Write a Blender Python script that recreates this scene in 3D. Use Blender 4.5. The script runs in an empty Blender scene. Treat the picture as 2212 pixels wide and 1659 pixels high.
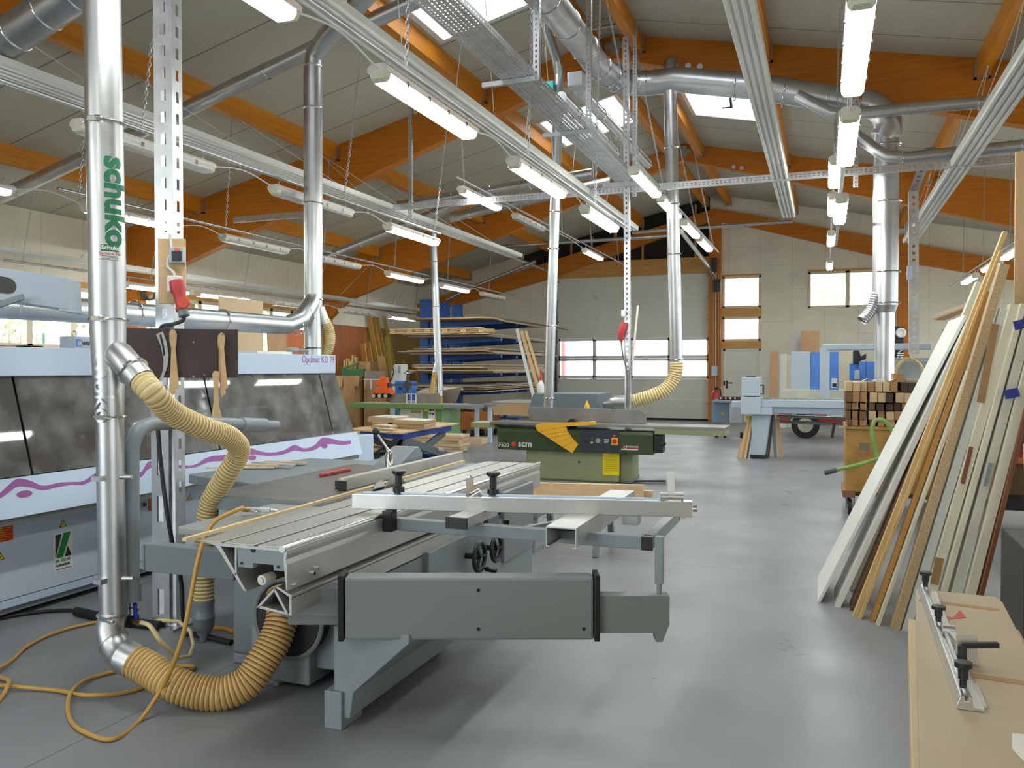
import bpy, bmesh, math, random
from mathutils import Vector, Matrix
S = bpy.context.scene
COL = S.collection
PI = math.pi
rnd = random.Random(7)

# ---------------------------------------------------------------- camera
F, YAW, PIT, EYE = 1785.0, math.radians(20.7), math.radians(1.07), 1.62
cy, sy, cp, sp = math.cos(YAW), math.sin(YAW), math.cos(PIT), math.sin(PIT)
CR = Vector((cy, sy, 0)); CF = Vector((-sy * cp, cy * cp, -sp)); CU = CR.cross(CF)
C0 = Vector((0, 0, EYE))
cd = bpy.data.cameras.new('camera'); cam = bpy.data.objects.new('camera', cd); COL.objects.link(cam)
cd.sensor_width = 36.0; cd.lens = F / 2212 * 36; cd.clip_end = 300
cam.matrix_world = Matrix(((CR.x, CU.x, -CF.x, 0), (CR.y, CU.y, -CF.y, 0), (CR.z, CU.z, -CF.z, EYE), (0, 0, 0, 1)))
S.camera = cam

# ---------------------------------------------------------------- light and exposure
w = bpy.data.worlds.new('sky'); S.world = w; w.use_nodes = True
bg = w.node_tree.nodes['Background']
bg.inputs[0].default_value = (0.86, 0.93, 1.0, 1); bg.inputs[1].default_value = 5.0
LAMP_STRENGTH = 26.0
S.view_settings.view_transform = 'Standard'; S.view_settings.look = 'None'
S.view_settings.gamma = 1.0; S.view_settings.exposure = 0.5; S.view_settings.use_curve_mapping = False

def portal(loc, normal, sx, sy_):
    """sampling portal in a window opening: adds no light of its own, it only guides the sky light"""
    d = bpy.data.lights.new('daylight_portal', 'AREA'); d.shape = 'RECTANGLE'; d.size = sx; d.size_y = sy_
    d.cycles.is_portal = True
    o = bpy.data.objects.new('daylight_portal', d); COL.objects.link(o)
    q = Vector(normal).to_track_quat('-Z', 'Y'); o.rotation_mode = 'QUATERNION'; o.rotation_quaternion = q
    o.location = loc; return o

# ---------------------------------------------------------------- helpers
def P(px, py, x=None, y=None, z=None, d=None):
    """world point on the line of sight of photo pixel (px, py) at a known x, y, height or depth"""
    v = CF + CR * ((px - 1106) / F) - CU * ((py - 829.5) / F)
    t = d if d is not None else (x / v.x if x is not None else (y / v.y if y is not None else (z - EYE) / v.z))
    return C0 + v * t

class MB:
    def __init__(s): s.v = []; s.f = []; s.m = []; s.k = 0
    def add(s, vs, fs):
        b = len(s.v); s.v += [tuple(p) for p in vs]
        for f in fs: s.f.append([b + i for i in f]); s.m.append(s.k)
        return s
    def box(s, x0, y0, z0, x1, y1, z1):
        x0, x1 = sorted((x0, x1)); y0, y1 = sorted((y0, y1)); z0, z1 = sorted((z0, z1))
        vs = [(x, y, z) for z in (z0, z1) for y in (y0, y1) for x in (x0, x1)]
        return s.add(vs, [(0, 2, 3, 1), (4, 5, 7, 6), (0, 1, 5, 4), (2, 6, 7, 3), (0, 4, 6, 2), (1, 3, 7, 5)])
    def obox(s, c, u, v, n, a, b, d):
        """box centred at c, axes u v n, full sizes a b d"""
        c = Vector(c); u = Vector(u) * a / 2; v = Vector(v) * b / 2; n = Vector(n) * d / 2
        vs = [c + u * i + v * j + n * k for k in (-1, 1) for j in (-1, 1) for i in (-1, 1)]
        return s.add(vs, [(0, 2, 3, 1), (4, 5, 7, 6), (0, 1, 5, 4), (2, 6, 7, 3), (0, 4, 6, 2), (1, 3, 7, 5)])
    def bar(s, p, q, w, h, up=(0, 0, 1)):
        p, q = Vector(p), Vector(q); d = (q - p); L = d.length; d.normalize()
        u = d.cross(Vector(up))
        if u.length < 1e-4: u = d.cross(Vector((1, 0, 0)))
        u.normalize(); n = u.cross(d)
        return s.obox((p + q) / 2, d, u, n, L, w, h)
    def prism(s, pts, o, u, v, ext):
        """polygon pts (a, b) in the frame o + a u + b v, extruded along ext"""
        o, u, v, ext = Vector(o), Vector(u), Vector(v), Vector(ext); n = len(pts)
        if u.cross(v).dot(ext) < 0: pts = pts[::-1]
        vs = [o + u * a + v * b for a, b in pts]; vs += [p + ext for p in vs]
        fs = [tuple(range(n))[::-1], tuple(range(n, 2 * n))] + [(i, (i + 1) % n, n + (i + 1) % n, n + i) for i in range(n)]
        return s.add(vs, fs)
    def cyl(s, p, q, r, r2=None, n=16, caps=True):
        return s.tube([p, q], [r, r if r2 is None else r2], n, caps)
    def tube(s, pts, r, n=10, caps=True, closed=False):
        pts = [Vector(p) for p in pts]; m = len(pts)
        rs = r if isinstance(r, (list, tuple)) else [r] * m
        T = []
        for i in range(m):
            a = pts[(i - 1) % m] if (i > 0 or closed) else pts[i]
            b = pts[(i + 1) % m] if (i < m - 1 or closed) else pts[i]
            t = b - a
            T.append(t.normalized() if t.length > 1e-9 else Vector((0, 0, 1)))
        ref = Vector((0, 0, 1)) if abs(T[0].z) < .9 else Vector((1, 0, 0))
        u = T[0].cross(ref).normalized(); vs = []
        for i in range(m):
            u = u - T[i] * u.dot(T[i])
            u = u.normalized() if u.length > 1e-6 else T[i].orthogonal().normalized()
            w_ = T[i].cross(u)
            for j in range(n):
                a = 2 * PI * j / n
                vs.append(pts[i] + (u * math.cos(a) + w_ * math.sin(a)) * rs[i])
        fs = []
        for i in range(m if closed else m - 1):
            i2 = (i + 1) % m
            for j in range(n):
                j2 = (j + 1) % n
                fs.append((i * n + j, i * n + j2, i2 * n + j2, i2 * n + j))
        if caps and not closed:
            fs.append(tuple(range(n))[::-1]); fs.append(tuple((m - 1) * n + j for j in range(n)))
        return s.add(vs, fs)
    def lathe(s, prof, o, ax=(0, 0, 1), n=20):
        """profile (r, h) turned around axis ax at o"""
        o, ax = Vector(o), Vector(ax).normalized()
        return s.tube_prof([o + ax * h for r, h in prof], [max(r, 1e-4) for r, h in prof], ax, n)
    def tube_prof(s, pts, rs, ax, n):
        u = ax.orthogonal().normalized(); w_ = ax.cross(u); vs = []
        for p, r in zip(pts, rs):
            for j in range(n):
                a = 2 * PI * j / n; vs.append(p + (u * math.cos(a) + w_ * math.sin(a)) * r)
        m = len(pts); fs = [(i * n + j, i * n + (j + 1) % n, (i + 1) * n + (j + 1) % n, (i + 1) * n + j) for i in range(m - 1) for j in range(n)]
        fs.append(tuple(range(n))[::-1]); fs.append(tuple((m - 1) * n + j for j in range(n)))
        return s.add(vs, fs)
    def torus(s, c, ax, R, r, n=20, k=6):
        ax = Vector(ax).normalized(); u = ax.orthogonal().normalized(); w_ = ax.cross(u); c = Vector(c)
        return s.tube([c + (u * math.cos(2 * PI * i / n) + w_ * math.sin(2 * PI * i / n)) * R for i in range(n)], r, k, closed=True)
    def sph(s, c, r, n=12, sc=(1, 1, 1)):
        c = Vector(c); vs = []; m = n // 2 + 1
        for i in range(m):
            t = PI * i / (m - 1)
            for j in range(n):
                a = 2 * PI * j / n
                vs.append(c + Vector((r * sc[0] * math.sin(t) * math.cos(a), r * sc[1] * math.sin(t) * math.sin(a), r * sc[2] * math.cos(t))))
        return s.add(vs, [(i * n + j, (i + 1) * n + j, (i + 1) * n + (j + 1) % n, i * n + (j + 1) % n) for i in range(m - 1) for j in range(n)])
    def perf(s, o, u, v, ulines, vlines, hole):
        """sheet on the grid ulines x vlines, cell (i, j) left open where hole(i, j)"""
        o, u, v = Vector(o), Vector(u), Vector(v); nu, nv = len(ulines), len(vlines)
        vs = [o + u * a + v * b for b in vlines for a in ulines]
        return s.add(vs, [(j * nu + i, j * nu + i + 1, (j + 1) * nu + i + 1, (j + 1) * nu + i) for j in range(nv - 1) for i in range(nu - 1) if not hole(i, j)])
    def build(s, name, mats, parent=None, bevel=0, smooth=None, solid=0, label=None):
        me = bpy.data.meshes.new(name); me.from_pydata(s.v, [], s.f)
        if not isinstance(mats, (list, tuple)): mats = [mats]
        for m in mats: me.materials.append(m)
        if len(mats) > 1: me.polygons.foreach_set('material_index', s.m)
        if smooth:
            me.polygons.foreach_set('use_smooth', [True] * len(me.polygons)); me.update()
            me.set_sharp_from_angle(angle=math.radians(smooth))
        me.update()
        o = bpy.data.objects.new(name, me); COL.objects.link(o)
        if parent: adopt(o, parent)
        if solid:
            md = o.modifiers.new('thickness', 'SOLIDIFY'); md.thickness = solid; md.offset = 0
        if bevel:
            md = o.modifiers.new('rounded edges', 'BEVEL'); md.width = bevel; md.segments = 2; md.limit_method = 'ANGLE'; md.angle_limit = math.radians(40)
        if label: o['label'] = label
        return o

def wm(o):
    m = Matrix.Translation(o.location) @ o.rotation_euler.to_matrix().to_4x4()
    return wm(o.parent) @ o.matrix_parent_inverse @ m if o.parent else m
def adopt(o, parent):
    o.parent = parent; o.matrix_parent_inverse = wm(parent).inverted()

def tag(o, label, cat, group=None, kind=None):
    o['label'] = label; o['category'] = cat
    if group: o['group'] = group
    if kind: o['kind'] = kind
    return o
def thing(name, label, cat, loc=(0, 0, 0), group=None):
    o = bpy.data.objects.new(name, None); COL.objects.link(o); o.location = loc; o.empty_display_size = .1
    return tag(o, label, cat, group)
def struct(o, label=None):
    o['kind'] = 'structure'
    if label: o['label'] = label
    return o
def copy_tree(o, parent=None):
    c = o.copy(); COL.objects.link(c)
    if parent: c.parent = parent
    for ch in list(o.children): copy_tree(ch, c)
    return c
def text(s, o, right, up, size, mat, parent, name='lettering', bold=0, shear=0, sx=1.0, align='LEFT'):
    cu = bpy.data.curves.new(name, 'FONT'); cu.body = s; cu.size = size; cu.extrude = .0006; cu.offset = bold; cu.shear = shear
    cu.align_x = align; cu.resolution_u = 3; cu.materials.append(mat)
    r = Vector(right).normalized(); u = Vector(up).normalized(); n = r.cross(u); o = Vector(o)
    r = r * sx
    tmp = bpy.data.objects.new(name, cu); COL.objects.link(tmp); me = bpy.data.meshes.new_from_object(tmp); bpy.data.objects.remove(tmp)
    me.transform(Matrix(((r.x, u.x, n.x, o.x), (r.y, u.y, n.y, o.y), (r.z, u.z, n.z, o.z), (0, 0, 0, 1))))
    ob = bpy.data.objects.new(name, me); COL.objects.link(ob)
    if parent: adopt(ob, parent)
    return ob

def arc(c, u, v, r, a0, a1, n=8):
    c, u, v = Vector(c), Vector(u), Vector(v)
    return [c + (u * math.cos(a0 + (a1 - a0) * i / n) + v * math.sin(a0 + (a1 - a0) * i / n)) * r for i in range(n + 1)]
def spline(pts, n=12):
    """smooth curve through pts, tangents weighted by chord length so short spans do not overshoot"""
    p = [Vector(a) for a in pts]; d = [max(1e-6, (b - a).length) for a, b in zip(p, p[1:])]; k = len(p); T = []
    for i in range(k):
        if i == 0: T.append((p[1] - p[0]) / d[0])
        elif i == k - 1: T.append((p[-1] - p[-2]) / d[-1])
        else: T.append(((p[i] - p[i - 1]) / d[i - 1] * d[i] + (p[i + 1] - p[i]) / d[i] * d[i - 1]) / (d[i] + d[i - 1]))
    out = []
    for i in range(k - 1):
        a, b = T[i] * d[i], T[i + 1] * d[i]
        for q in range(n):
            t = q / n; t2, t3 = t * t, t * t * t
            out.append(p[i] * (2 * t3 - 3 * t2 + 1) + a * (t3 - 2 * t2 + t) + p[i + 1] * (3 * t2 - 2 * t3) + b * (t3 - t2))
    out.append(p[-1]); return out
def resample(pts, step):
    L = [0]
    for a, b in zip(pts, pts[1:]): L.append(L[-1] + (b - a).length)
    n = max(2, int(L[-1] / step)); out = []; k = 0
    for i in range(n + 1):
        s = L[-1] * i / n
        while k < len(L) - 2 and L[k + 1] < s: k += 1
        f = (s - L[k]) / max(1e-9, L[k + 1] - L[k]); out.append(pts[k].lerp(pts[k + 1], min(1, max(0, f))))
    return out
def ribbed(mb, pts, r, pitch, n=20, amp=.07):
    """corrugated spiral hose: the skin bulges between the wire turns; slot 0 skin, slot 1 wire line"""
    q = resample(spline(pts), pitch / 4)
    rs = [r * (1 + amp * (-1, .35, 1, .35)[i % 4]) for i in range(len(q))]
    b = len(mb.f); mb.tube(q, rs, n, caps=False)
    for i in range(len(q) - 1):
        if i % 4 == 0:
            for j in range(n): mb.m[b + i * n + j] = 1
    return mb

# ---------------------------------------------------------------- materials
def mat(name, col, rough=.5, metal=0, var=.06, scale=6, bump=0, stretch=(1, 1, 1), col2=None, detail=4, emit=0, spec=.5, contrast=.5, bscale=None, coat=0):
    m = bpy.data.materials.new(name); m.use_nodes = True; nt = m.node_tree; N = nt.nodes; L = nt.links
    b = N['Principled BSDF']; b.inputs['Roughness'].default_value = rough; b.inputs['Metallic'].default_value = metal
    b.inputs['Specular IOR Level'].default_value = spec; b.inputs['Coat Weight'].default_value = coat
    tc = N.new('ShaderNodeTexCoord'); mp = N.new('ShaderNodeMapping'); mp.inputs['Scale'].default_value = stretch
    L.new(tc.outputs['Object'], mp.inputs[0])
    nz = N.new('ShaderNodeTexNoise'); nz.inputs['Scale'].default_value = scale; nz.inputs['Detail'].default_value = detail
    L.new(mp.outputs[0], nz.inputs['Vector'])
    rp = N.new('ShaderNodeValToRGB'); c = Vector(col[:3])
    c2 = Vector(col2[:3]) if col2 else None
    a = c2 if c2 else c * (1 - var * 2); z = c if c2 else c * (1 + var)
    rp.color_ramp.elements[0].color = (*a, 1); rp.color_ramp.elements[1].color = (*z, 1)
    rp.color_ramp.elements[0].position = .5 - contrast / 2; rp.color_ramp.elements[1].position = .5 + contrast / 2
    L.new(nz.outputs[0], rp.inputs[0]); L.new(rp.outputs[0], b.inputs['Base Color'])
    if bump:
        bn = N.new('ShaderNodeBump'); bn.inputs['Strength'].default_value = bump; bn.inputs['Distance'].default_value = .01
        if bscale:
            n2 = N.new('ShaderNodeTexNoise'); n2.inputs['Scale'].default_value = bscale; L.new(mp.outputs[0], n2.inputs['Vector']); L.new(n2.outputs[0], bn.inputs['Height'])
        else: L.new(nz.outputs[0], bn.inputs['Height'])
        L.new(bn.outputs[0], b.inputs['Normal'])
    if emit:
        b.inputs['Emission Color'].default_value = (*col[:3], 1); b.inputs['Emission Strength'].default_value = emit
    return m
def srgb(r, g, b):
    f = lambda c: (c / 255 / 12.92) if c / 255 <= .04045 else ((c / 255 + .055) / 1.055) ** 2.4
    return (f(r), f(g), f(b))
def seams(m, axis_a, step_a, axis_b=None, step_b=0, wd=.006, dark=.35, offset=0, shift=0, ribs=None):
    """panel joints as dark lines in the base colour: every step_a along axis_a; rows of step_b staggered along axis_b"""
    nt = m.node_tree; N = nt.nodes; L = nt.links; b = N['Principled BSDF']; src = b.inputs['Base Color'].links[0].from_socket
    tc = N.new('ShaderNodeTexCoord'); sx = N.new('ShaderNodeSeparateXYZ'); L.new(tc.outputs['Object'], sx.inputs[0])
    def M(op, a, bb=None, cc=None):
        n = N.new('ShaderNodeMath'); n.operation = op
        for i, v in enumerate((a, bb, cc)):
            if v is None: continue
            if isinstance(v, (int, float)): n.inputs[i].default_value = v
            else: L.new(v, n.inputs[i])
        return n.outputs[0]
    A = sx.outputs['XYZ'.index(axis_a)]
    va = M('ADD', A, offset + 100 * step_a); ca = M('FLOOR', M('DIVIDE', va, step_a))
    da = M('ABSOLUTE', M('SUBTRACT', M('MODULO', va, step_a), step_a / 2))
    line = M('GREATER_THAN', da, step_a / 2 - wd)
    if axis_b:
        B = sx.outputs['XYZ'.index(axis_b)]
        vb = M('ADD', M('ADD', B, 100 * step_b), M('MULTIPLY', M('MODULO', M('MULTIPLY', ca, 7), 5), shift))
        db = M('ABSOLUTE', M('SUBTRACT', M('MODULO', vb, step_b), step_b / 2))
        line = M('MAXIMUM', line, M('GREATER_THAN', db, step_b / 2 - wd))
    mx = N.new('ShaderNodeMix'); mx.data_type = 'RGBA'; mx.blend_type = 'MULTIPLY'
    L.new(line, mx.inputs['Factor']); L.new(src, mx.inputs[6]); mx.inputs[7].default_value = (dark, dark, dark, 1)
    L.new(mx.outputs[2], b.inputs['Base Color'])
    if ribs:
        bn = N.new('ShaderNodeBump'); bn.inputs['Strength'].default_value = .25; bn.inputs['Distance'].default_value = .004
        L.new(M('SINE', M('MULTIPLY', A, 2 * PI / ribs)), bn.inputs['Height']); L.new(bn.outputs[0], b.inputs['Normal'])
    return m
def glass(name, tint=(1, 1, 1), refl=.07, dirt=0):
    m = bpy.data.materials.new(name); m.use_nodes = True; nt = m.node_tree; N = nt.nodes; L = nt.links; N.clear()
    out = N.new('ShaderNodeOutputMaterial'); t = N.new('ShaderNodeBsdfTransparent'); t.inputs[0].default_value = (*tint, 1)
    g = N.new('ShaderNodeBsdfGlossy'); g.inputs['Roughness'].default_value = .03
    mx = N.new('ShaderNodeMixShader'); mx.inputs[0].default_value = refl
    L.new(t.outputs[0], mx.inputs[1]); L.new(g.outputs[0], mx.inputs[2]); last = mx
    if dirt:
        d = N.new('ShaderNodeBsdfDiffuse'); d.inputs[0].default_value = (.3, .3, .29, 1); nz = N.new('ShaderNodeTexNoise'); nz.inputs['Scale'].default_value = 3.5; nz.inputs['Detail'].default_value = 8
        tc = N.new('ShaderNodeTexCoord'); L.new(tc.outputs['Object'], nz.inputs['Vector'])
        mr = N.new('ShaderNodeMapRange'); mr.inputs[1].default_value = .4; mr.inputs[2].default_value = .75; mr.inputs[3].default_value = dirt * .3; mr.inputs[4].default_value = dirt
        L.new(nz.outputs[0], mr.inputs[0]); m2 = N.new('ShaderNodeMixShader'); L.new(mr.outputs[0], m2.inputs[0]); L.new(mx.outputs[0], m2.inputs[1]); L.new(d.outputs[0], m2.inputs[2]); last = m2
    L.new(last.outputs[0], out.inputs[0]); return m

GAL = mat('galvanised steel', (.6, .61, .62), .37, 1, .1, 3, .03)
GAL2 = mat('galvanised perforated steel', (.66, .67, .69), .38, 1, .1, 8, .03)
ALU = mat('brushed aluminium', (.74, .74, .73), .34, 1, .04, 2, .03, (60, 1, 60))
ALUP = mat('dull aluminium profile', (.52, .515, .49), .42, .75, .05, 4)
CHROME = mat('polished steel', (.7, .7, .7), .15, 1, .02)
CAST = mat('machined cast iron', (.30, .275, .255), .36, .7, .12, 3, 0, (1, 8, 1))
GREY = mat('light grey machine paint', srgb(136, 144, 148), .42, 0, .03, 2, spec=.4)
GREYD = mat('mid grey machine paint', srgb(126, 133, 137), .42, 0, .03, 2, spec=.4)
SAWG = mat('warm grey machine paint', srgb(128, 132, 130), .45, 0, .04, 2, spec=.4)
WHITEP = mat('bluish white machine paint', srgb(192, 208, 230), .35, 0, .02, 2)
BLACK = mat('black plastic', (.012, .012, .014), .4, 0, .1)
RUBBER = mat('black rubber', (.015, .015, .016), .7)
DARK = mat('dark interior', (.02, .02, .022), .7)
WHITE = mat('white plastic', (.72, .72, .70), .4, 0, .03)
RED = mat('red plastic', srgb(190, 62, 66), .4, 0, .05)
BLUE = mat('blue rack paint', srgb(38, 90, 168), .45, 0, .06)
GLUE = mat('beech plywood', srgb(206, 172, 128), .55, 0, .06, 4, 0, (3, .6, 8))
BEAM = mat('orange glazed spruce', srgb(204, 124, 8), .5, 0, 0, 3, .02, (.5, 7, 9), srgb(176, 96, 2), 6)
BEAMY = mat('orange glazed spruce along the hall', srgb(212, 138, 26), .5, 0, 0, 3, .02, (9, .5, 9), srgb(184, 108, 8), 6)
PINE = mat('raw pine', srgb(214, 184, 130), .6, 0, 0, 4, .02, (9, 9, .6), srgb(190, 155, 96), 5)
PINEX = mat('raw pine lengthwise', srgb(218, 192, 158), .6, 0, 0, 4, .02, (.6, 9, 9), srgb(202, 170, 132), 5)
PINEY = mat('raw pine stick', srgb(226, 205, 158), .6, 0, 0, 4, .02, (9, .6, 9), srgb(206, 178, 124), 5)
CHIP = mat('chipboard core', srgb(208, 182, 142), .75, 0, 0, 140, .05, (1, 1, 1), srgb(158, 126, 88), 2, contrast=.6)
MDF = mat('brown fibreboard', srgb(196, 158, 116), .6, 0, .05, 3)
CARD = mat('cardboard', srgb(176, 136, 92), .75, 0, .05, 3)
LAMI = mat('white laminate', srgb(226, 224, 217), .35, 0, .02, 2)
LAMG = mat('pale grey laminate', srgb(198, 199, 190), .38, 0, .03, 2)
LAMC = mat('cream lacquer', srgb(214, 206, 182), .4, 0, .03, 2)
YEL = mat('yellow steel', srgb(238, 178, 36), .45, 0, .04, 3)
YELP = mat('yellow notice', srgb(240, 214, 0), .5, 0, .02)
GREEN = mat('green machine paint', srgb(98, 140, 80), .45, 0, .05, 3)
OLIVE = mat('dark olive hammered paint', srgb(56, 70, 36), .3, 0, .08, 6)
SAGE = mat('pale olive paint', srgb(146, 152, 112), .5, 0, .05, 3)
HOSE = [mat('translucent cream hose', srgb(226, 204, 150), .4, 0, .04, 5), mat('hose wire line', srgb(176, 146, 92), .45)]
HOSEB = [mat('translucent tan hose', srgb(204, 168, 106), .38, 0, .06, 5), mat('tan hose wire line', srgb(122, 82, 42), .45)]
AIR = mat('tan air hose', srgb(190, 146, 72), .42, 0, .06)
PANE = glass('window glass', (.96, .98, .97), .06)
def text_on_tube(s, base, R, ang, size, mat_, parent, vertical=True, name='lettering', bold=0, off=.0015, align='LEFT', tilt=0):
    """lettering wrapped on an upright tube: base = point on the axis, ang = azimuth the lettering faces"""
    cu = bpy.data.curves.new(name, 'FONT'); cu.body = s; cu.size = size; cu.extrude = .0006; cu.offset = bold; cu.align_x = align; cu.resolution_u = 3
    ob = bpy.data.objects.new(name, cu); COL.objects.link(ob); me = bpy.data.meshes.new_from_object(ob); bpy.data.objects.remove(ob)
    k = 1 if vertical else 0; bm = bmesh.new(); bm.from_mesh(me); lo = min(v.co[k] for v in bm.verts); hi = max(v.co[k] for v in bm.verts); n = max(2, int((hi - lo) / .007))
    for i in range(1, n):          # cut into narrow strips so the letters follow the curve
        c = Vector((0, 0, 0)); c[k] = lo + (hi - lo) * i / n; d = Vector((0, 0, 0)); d[k] = 1
        bmesh.ops.bisect_plane(bm, geom=bm.verts[:] + bm.edges[:] + bm.faces[:], plane_co=c, plane_no=d)
    bm.to_mesh(me); bm.free()
    for v in me.vertices:
        a, b, c = v.co
        if vertical: a, b = b, -a          # reads downwards
        t = ang + a / R; r = R + off + c
        v.co = (base[0] + r * math.cos(t) + tilt * b, base[1] + r * math.sin(t), base[2] + b)
    me.materials.append(mat_); o = bpy.data.objects.new(name, me); COL.objects.link(o)
    if parent: adopt(o, parent)
    return o
def patch_on_tube(mb, base, R, a0, a1, z0, z1, n=8, off=.001):
    vs = []
    for z in (z0, z1):
        for i in range(n + 1):
            t = a0 + (a1 - a0) * i / n; vs.append((base[0] + (R + off) * math.cos(t), base[1] + (R + off) * math.sin(t), z))
    return mb.add(vs, [(i, i + 1, n + 2 + i, n + 1 + i) for i in range(n)])
INK = mat('dark ink', (.02, .02, .022), .5); WINK = mat('white ink', (.75, .75, .74), .5)
SGRN = mat('green ink', srgb(32, 112, 76), .5); RINK = mat('red ink', srgb(196, 44, 30), .5); VIO = mat('violet ink', srgb(150, 74, 150), .45)
def knob(mb, p, r=.028, h=.05, ax=(0, 0, 1)):
    return mb.lathe([(r * .45, 0), (r * .5, h * .5), (r * .9, h * .55), (r, h * .7), (r, h * .92), (r * .85, h), (0, h)], p, ax, 16)
def warning(p, r, u, s, parent):
    """yellow triangle with a flash, in the plane r-u"""
    p, r, u = Vector(p), Vector(r), Vector(u); n = r.cross(u)
    t = MB().prism([(-s, 0), (s, 0), (0, s * 1.7)], p, r, u, n * .0012).build('warning_sign', INK, parent)
    MB().prism([(-s * .74, s * .14), (s * .74, s * .14), (0, s * 1.4)], p + n * .0012, r, u, n * .0006).build('sign_face', YELP, t)
    MB().prism([(.05 * s, 1.05 * s), (-.22 * s, .6 * s), (0, .62 * s), (-.08 * s, .22 * s), (.22 * s, .72 * s), (.02 * s, .7 * s)], p + n * .0018, r, u, n * .0005).build('flash_mark', INK, t)
# ================================================================ the building
XL, XR, YF, YE, RX, RZ, SLL, SLR = -13.3, 7.2, -9.8, 26.05, -3.15, 6.95, .245, .206
def ceil(x): return RZ - (SLL * (RX - x) if x < RX else SLR * (x - RX))
CONC = mat('polished concrete', srgb(138, 140, 143), .3, 0, 0, .8, 0, (1, 1, 1), srgb(118, 119, 121), 7, contrast=.6, spec=.3)
nt = CONC.node_tree; nz = nt.nodes.new('ShaderNodeTexNoise'); nz.inputs['Scale'].default_value = 1.7; nz.inputs['Detail'].default_value = 8
mr = nt.nodes.new('ShaderNodeMapRange'); mr.inputs[1].default_value = .2; mr.inputs[2].default_value = .8; mr.inputs[3].default_value = .24; mr.inputs[4].default_value = .46
tcn = nt.nodes.new('ShaderNodeTexCoord'); nt.links.new(tcn.outputs['Object'], nz.inputs['Vector']); nt.links.new(nz.outputs[0], mr.inputs[0]); nt.links.new(mr.outputs[0], nt.nodes['Principled BSDF'].inputs['Roughness'])
seams(CONC, 'X', 6.05, 'Y', 6.86, .004, .45, 3.02 + 3.025 - 3.025)
WALLM = seams(mat('pale wood fibre wall panel', srgb(228, 222, 204), .75, 0, .05, 1.6, .03, bscale=40), 'X', .92, 'Z', 1.7, .006, .72, 0, .37)
WALLY = seams(mat('pale wood fibre wall panel side', srgb(228, 222, 204), .75, 0, .05, 1.6, .03, bscale=40), 'Y', .92, None, 0, .006, .72)
CEILM = seams(mat('off white roof panel', srgb(180, 178, 162), .55, 0, .02, 2), 'Y', 1.15, None, 0, .012, .35, .3, ribs=.055)
CREAM = mat('cream window frame', srgb(220, 206, 180), .45, 0, .03)
WINWOOD = mat('light timber frame', srgb(214, 164, 92), .5, 0, 0, 3, 0, (.6, 9, 9), srgb(186, 134, 66), 5)

def grid_slab(mb, us, vs, holes, cell):
    ul = sorted(set([us[0], us[1]] + [h[0] for h in holes] + [h[1] for h in holes])); ul = [u for u in ul if us[0] <= u <= us[1]]
    vl = sorted(set([vs[0], vs[1]] + [h[2] for h in holes] + [h[3] for h in holes])); vl = [v for v in vl if vs[0] <= v <= vs[1]]
    for a, b in zip(ul, ul[1:]):
        for c, d in zip(vl, vl[1:]):
            m_, n_ = (a + b) / 2, (c + d) / 2
            if not any(h[0] < m_ < h[1] and h[2] < n_ < h[3] for h in holes): cell(mb, a, b, c, d)

struct(MB().box(XL - .2, YF - .2, -.3, XR + .2, YE + .2, 0).build('floor', CONC))
SKYY = [(-4.6, -2.75), (2.35, 4.2), (9.2, 11.05), (15.4, 17.2)]
skyl = [(-5.25, -3.75, a, b) for a, b in SKYY]; skyr = [(-2.5, -1.05, a, b) for a, b in SKYY]
def roofcell(mb, a, b, c, d):
    n = .16
    vs = [(x, y, ceil(x) + k) for k in (0, n) for y in (c, d) for x in (a, b)]
    mb.add(vs, [(0, 2, 3, 1), (4, 5, 7, 6), (0, 1, 5, 4), (2, 6, 7, 3), (0, 4, 6, 2), (1, 3, 7, 5)])
mb = MB(); grid_slab(mb, (XL - .4, RX), (YF - .3, YE + .3), skyl, roofcell); grid_slab(mb, (RX, XR + .4), (YF - .3, YE + .3), skyr, roofcell)
struct(mb.build('ceiling', CEILM))

# end wall with its openings
GX0, GX1, GZ = -8.2, -3.35, 4.57
endholes = [(GX0, GX1, 0, GZ), (-2.94, -1.8, 3.46, 4.44), (-2.94, -1.8, 2.45, 3.2), (-2.9, -1.8, 0, 2.22), (-.46, 1.62, 3.4, 4.48)]
mb = MB(); grid_slab(mb, (XL, XR), (0, 4.6), endholes, lambda m, a, b, c, d: m.box(a, YE, c, b, YE + .2, d))
mb.prism([(XL, 4.6), (XR, 4.6), (XR, ceil(XR) + .1), (RX, RZ + .1), (XL, ceil(XL) + .15)], (0, YE, 0), (1, 0, 0), (0, 0, 1), (0, .2, 0))
struct(mb.build('wall_back', WALLM))
lefth = [(8.0, 12.62, 2.0, 3.16), (13.35, 19.4, 2.0, 3.16)]
mb = MB(); grid_slab(mb, (YF, YE), (0, ceil(XL) + .1), lefth, lambda m, a, b, c, d: m.box(XL - .2, a, c, XL, b, d)); struct(mb.build('wall_left', WALLY))
added_righth = [(-5.5, 1.5, 1.0, 3.3), (6.6, 12.6, 1.0, 3.3), (13.5, 25.4, 1.0, 3.5)]  # window openings added out of view so sky light reaches the back wall
mb = MB(); grid_slab(mb, (YF, YE), (0, ceil(XR) + .1), added_righth, lambda m, a, b, c, d: m.box(XR, a, c, XR + .2, b, d)); struct(mb.build('wall_right', WALLY))
added_frh = [(-12.6, -4.0, .3, 4.2)]  # gate opening added out of sight, lets daylight onto the foreground
mb = MB(); grid_slab(mb, (XL, XR), (0, 4.5), added_frh, lambda m, a, b, c, d: m.box(a, YF - .2, c, b, YF, d))
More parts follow.
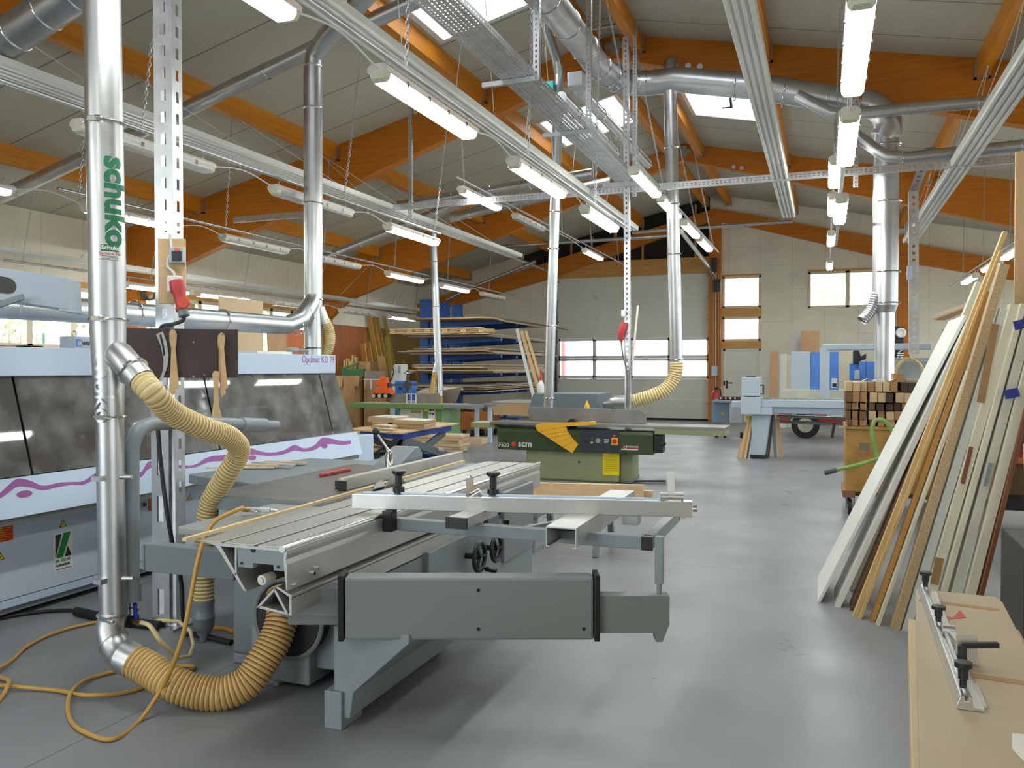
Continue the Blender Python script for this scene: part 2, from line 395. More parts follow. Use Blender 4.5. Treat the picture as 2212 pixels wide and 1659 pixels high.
mb.prism([(XL, 4.5), (XR, 4.5), (XR, ceil(XR) + .1), (RX, RZ + .1), (XL, ceil(XL) + .1)], (0, YF - .2, 0), (1, 0, 0), (0, 0, 1), (0, .2, 0)); struct(mb.build('wall_front', WALLM))

# roof frames: tapered glulam rafters with a knee at the wall
def depth(dx): return .38 + .085 * dx
for Y0 in (-7.6, -.74, 6.13, 13.0, 19.86):
    mb = MB()
    for sgn, xe in ((-1, XL), (1, XR)):
        D = abs(xe - RX); k = D - .95
        pts = [(RX, ceil(RX)), (xe, ceil(xe)), (xe, ceil(xe + -sgn * 0) - depth(D) - .45), (RX + sgn * k, ceil(RX + sgn * k) - depth(k)), (RX, RZ - depth(0))]
        mb.prism(pts, (0, Y0, 0), (1, 0, 0), (0, 0, 1), (0, .2, 0))
    r = struct(mb.build('roof_beam', BEAM))
    if Y0 > 0:
        mb = MB()
        mb.prism([(-.17, -.04), (-.07, -.04), (-.07, -.12), (.07, -.12), (.07, -.04), (.17, -.04), (.17, .07), (.06, .07), (.06, .14), (-.06, .14), (-.06, .07), (-.17, .07)], (RX, Y0 - .012, RZ - .2), (1, 0, 0), (0, 0, 1), (0, .01, 0))
        for sg in (-1, 1):
            for q in (0, .18): mb.cyl((RX + sg * (1.15 + q), Y0 - .015, RZ - .42 - .2 * (1.15 + q)), (RX + sg * (1.15 + q), Y0, RZ - .42 - .2 * (1.15 + q)), .045, n=14)
        mb.build('ridge_plate', GAL, r)
for Y0 in (13.0, 19.86, 6.13):
    for x in (XL, XR - .3): struct(MB().box(x, Y0 - .02, 0, x + .3, Y0 + .22, 3.45).build('wooden_column', BEAM))
# end frame on the wall
mb = MB()
for sgn, xe, s_ in ((-1, XL, .26), (1, XR, .25)):
    D = abs(xe - RX)
    mb.prism([(RX, 6.5), (xe, 6.5 - s_ * D), (xe, 6.5 - s_ * D - .42), (RX + sgn * 5, 6.5 - s_ * 5 - .55), (RX + sgn * 1.2, 6.5 - s_ * 1.2 - .36), (RX, 6.14)], (0, YE - .22, 0), (1, 0, 0), (0, 0, 1), (0, .22, 0))
struct(mb.build('roof_beam', BEAM))
struct(MB().box(-3.33, YE - .2, 0, -2.97, YE - .001, 6.2).build('wooden_column', BEAM))
struct(MB().box(1.93, YE - .2, 0, 2.25, YE - .001, 5.4).build('wooden_column', BEAM))
struct(MB().box(GX0 - .05, YE - .12, GZ, -3.33, YE - .001, 5.06).box(-7.6, YE - .16, 4.82, -6.0, YE - .11, 4.95).build('trim_1', WINWOOD))
# purlins, one length per bay, each with its steel shoes
for x in (-11.4, -8.35, -5.45, -3.45, -2.77, -.85, 2.0, 5.0):
    for a, b in ((YF, -7.6), (-7.4, -.74), (-.54, 6.13), (6.33, 13.0), (13.2, 19.86), (20.06, YE)):
        t = ceil(x); o = struct(MB().box(x - .07, a, t - .27, x + .07, b, t + .02).build('roof_purlin', BEAMY))
        if b > 2:
            MB().box(x - .1, b - .1, t - .29, x - .072, b - .002, t - .05).box(x + .072, b - .1, t - .29, x + .1, b - .002, t - .05).box(x - .1, b - .1, t - .29, x + .1, b - .002, t - .275).build('purlin_shoe', GAL, o)
# skylights
n = 0
for h in skyl + skyr:
    n += 1; x0, x1, y0, y1 = h
    mb = MB()
    for (a, b, c, d) in ((x0, x1, y0 - .06, y0 + .015), (x0, x1, y1 - .015, y1 + .06), (x0 - .06, x0 + .015, y0 - .06, y1 + .06), (x1 - .015, x1 + .06, y0 - .06, y1 + .06)):
        vs = [(x, y, ceil(x) + k) for k in (-.02, .3) for y in (c, d) for x in (a, b)]
        mb.add(vs, [(0, 2, 3, 1), (4, 5, 7, 6), (0, 1, 5, 4), (2, 6, 7, 3), (0, 4, 6, 2), (1, 3, 7, 5)])
    o = struct(mb.build('window_%d' % (n + 20), WHITE))
    MB().add([(x, y, ceil(x) + .24) for x, y in ((x0, y0), (x1, y0), (x1, y1), (x0, y1))], [(0, 1, 2, 3)]).build('pane', PANE, o)
    if h in skyr:
        xm = (x0 + x1) / 2 + .12
        MB().bar((xm, y0 + .05, ceil(xm) + .2), (xm + .05, y0 + .12, ceil(xm) - .3), .03, .04).bar((xm + .05, y0 + .12, ceil(xm) - .28), (xm - .12, y0 + .12, ceil(xm) - .28), .02, .02).build('opening_arm', BLACK, o)
    xm, ym = (x0 + x1) / 2, (y0 + y1) / 2; s_ = SLL if x1 < RX else -SLR
    portal((xm, ym, ceil(xm) + .14), (s_, 0, -1), abs(x1 - x0) * 1.02, y1 - y0)
# windows of the end wall
def framed_window(name, x0, x1, z0, z1, mull, fw=.075):
    m = MB(); y0, y1 = YE - .02, YE + .08
    m.box(x0, y0, z0, x1, y1, z0 + fw).box(x0, y0, z1 - fw, x1, y1, z1).box(x0, y0, z0, x0 + fw, y1, z1).box(x1 - fw, y0, z0, x1, y1, z1)
    for q in mull: m.box(q - .06, y0, z0, q + .06, y1, z1)
    o = struct(m.build(name, CREAM, bevel=.008)); MB().box(x0 + fw, YE + .04, z0 + fw, x1 - fw, YE + .046, z1 - fw).build('pane', PANE, o)
    portal(((x0 + x1) / 2, YE + .12, (z0 + z1) / 2), (0, -1, 0), x1 - x0, z1 - z0); return o
framed_window('window_7', -2.94, -1.8, 3.46, 4.44, [])
framed_window('window_8', -2.94, -1.8, 2.45, 3.2, [])
framed_window('window_9', -.46, 1.62, 3.4, 4.48, [.62])
struct(MB().box(-2.97, YE - .05, 3.2, -1.78, YE + .1, 3.46).build('trim_2', WINWOOD))
struct(MB().box(-2.97, YE - .05, 2.24, -1.78, YE + .1, 2.45).build('trim_3', WINWOOD))
struct(MB().box(-.48, YE - .03, 4.48, 1.64, YE, 4.53).box(-2.97, YE - .03, 4.44, -1.78, YE, 4.49).build('trim_4', WINWOOD))
for i, (a, b, c, d) in enumerate(added_frh):   # glazed gate added unseen behind the camera to brighten the foreground
    m = MB().box(a, YF - .1, c, b, YF + .02, c + .1).box(a, YF - .1, d - .1, b, YF + .02, d)
    nm = 6
    for j in range(nm + 1): q = a + (b - a) * j / nm; m.box(max(a, q - .06), YF - .1, c, min(b, q + .06), YF + .02, d)
    o = struct(m.build('window_%d' % (14 + i), CREAM)); MB().box(a, YF - .06, c, b, YF - .055, d).build('pane', PANE, o)
    portal(((a + b) / 2, YF - .12, (c + d) / 2), (0, 1, 0), b - a, d - c)
# windows of the left wall
k = 9
for a, b in ((8.0, 12.62), (13.35, 19.4)):
    k += 1; m = MB(); x0, x1 = XL - .1, XL + .03
    m.box(x0, a, 2.0, x1, b, 2.07).box(x0, a, 3.09, x1, b, 3.16)
    nm = round((b - a) / .93); st = (b - a) / nm
    for i in range(nm + 1): q = a + st * i; m.box(x0, max(a, q - .06), 2.0, x1, min(b, q + .06), 3.16)
    o = struct(m.build('window_%d' % k, CREAM, bevel=.006)); MB().box(XL - .05, a, 2.05, XL - .044, b, 3.1).build('pane', PANE, o)
    struct(MB().box(XL, a - .05, 3.16, XL + .05, b + .05, 3.27).build('trim_%d' % (k - 5), WINWOOD))
    portal((XL - .13, (a + b) / 2, 2.58), (1, 0, 0), b - a, 1.1)

for i, (a, b, c, d) in enumerate(added_righth):   # added right wall windows, out of view, for more daylight on back and left
    m = MB().box(XR - .03, a, c, XR + .1, b, c + .07).box(XR - .03, a, d - .07, XR + .1, b, d); nm = round((b - a) / 1.2)
    for j in range(nm + 1): q = a + (b - a) * j / nm; m.box(XR - .03, max(a, q - .05), c, XR + .1, min(b, q + .05), d)
    o = struct(m.build('window_%d' % (16 + i), CREAM)); MB().box(XR + .044, a, c, XR + .05, b, d).build('pane', PANE, o)
    portal((XR + .13, (a + b) / 2, (c + d) / 2), (-1, 0, 0), b - a, d - c)
# sectional garage door
DOORP = mat('light grey door panel', srgb(220, 220, 208), .5, 0, .02, 2)
o = struct(MB().box(GX0, YE + .02, 0, GX1, YE + .06, .06).build('door_1', RUBBER))
zs = [.06, .66, 1.3, 1.95, 2.6, 3.25, 3.92, GZ]
for i in range(7):
    z0, z1 = zs[i], zs[i + 1]
    if i in (2, 3):
        m = MB().box(GX0, YE, z0 + .001, GX1, YE + .045, z0 + .085).box(GX0, YE, z1 - .085, GX1, YE + .045, z1 - .001)
        for j in range(5): q = GX0 + (GX1 - GX0) * j / 4; m.box(max(GX0, q - .05), YE, z0 + .001, min(GX1, q + .05), YE + .045, z1 - .001)
        s_ = m.build('window_section', WHITE, o)
        MB().box(GX0 + .05, YE + .02, z0 + .08, GX1 - .05, YE + .025, z1 - .08).build('pane', PANE, s_)
        portal(((GX0 + GX1) / 2, YE + .07, (z0 + z1) / 2), (0, -1, 0), GX1 - GX0, z1 - z0)
    else: MB().box(GX0, YE, z0 + .001, GX1, YE + .045, z1 - .001).build('door_panel', DOORP, o)
    for q in (-6.95, -4.5):
        if i: MB().box(q - .05, YE - .015, z0 - .05, q + .05, YE - .001, z0 + .05).build('hinge', GAL, o)
    for q in (GX0 - .03, GX1 + .0): MB().cyl((q - .06, YE - .04, z1 - .1), (q + .06, YE - .04, z1 - .1), .03, n=8).build('roller', GAL, o)
for q in (GX0 - .1, GX1 + .03): MB().box(q, YE - .08, 0, q + .06, YE - .002, GZ + .1).build('guide_rail', mat('dark rail steel', (.2, .2, .2), .4, .8), o)
# side door
o = struct(MB().box(-2.9, YE - .02, 0, -2.84, YE + .1, 2.22).box(-1.86, YE - .02, 0, -1.8, YE + .1, 2.22).box(-2.9, YE - .02, 2.16, -1.8, YE + .1, 2.22).build('door_2', DOORP))
MB().box(-2.84, YE + .01, 0, -1.86, YE + .05, 2.16).build('door_leaf', DOORP, o)
h = P(1570, 829, y=YE - .02)
MB().box(h.x - .03, YE - .02, h.z - .14, h.x + .03, YE + .01, h.z + .1).cyl((h.x, YE - .05, h.z + .03), (h.x + .17, YE - .05, h.z + .03), .013, n=8).cyl((h.x, YE, h.z + .03), (h.x, YE - .055, h.z + .03), .013, n=8).build('handle', BLACK, o)
# dark lined gable above the garage door, with studs
m = MB().prism([(GX0 - 1.2, 5.06), (-3.33, 5.06), (-3.33, RZ - .05), (GX0 - 1.2, ceil(GX0 - 1.2) - .02)], (0, YE - .03, 0), (1, 0, 0), (0, 0, 1), (0, .028, 0))
o = struct(m.build('trim_7', mat('black membrane', (.016, .014, .013), .8, 0, .2)))
for q in (-8.3, -7.75, -7.05, -6.3, -5.4, -4.6, -3.75): MB().box(q - .03, YE - .08, 5.06, q + .03, YE - .031, ceil(q) - .1).build('stud', WINWOOD, o)
# ================================================================ overhead: lamps, heating panels, trays, ducts
ORD = ['nearest', 'second', 'third', 'fourth', 'fifth', 'sixth', 'seventh', 'eighth']
LIT = mat('lit diffuser', (.95, 1.0, .95), .4, emit=LAMP_STRENGTH, var=0)
OFFD = mat('unlit clear diffuser', srgb(190, 190, 184), .25, 0, .03, spec=.7)
HOUS = mat('white lamp housing', srgb(222, 214, 204), .45, 0, .03)
ENDC = mat('pale lamp end', srgb(214, 216, 190), .3, 0, .02)
def make_lamp(on):
    L = 1.57; t = thing('fluorescent_lamp', '-', 'lamp')
    prof = [(-.075, .0), (.075, .0), (.078, .035), (.05, .062), (-.05, .062), (-.078, .035)]
    MB().prism(prof, (0, 0, 0), (1, 0, 0), (0, 0, 1), (0, L, 0)).build('housing', HOUS, t, smooth=35)
    dp = [(-.074, 0), (-.07, -.03), (-.05, -.052), (.05, -.052), (.07, -.03), (.074, 0)]
    MB().prism(dp, (0, .05, 0), (1, 0, 0), (0, 0, 1), (0, L - .1, 0)).build('diffuser', LIT if on else OFFD, t)
    for y, s in ((.05, -1), (L - .05, 1)):
        e = MB(); e.add([(a, y, b) for a, b in dp] + [(a * .8, y + s * .05, b * .75) for a, b in dp], [(i, (i + 1) % 6, 6 + (i + 1) % 6, 6 + i) for i in range(6)] + [tuple(range(6, 12))])
        e.build('end_cap', ENDC, t)
    for y in (.28, .62, .95, 1.29):
        MB().box(.07, y - .015, -.02, .084, y + .015, .02).build('clip', CHROME, t); MB().box(-.084, y - .015, -.02, -.07, y + .015, .02).build('clip', CHROME, t)
    for y in (.1, L - .1): MB().tube([(0, y, .06), (0, y, .1), (.018, y, .118), (0, y, .133)], .006, 6).build('hook', GAL, t)
    return t
LAMPS = {True: make_lamp(True), False: make_lamp(False)}; USED = {True: False, False: False}
def lamp(x, y, z, on, label, group):
    if USED[on]: t = copy_tree(LAMPS[on])
    else: t = LAMPS[on]; USED[on] = True
    t.location = (x, y, z); t['label'] = label; t['group'] = group
def chain(p, q, label, group='lamp chains'):
    p, q = Vector(p), Vector(q); d = q - p; n = max(3, int(d.length / .042)); d.normalize(); u = d.orthogonal().normalized(); v = d.cross(u); m = MB()
    for i in range(n):
        c = p.lerp(q, (i + .5) / n); a = u if i % 2 else v
        m.tube([c + d * (.027 * math.cos(2 * PI * k / 8)) + a * (.013 * math.sin(2 * PI * k / 8)) for k in range(8)], .0045, 4, closed=True)
    return tag(m.build('hanging_chain', GAL), label, 'chain', group)
ROWS = [  # row description, x, z, conduit y range, [(start pixel, lit)]
    ('over the panel saw', -2.81, 3.6, (2.4, 12.2), [((628, 12), 1, 1), ((815, 150), 1), ((1108, 355), 1), ((1262, 453), 1)]),
    ('passing behind the front galvanised riser', -5.72, 3.6, (3.6, 11.9), [((165, 262), 0), ((590, 402), 0), ((836, 485), 1)]),
    ('running on over the blue sheet rack', -8.4, 3.57, (7.2, 22.5), [((24, 408), 1, 1), ((180, 455), 1), ((480, 512), 0), ((672, 556), 0), ((836, 594), 1), ((952, 617), 1), ((1040, 636), 0)]),
    ('along the window wall', -11.6, 3.1, (9, 25), [((268, 616), 1), ((425, 632), 1), ((590, 650), 0), ((735, 664), 0), ((840, 680), 1)]),
    ('under the left skylight strip', -5.3, 4.4, (11.6, 24), [((996, 412), 1), ((1112, 465), 0), ((1262, 537), 1)]),
    ('ending at the garage door post', -2.3, 4.15, (10.5, 19.5), [((1368, 400), 1), ((1426, 450), 1), ((1476, 492), 1), ((1510, 528), 1)]),
    ('down the middle of the right bay', .17, 3.55, (2.6, 15), [((1862, 0), 1), ((1836, 272), 1), ((1818, 412), 1)]),
    ('farther back in the right bay', .11, 4.25, (11, 21), [((1804, 335), 1), ((1800, 412), 1), ((1796, 470), 1), ((1793, 512), 1)]),
    ('above the leaning panels at right', 3.0, 3.6, (11, 24), [((2212, 533), 1), ((2160, 567), 1), ((2108, 597), 1)])]
for desc, x, z, (ya, yb), ls in ROWS:
    c = MB().cyl((x, ya, z + .155), (x, yb, z + .155), .019, n=10)
    o = tag(c.build('lighting_conduit', GAL, smooth=40), 'grey conduit pipe carrying the row of lamps ' + desc, 'conduit')
    ends = []
    for i, (px, on, *far) in enumerate(ls):
        q = P(*px, x=x); k = P(px[0], px[1], x=x)
        y = k.y - (1.57 if far else 0)
        lamp(x, y, z, bool(on), '%s batten lamp, %s of the row %s' % ('lit' if on else 'unlit', ORD[i], desc), 'fluorescent battens')
        ends.append(y)
    for a, b in zip(ends, ends[1:]):
        m = MB()
        if b - a > 1.7: m.tube(spline([(x, a + 1.57, z + .03), (x, (a + 1.57 + b) / 2, z + .1), (x, b, z + .03)], 5), .007, 6)
        if m.v: m.build('lamp_cable', WHITE, o)
    k = 0
    for y in [ya + .3 + 2.6 * j for j in range(int((yb - ya) / 2.6) + 1)]:
        if y > yb or y < 3: continue
        for yr in (-.74, 6.13, 13., 19.86):
            if yr - .3 < y < yr + .5: y = yr - .35
        tx = min([-11.4, -8.35, -5.45, -3.45, -2.77, -.85, 2., 5.], key=lambda a: abs(a - x))
        far_ = abs(tx - x) > .75; chain((x, y, z + .17), (x + .05, y + .25, ceil(x) - .005) if far_ else (tx, y + .1, ceil(tx) - .28), '%s chain holding the lamp row %s' % (ORD[min(k, 7)], desc)); k += 1
k = 0
for x in (-8.4, -5.72, -2.81, .17, 3.0):      # extra unseen lamp rows, added behind the camera to lift the dark foreground
    for y in (-7.2, -3.4, -.9) if x in (-5.72, -2.81) else (-7.2, -3.4):
        lamp(x, y, 3.6, True, 'added lit batten lamp behind the camera, %s in the %s row from the window wall' % (ORD[int((y + 8) / 2.5)], ORD[k]), 'fluorescent battens')
    tag(MB().cyl((x, -8, 3.755), (x, 2.2, 3.755), .019, n=10).build('lighting_conduit', GAL, smooth=40), 'added conduit pipe behind the camera holding the %s lamp row' % ORD[k], 'conduit'); k += 1
# radiant ceiling panels
RADP = mat('white radiant panel', srgb(206, 206, 200), .4, .15, .03, 2)
for lab, x0, x1, z, ya, yb in (('above the panel saw', -3.6, -3.36, 4.3, 3.2, 15.8), ('left of the second galvanised riser', -7.1, -6.75, 4.3, 3.4, 18.6), ('just right of the ridge', -.72, -.49, 4.3, 3.2, 15.4),
                               ('farthest to the right', 1.53, 1.82, 4.3, 3.4, 19.4), ('close to the window wall', -12.5, -12.2, 3.5, 6.5, 24.5)):
    t = thing('radiant_heater', 'long white radiant heating panel hung from the purlins, ' + lab, 'heating panel', (x0, ya, z), 'radiant heating panels')
    n = 4; wd = (x1 - x0); prof = [(0, .06), (.006, 0)]
    for i in range(n):
        a = wd * (i + .12) / n; b = wd * (i + .88) / n; prof += [(a, 0), (a + .012, -.022), (b - .012, -.022), (b, 0)]
    prof += [(wd - .006, 0), (wd, .06)]
    MB().prism(prof, (x0, ya, z), (1, 0, 0), (0, 0, 1), (0, yb - ya, 0)).build('panel_body', RADP, t)
    for i in range(n): q = x0 + wd * (i + .5) / n; MB().cyl((q, ya - .04, z + .005), (q, yb + .04, z + .005), .012, n=8).build('water_pipe', RADP, t)
    y = ya + .7; tx = min([-11.4, -8.35, -5.45, -3.45, -2.77, -.85, 2., 5.], key=lambda a: abs(a - (x0 + x1) / 2))
    while y < yb:
        top = Vector((tx, y, ceil(tx) - .27))
        MB().tube([(x0 + .02, y - .3, z + .05), top, (x1 - .02, y + .3, z + .05)], .005, 5).build('hanger_wire', WHITE, t); y += 2.1
# perforated cable tray with its rail and posts
def strip(mb, o, u, v, L, W, pitch, frac, rows):
    """slotted strip: rows = list of (v0, v1) slot bands"""
    ul = [0]; k = int(L / pitch)
    for i in range(k): ul += [pitch * (i + .5 - frac / 2), pitch * (i + .5 + frac / 2)]
    ul.append(L); vl = [0]
    for a, b in rows: vl += [a, b]
    vl.append(W)
    return mb.perf(o, u, v, ul, vl, lambda i, j: i % 2 == 1 and j % 2 == 1)
TZ = 4.4; TX0, TX1, TY0, TY1 = -2.93, -2.6, 3.0, 12.1
t = thing('cable_tray', 'perforated galvanised cable tray running beside the ridge to the cross rail', 'cable tray', (TX0, TY0, TZ))
m = MB(); strip(m, (TX0, TY0, TZ), (0, 1, 0), (1, 0, 0), TY1 - TY0, TX1 - TX0, .05, .5, [(.03, .045), (.06, .072), (.11, .125), (.15, .16), (.19, .2), (.24, .252), (.27, .285), (.3, .312)])
m.build('tray_floor', GAL2, t, solid=.002)
for x in (TX0, TX1):
    m = MB(); strip(m, (x, TY0, TZ), (0, 1, 0), (0, 0, 1), TY1 - TY0, .06, .05, .5, [(.022, .038)]); m.build('tray_side', GAL2, t, solid=.002)
GC = mat('grey cables', (.2, .2, .2), .5)
for i in range(5): MB().tube(spline([(TX0 + .05 + .05 * i, TY0, TZ + .02), (TX0 + .07 + .045 * i, 6, TZ + .02), (TX0 + .05 + .05 * i, 9, TZ + .02), (TX0 + .06 + .045 * i, TY1, TZ + .02)], 4), .011, 6).build('tray_cable', GC, t)
def slotted_post(name, label, p, q, w, d, cat='post', slot=.5, pitch=.05, group=None, face=0):
    """U-shaped slotted channel from p up to q"""
    p, q = Vector(p), Vector(q); t = thing(name, label, cat, p, group); L = (q - p).length; ax = (q - p).normalized()
    X = Vector((math.cos(face), math.sin(face), 0)); Y = Vector((-math.sin(face), math.cos(face), 0))
    X = (X - ax * X.dot(ax)).normalized(); Y = (Y - ax * Y.dot(ax)).normalized(); m = MB()
    for o, v, W in ((p - X * w / 2 - Y * d / 2, X, w), (p - X * w / 2 - Y * d / 2, Y, d), (p + X * w / 2 - Y * d / 2, Y, d)):
        strip(m, o, ax, v, L, W, pitch, slot, [(W * .36, W * .64)])
    m.build('channel', GAL2, t, solid=.0025); return t
hangers = [((1160, 190), 'nearest'), ((1272, 300), 'second')]
for px, od in hangers:
    q = P(*px, x=TX1 + .03)
    t = slotted_post('hanger_post', '%s slotted steel hanger post holding the cable tray' % od, (TX1 + .03, q.y, TZ - .05), (TX1 + .03, q.y, ceil(TX1) - .0), .06, .05)
    MB().box(TX0 - .2, q.y - .02, TZ - .05, TX1 + .05, q.y + .02, TZ - .004).build('tray_bracket', GAL, t)
RY = 12.2
q = P(1352, 60, y=RY); b = P(1358, 880, y=RY)
POST2 = slotted_post('floor_post', 'tall slotted steel post rising behind the green planer to the ridge', (b.x, RY, 0), (q.x, RY, 6.55), .085, .06, slot=.45, pitch=.075)
MB().box(b.x - .1, RY - .1, 0, b.x + .1, RY + .1, .012).build('foot_plate', GAL, POST2)
MB().box(TX0 - .2, RY - .08, TZ - .07, TX1 + .05, RY - .04, TZ - .004).build('tray_bracket', GAL, POST2)
a, c = P(500, 492, y=RY), P(2212, 340, y=RY)
m = MB(); o_ = Vector((a.x, RY + .05, 4.26)); L = c.x + 1 - a.x
strip(m, o_, (1, 0, 0), (0, 0, 1), L, .1, .06, .45, [(.03, .04), (.06, .07)]); strip(m, o_, (1, 0, 0), (0, 1, 0), L, .04, .06, .45, [(.015, .025)])
t = tag(m.build('cross_rail', GAL2, solid=.003), 'long slotted steel rail spanning the hall below the ridge', 'rail')
for px, py, pz, pq, nm in ((887, 460, 4.1, (887, 293), 'left'), (1375, 395, 4.2, (1372, 140), 'ridge'), (1850, 385, 4.1, (1850, 200), 'right')):
    q = P(*pq, y=RY + .12)
    slotted_post('hanger_post', {'left': 'slotted hanger post at the left part of the cross rail', 'ridge': 'slotted hanger post on the cross rail next to the ridge', 'right': 'slotted hanger post on the cross rail beside the right lamp row'}[nm], (q.x, RY + .12, pz), (q.x, RY + .12, min(q.z + .6, ceil(q.x))), .06, .05)
MB().tube([P(1250, 68, y=11.2), P(1352, 48, y=RY)], .02, 8).build('cross_stay', GAL, POST2)

# ducts ------------------------------------------------------------------
def collar(m, p, ax, r, k=.012): m.torus(p, ax, r + .004, k, 24, 6)
def duct(name, label, pts, r, joints=(), n=24, mat_=GAL, parent=None, seg=8):
    t = parent or thing(name, label, 'duct', pts[0])
    MB().tube(pts, r, n, caps=True).build('pipe', mat_, t, smooth=50)
    for p, ax in joints:
        m = MB(); collar(m, p, ax, r if not isinstance(r, list) else r[0]); m.box(p[0] - .02, p[1] - r - .03 if not isinstance(r, list) else p[1] - .1, p[2] - .012, p[0] + .02, p[1] - r + .01 if not isinstance(r, list) else p[1], p[2] + .012); m.build('clamp_ring', CHROME, t, smooth=50)
    return t
# big extraction duct: along the ridge, bends across the hall, drops at the right
DY = 12.65
pts = spline([P(1085, -120, y=6.6), P(1190, 10, y=9.0), P(1255, 92, y=10.8), P(1305, 152, y=12.0), P(1345, 176, y=12.5), P(1395, 180, y=DY), P(1460, 172, y=DY)], 6)
t = thing('extraction_duct', 'large galvanised extraction duct along the ridge that turns across the hall', 'duct', pts[0])
pts = pts[:-1] + [P(1460, 172, y=DY), P(1640, 188, y=DY), P(1850, 222, y=DY)]
MB().tube(pts, .185, 28).build('pipe', GAL, t, smooth=50)
MB().tube([(pts[0].x, -3.0, pts[0].z), pts[0]], .185, 28).build('pipe', GAL, t, smooth=50)
for i in (5, 9, 13, 17, 20, 22, 24, 26, 28, 30):
    m = MB(); d = (pts[i + 1] - pts[i - 1]).normalized(); collar(m, pts[i], d, .185, .009); m.build('clamp_ring', CHROME, t, smooth=50)
for a in (.35, .62, .85):
    p_ = P(1460, 172, y=DY).lerp(P(1850, 222, y=DY), a); m = MB(); collar(m, p_, (1, 0, -.2), .185, .009); m.build('clamp_ring', CHROME, t, smooth=50)
MB().tube(arc(P(1850, 222, y=DY) + Vector((0, 0, -.42)), (0, 0, 1), (1, 0, 0), .42, .15, PI / 2, 5) + [P(1908, 300, y=DY)], .185, 24).build('elbow', GAL, t, smooth=50)
a, b = P(1908, 255, y=DY), P(1912, 660, y=DY)
RB = thing('extraction_riser', 'wide galvanised riser dropping to the blue machining centre', 'duct', (b.x, DY, 1.2))
MB().cyl((a.x + .04, DY, a.z - .1), (b.x, DY, b.z), .165, n=28).cyl((b.x, DY, b.z), (b.x, DY, b.z - .1), .165, .13, n=28).cyl((b.x, DY, b.z - .1), (b.x, DY, 1.0), .125, n=28).build('pipe', GAL, RB, smooth=50)
for py in (315, 335, 437, 588, 655):
    m = MB(); p_ = P(1910, py, y=DY); collar(m, (b.x + .02, DY, p_.z), (0, 0, 1), .167); m.build('clamp_ring', CHROME, RB, smooth=50)
m = MB(); p_ = P(1890, 690, y=DY); ribbed(m, [(b.x - .1, DY - .05, p_.z + .35), (b.x - .2, DY - .1, p_.z + .1), (b.x - .3, DY - .15, p_.z - .02)], .075, .035, 14); m.build('side_hose', [GAL, GAL], RB, smooth=60)
# two branch ducts at right
for (q0, q1, q2, lab) in (((1722, 205), (1800, 250), (2150, 218), 'upper thin branch duct leaving the ridge duct toward the right wall'), ((1848, 290), (1920, 345), (2240, 312), 'lower thin branch duct running right along the cross rail')):
    y_ = DY - .3
    p0, p1, p2 = P(*q0, y=y_), P(*q1, y=y_), P(*q2, y=y_)
    t = thing('branch_duct', lab, 'duct', p0); k = (p1 - p0).normalized() * .25; l = (p2 - p1).normalized() * .25
    MB().tube([p0, p1 - k, p1 - k * .3 + l * .1, p1 + l, p2], .08, 18).build('pipe', GAL, t, smooth=50)
    for s_ in (.1, .5, .9): m = MB(); collar(m, p1.lerp(p2, s_), p2 - p1, .08, .008); m.build('clamp_ring', CHROME, t, smooth=50)
# riser with the tan hose to the thicknesser
a, b = P(1447, 150, y=DY), P(1461, 785, y=DY + .4)
RISER4 = thing('dust_riser', 'tall galvanised dust riser in front of the garage door with a tan hose below', 'duct', b)
MB().tube([a + Vector((.0, .25, .12)), a + Vector((0, .12, .14)), a + Vector((0, .02, .08)), a + Vector((0, 0, -.1)), b], .1, 24).build('pipe', GAL, RISER4, smooth=50)
for s_ in (.02, .26, .45, .62, .985):
    m = MB(); collar(m, a.lerp(b, s_), b - a, .1); m.build('clamp_ring', CHROME, RISER4, smooth=50)
MB().box(a.x + .08, DY - .05, a.z - .3, a.x + .16, DY + .05, a.z - .12).build('slide_gate', mat('teal plastic', srgb(20, 130, 140), .4), RISER4)
# middle riser with slide gate, into the planer
a, b = P(1208, 150, y=11.8), P(1185, 880, y=12.2)
t = thing('dust_riser', 'slim galvanised dust riser with a teal slide gate standing behind the planer fence', 'duct', b)
MB().tube([a, b], .075, 20).build('pipe', GAL, t, smooth=50)
for s_ in (.33, .41, .52, .75, .97): m = MB(); collar(m, a.lerp(b, s_), b - a, .075); m.build('clamp_ring', CHROME, t, smooth=50)
g_ = P(1200, 190, y=11.8); MB().box(g_.x - .16, 11.62, g_.z - .06, g_.x + .02, 11.72, g_.z + .05).build('slide_gate', mat('bright teal gate', srgb(40, 200, 206), .4), t)
MB().tube([a + Vector((0, 0, -.05)), a + Vector((-.02, -.1, .15)), P(1165, 20, y=10.6), P(1140, -40, y=9.9)], [.08, .075, .07, .07], 18).build('upper_pipe', GAL, t, smooth=50)
# parallel small ducts on the ridge, far side
for q0, q1, lab in (((1250, 195), (1400, 355), 'slim duct along the ridge ending short of the second frame'), ((1212, 210), (1330, 330), 'slim duct close beside the cable tray')):
    p0, p1 = P(*q0, x=-3.25 if q0[0] == 1250 else -3.6), P(*q1, x=-3.25 if q0[0] == 1250 else -3.6)
    t = thing('ridge_duct', lab, 'duct', p0); MB().tube([p0, p1], .085, 18).build('pipe', GAL, t, smooth=50)
    for s_ in (.25, .5, .75, .98): m = MB(); collar(m, p0.lerp(p1, s_), p1 - p0, .085, .008); m.build('clamp_ring', CHROME, t, smooth=50)
p_ = P(1246, 175, x=-3.25); tag(MB().obox(p_, (1, 0, 0), (0, 1, 0), (0, 0, 1), .22, .22, .2).build('junction_duct_box', GAL, bevel=.02), 'square galvanised branch box under the ridge duct', 'duct')
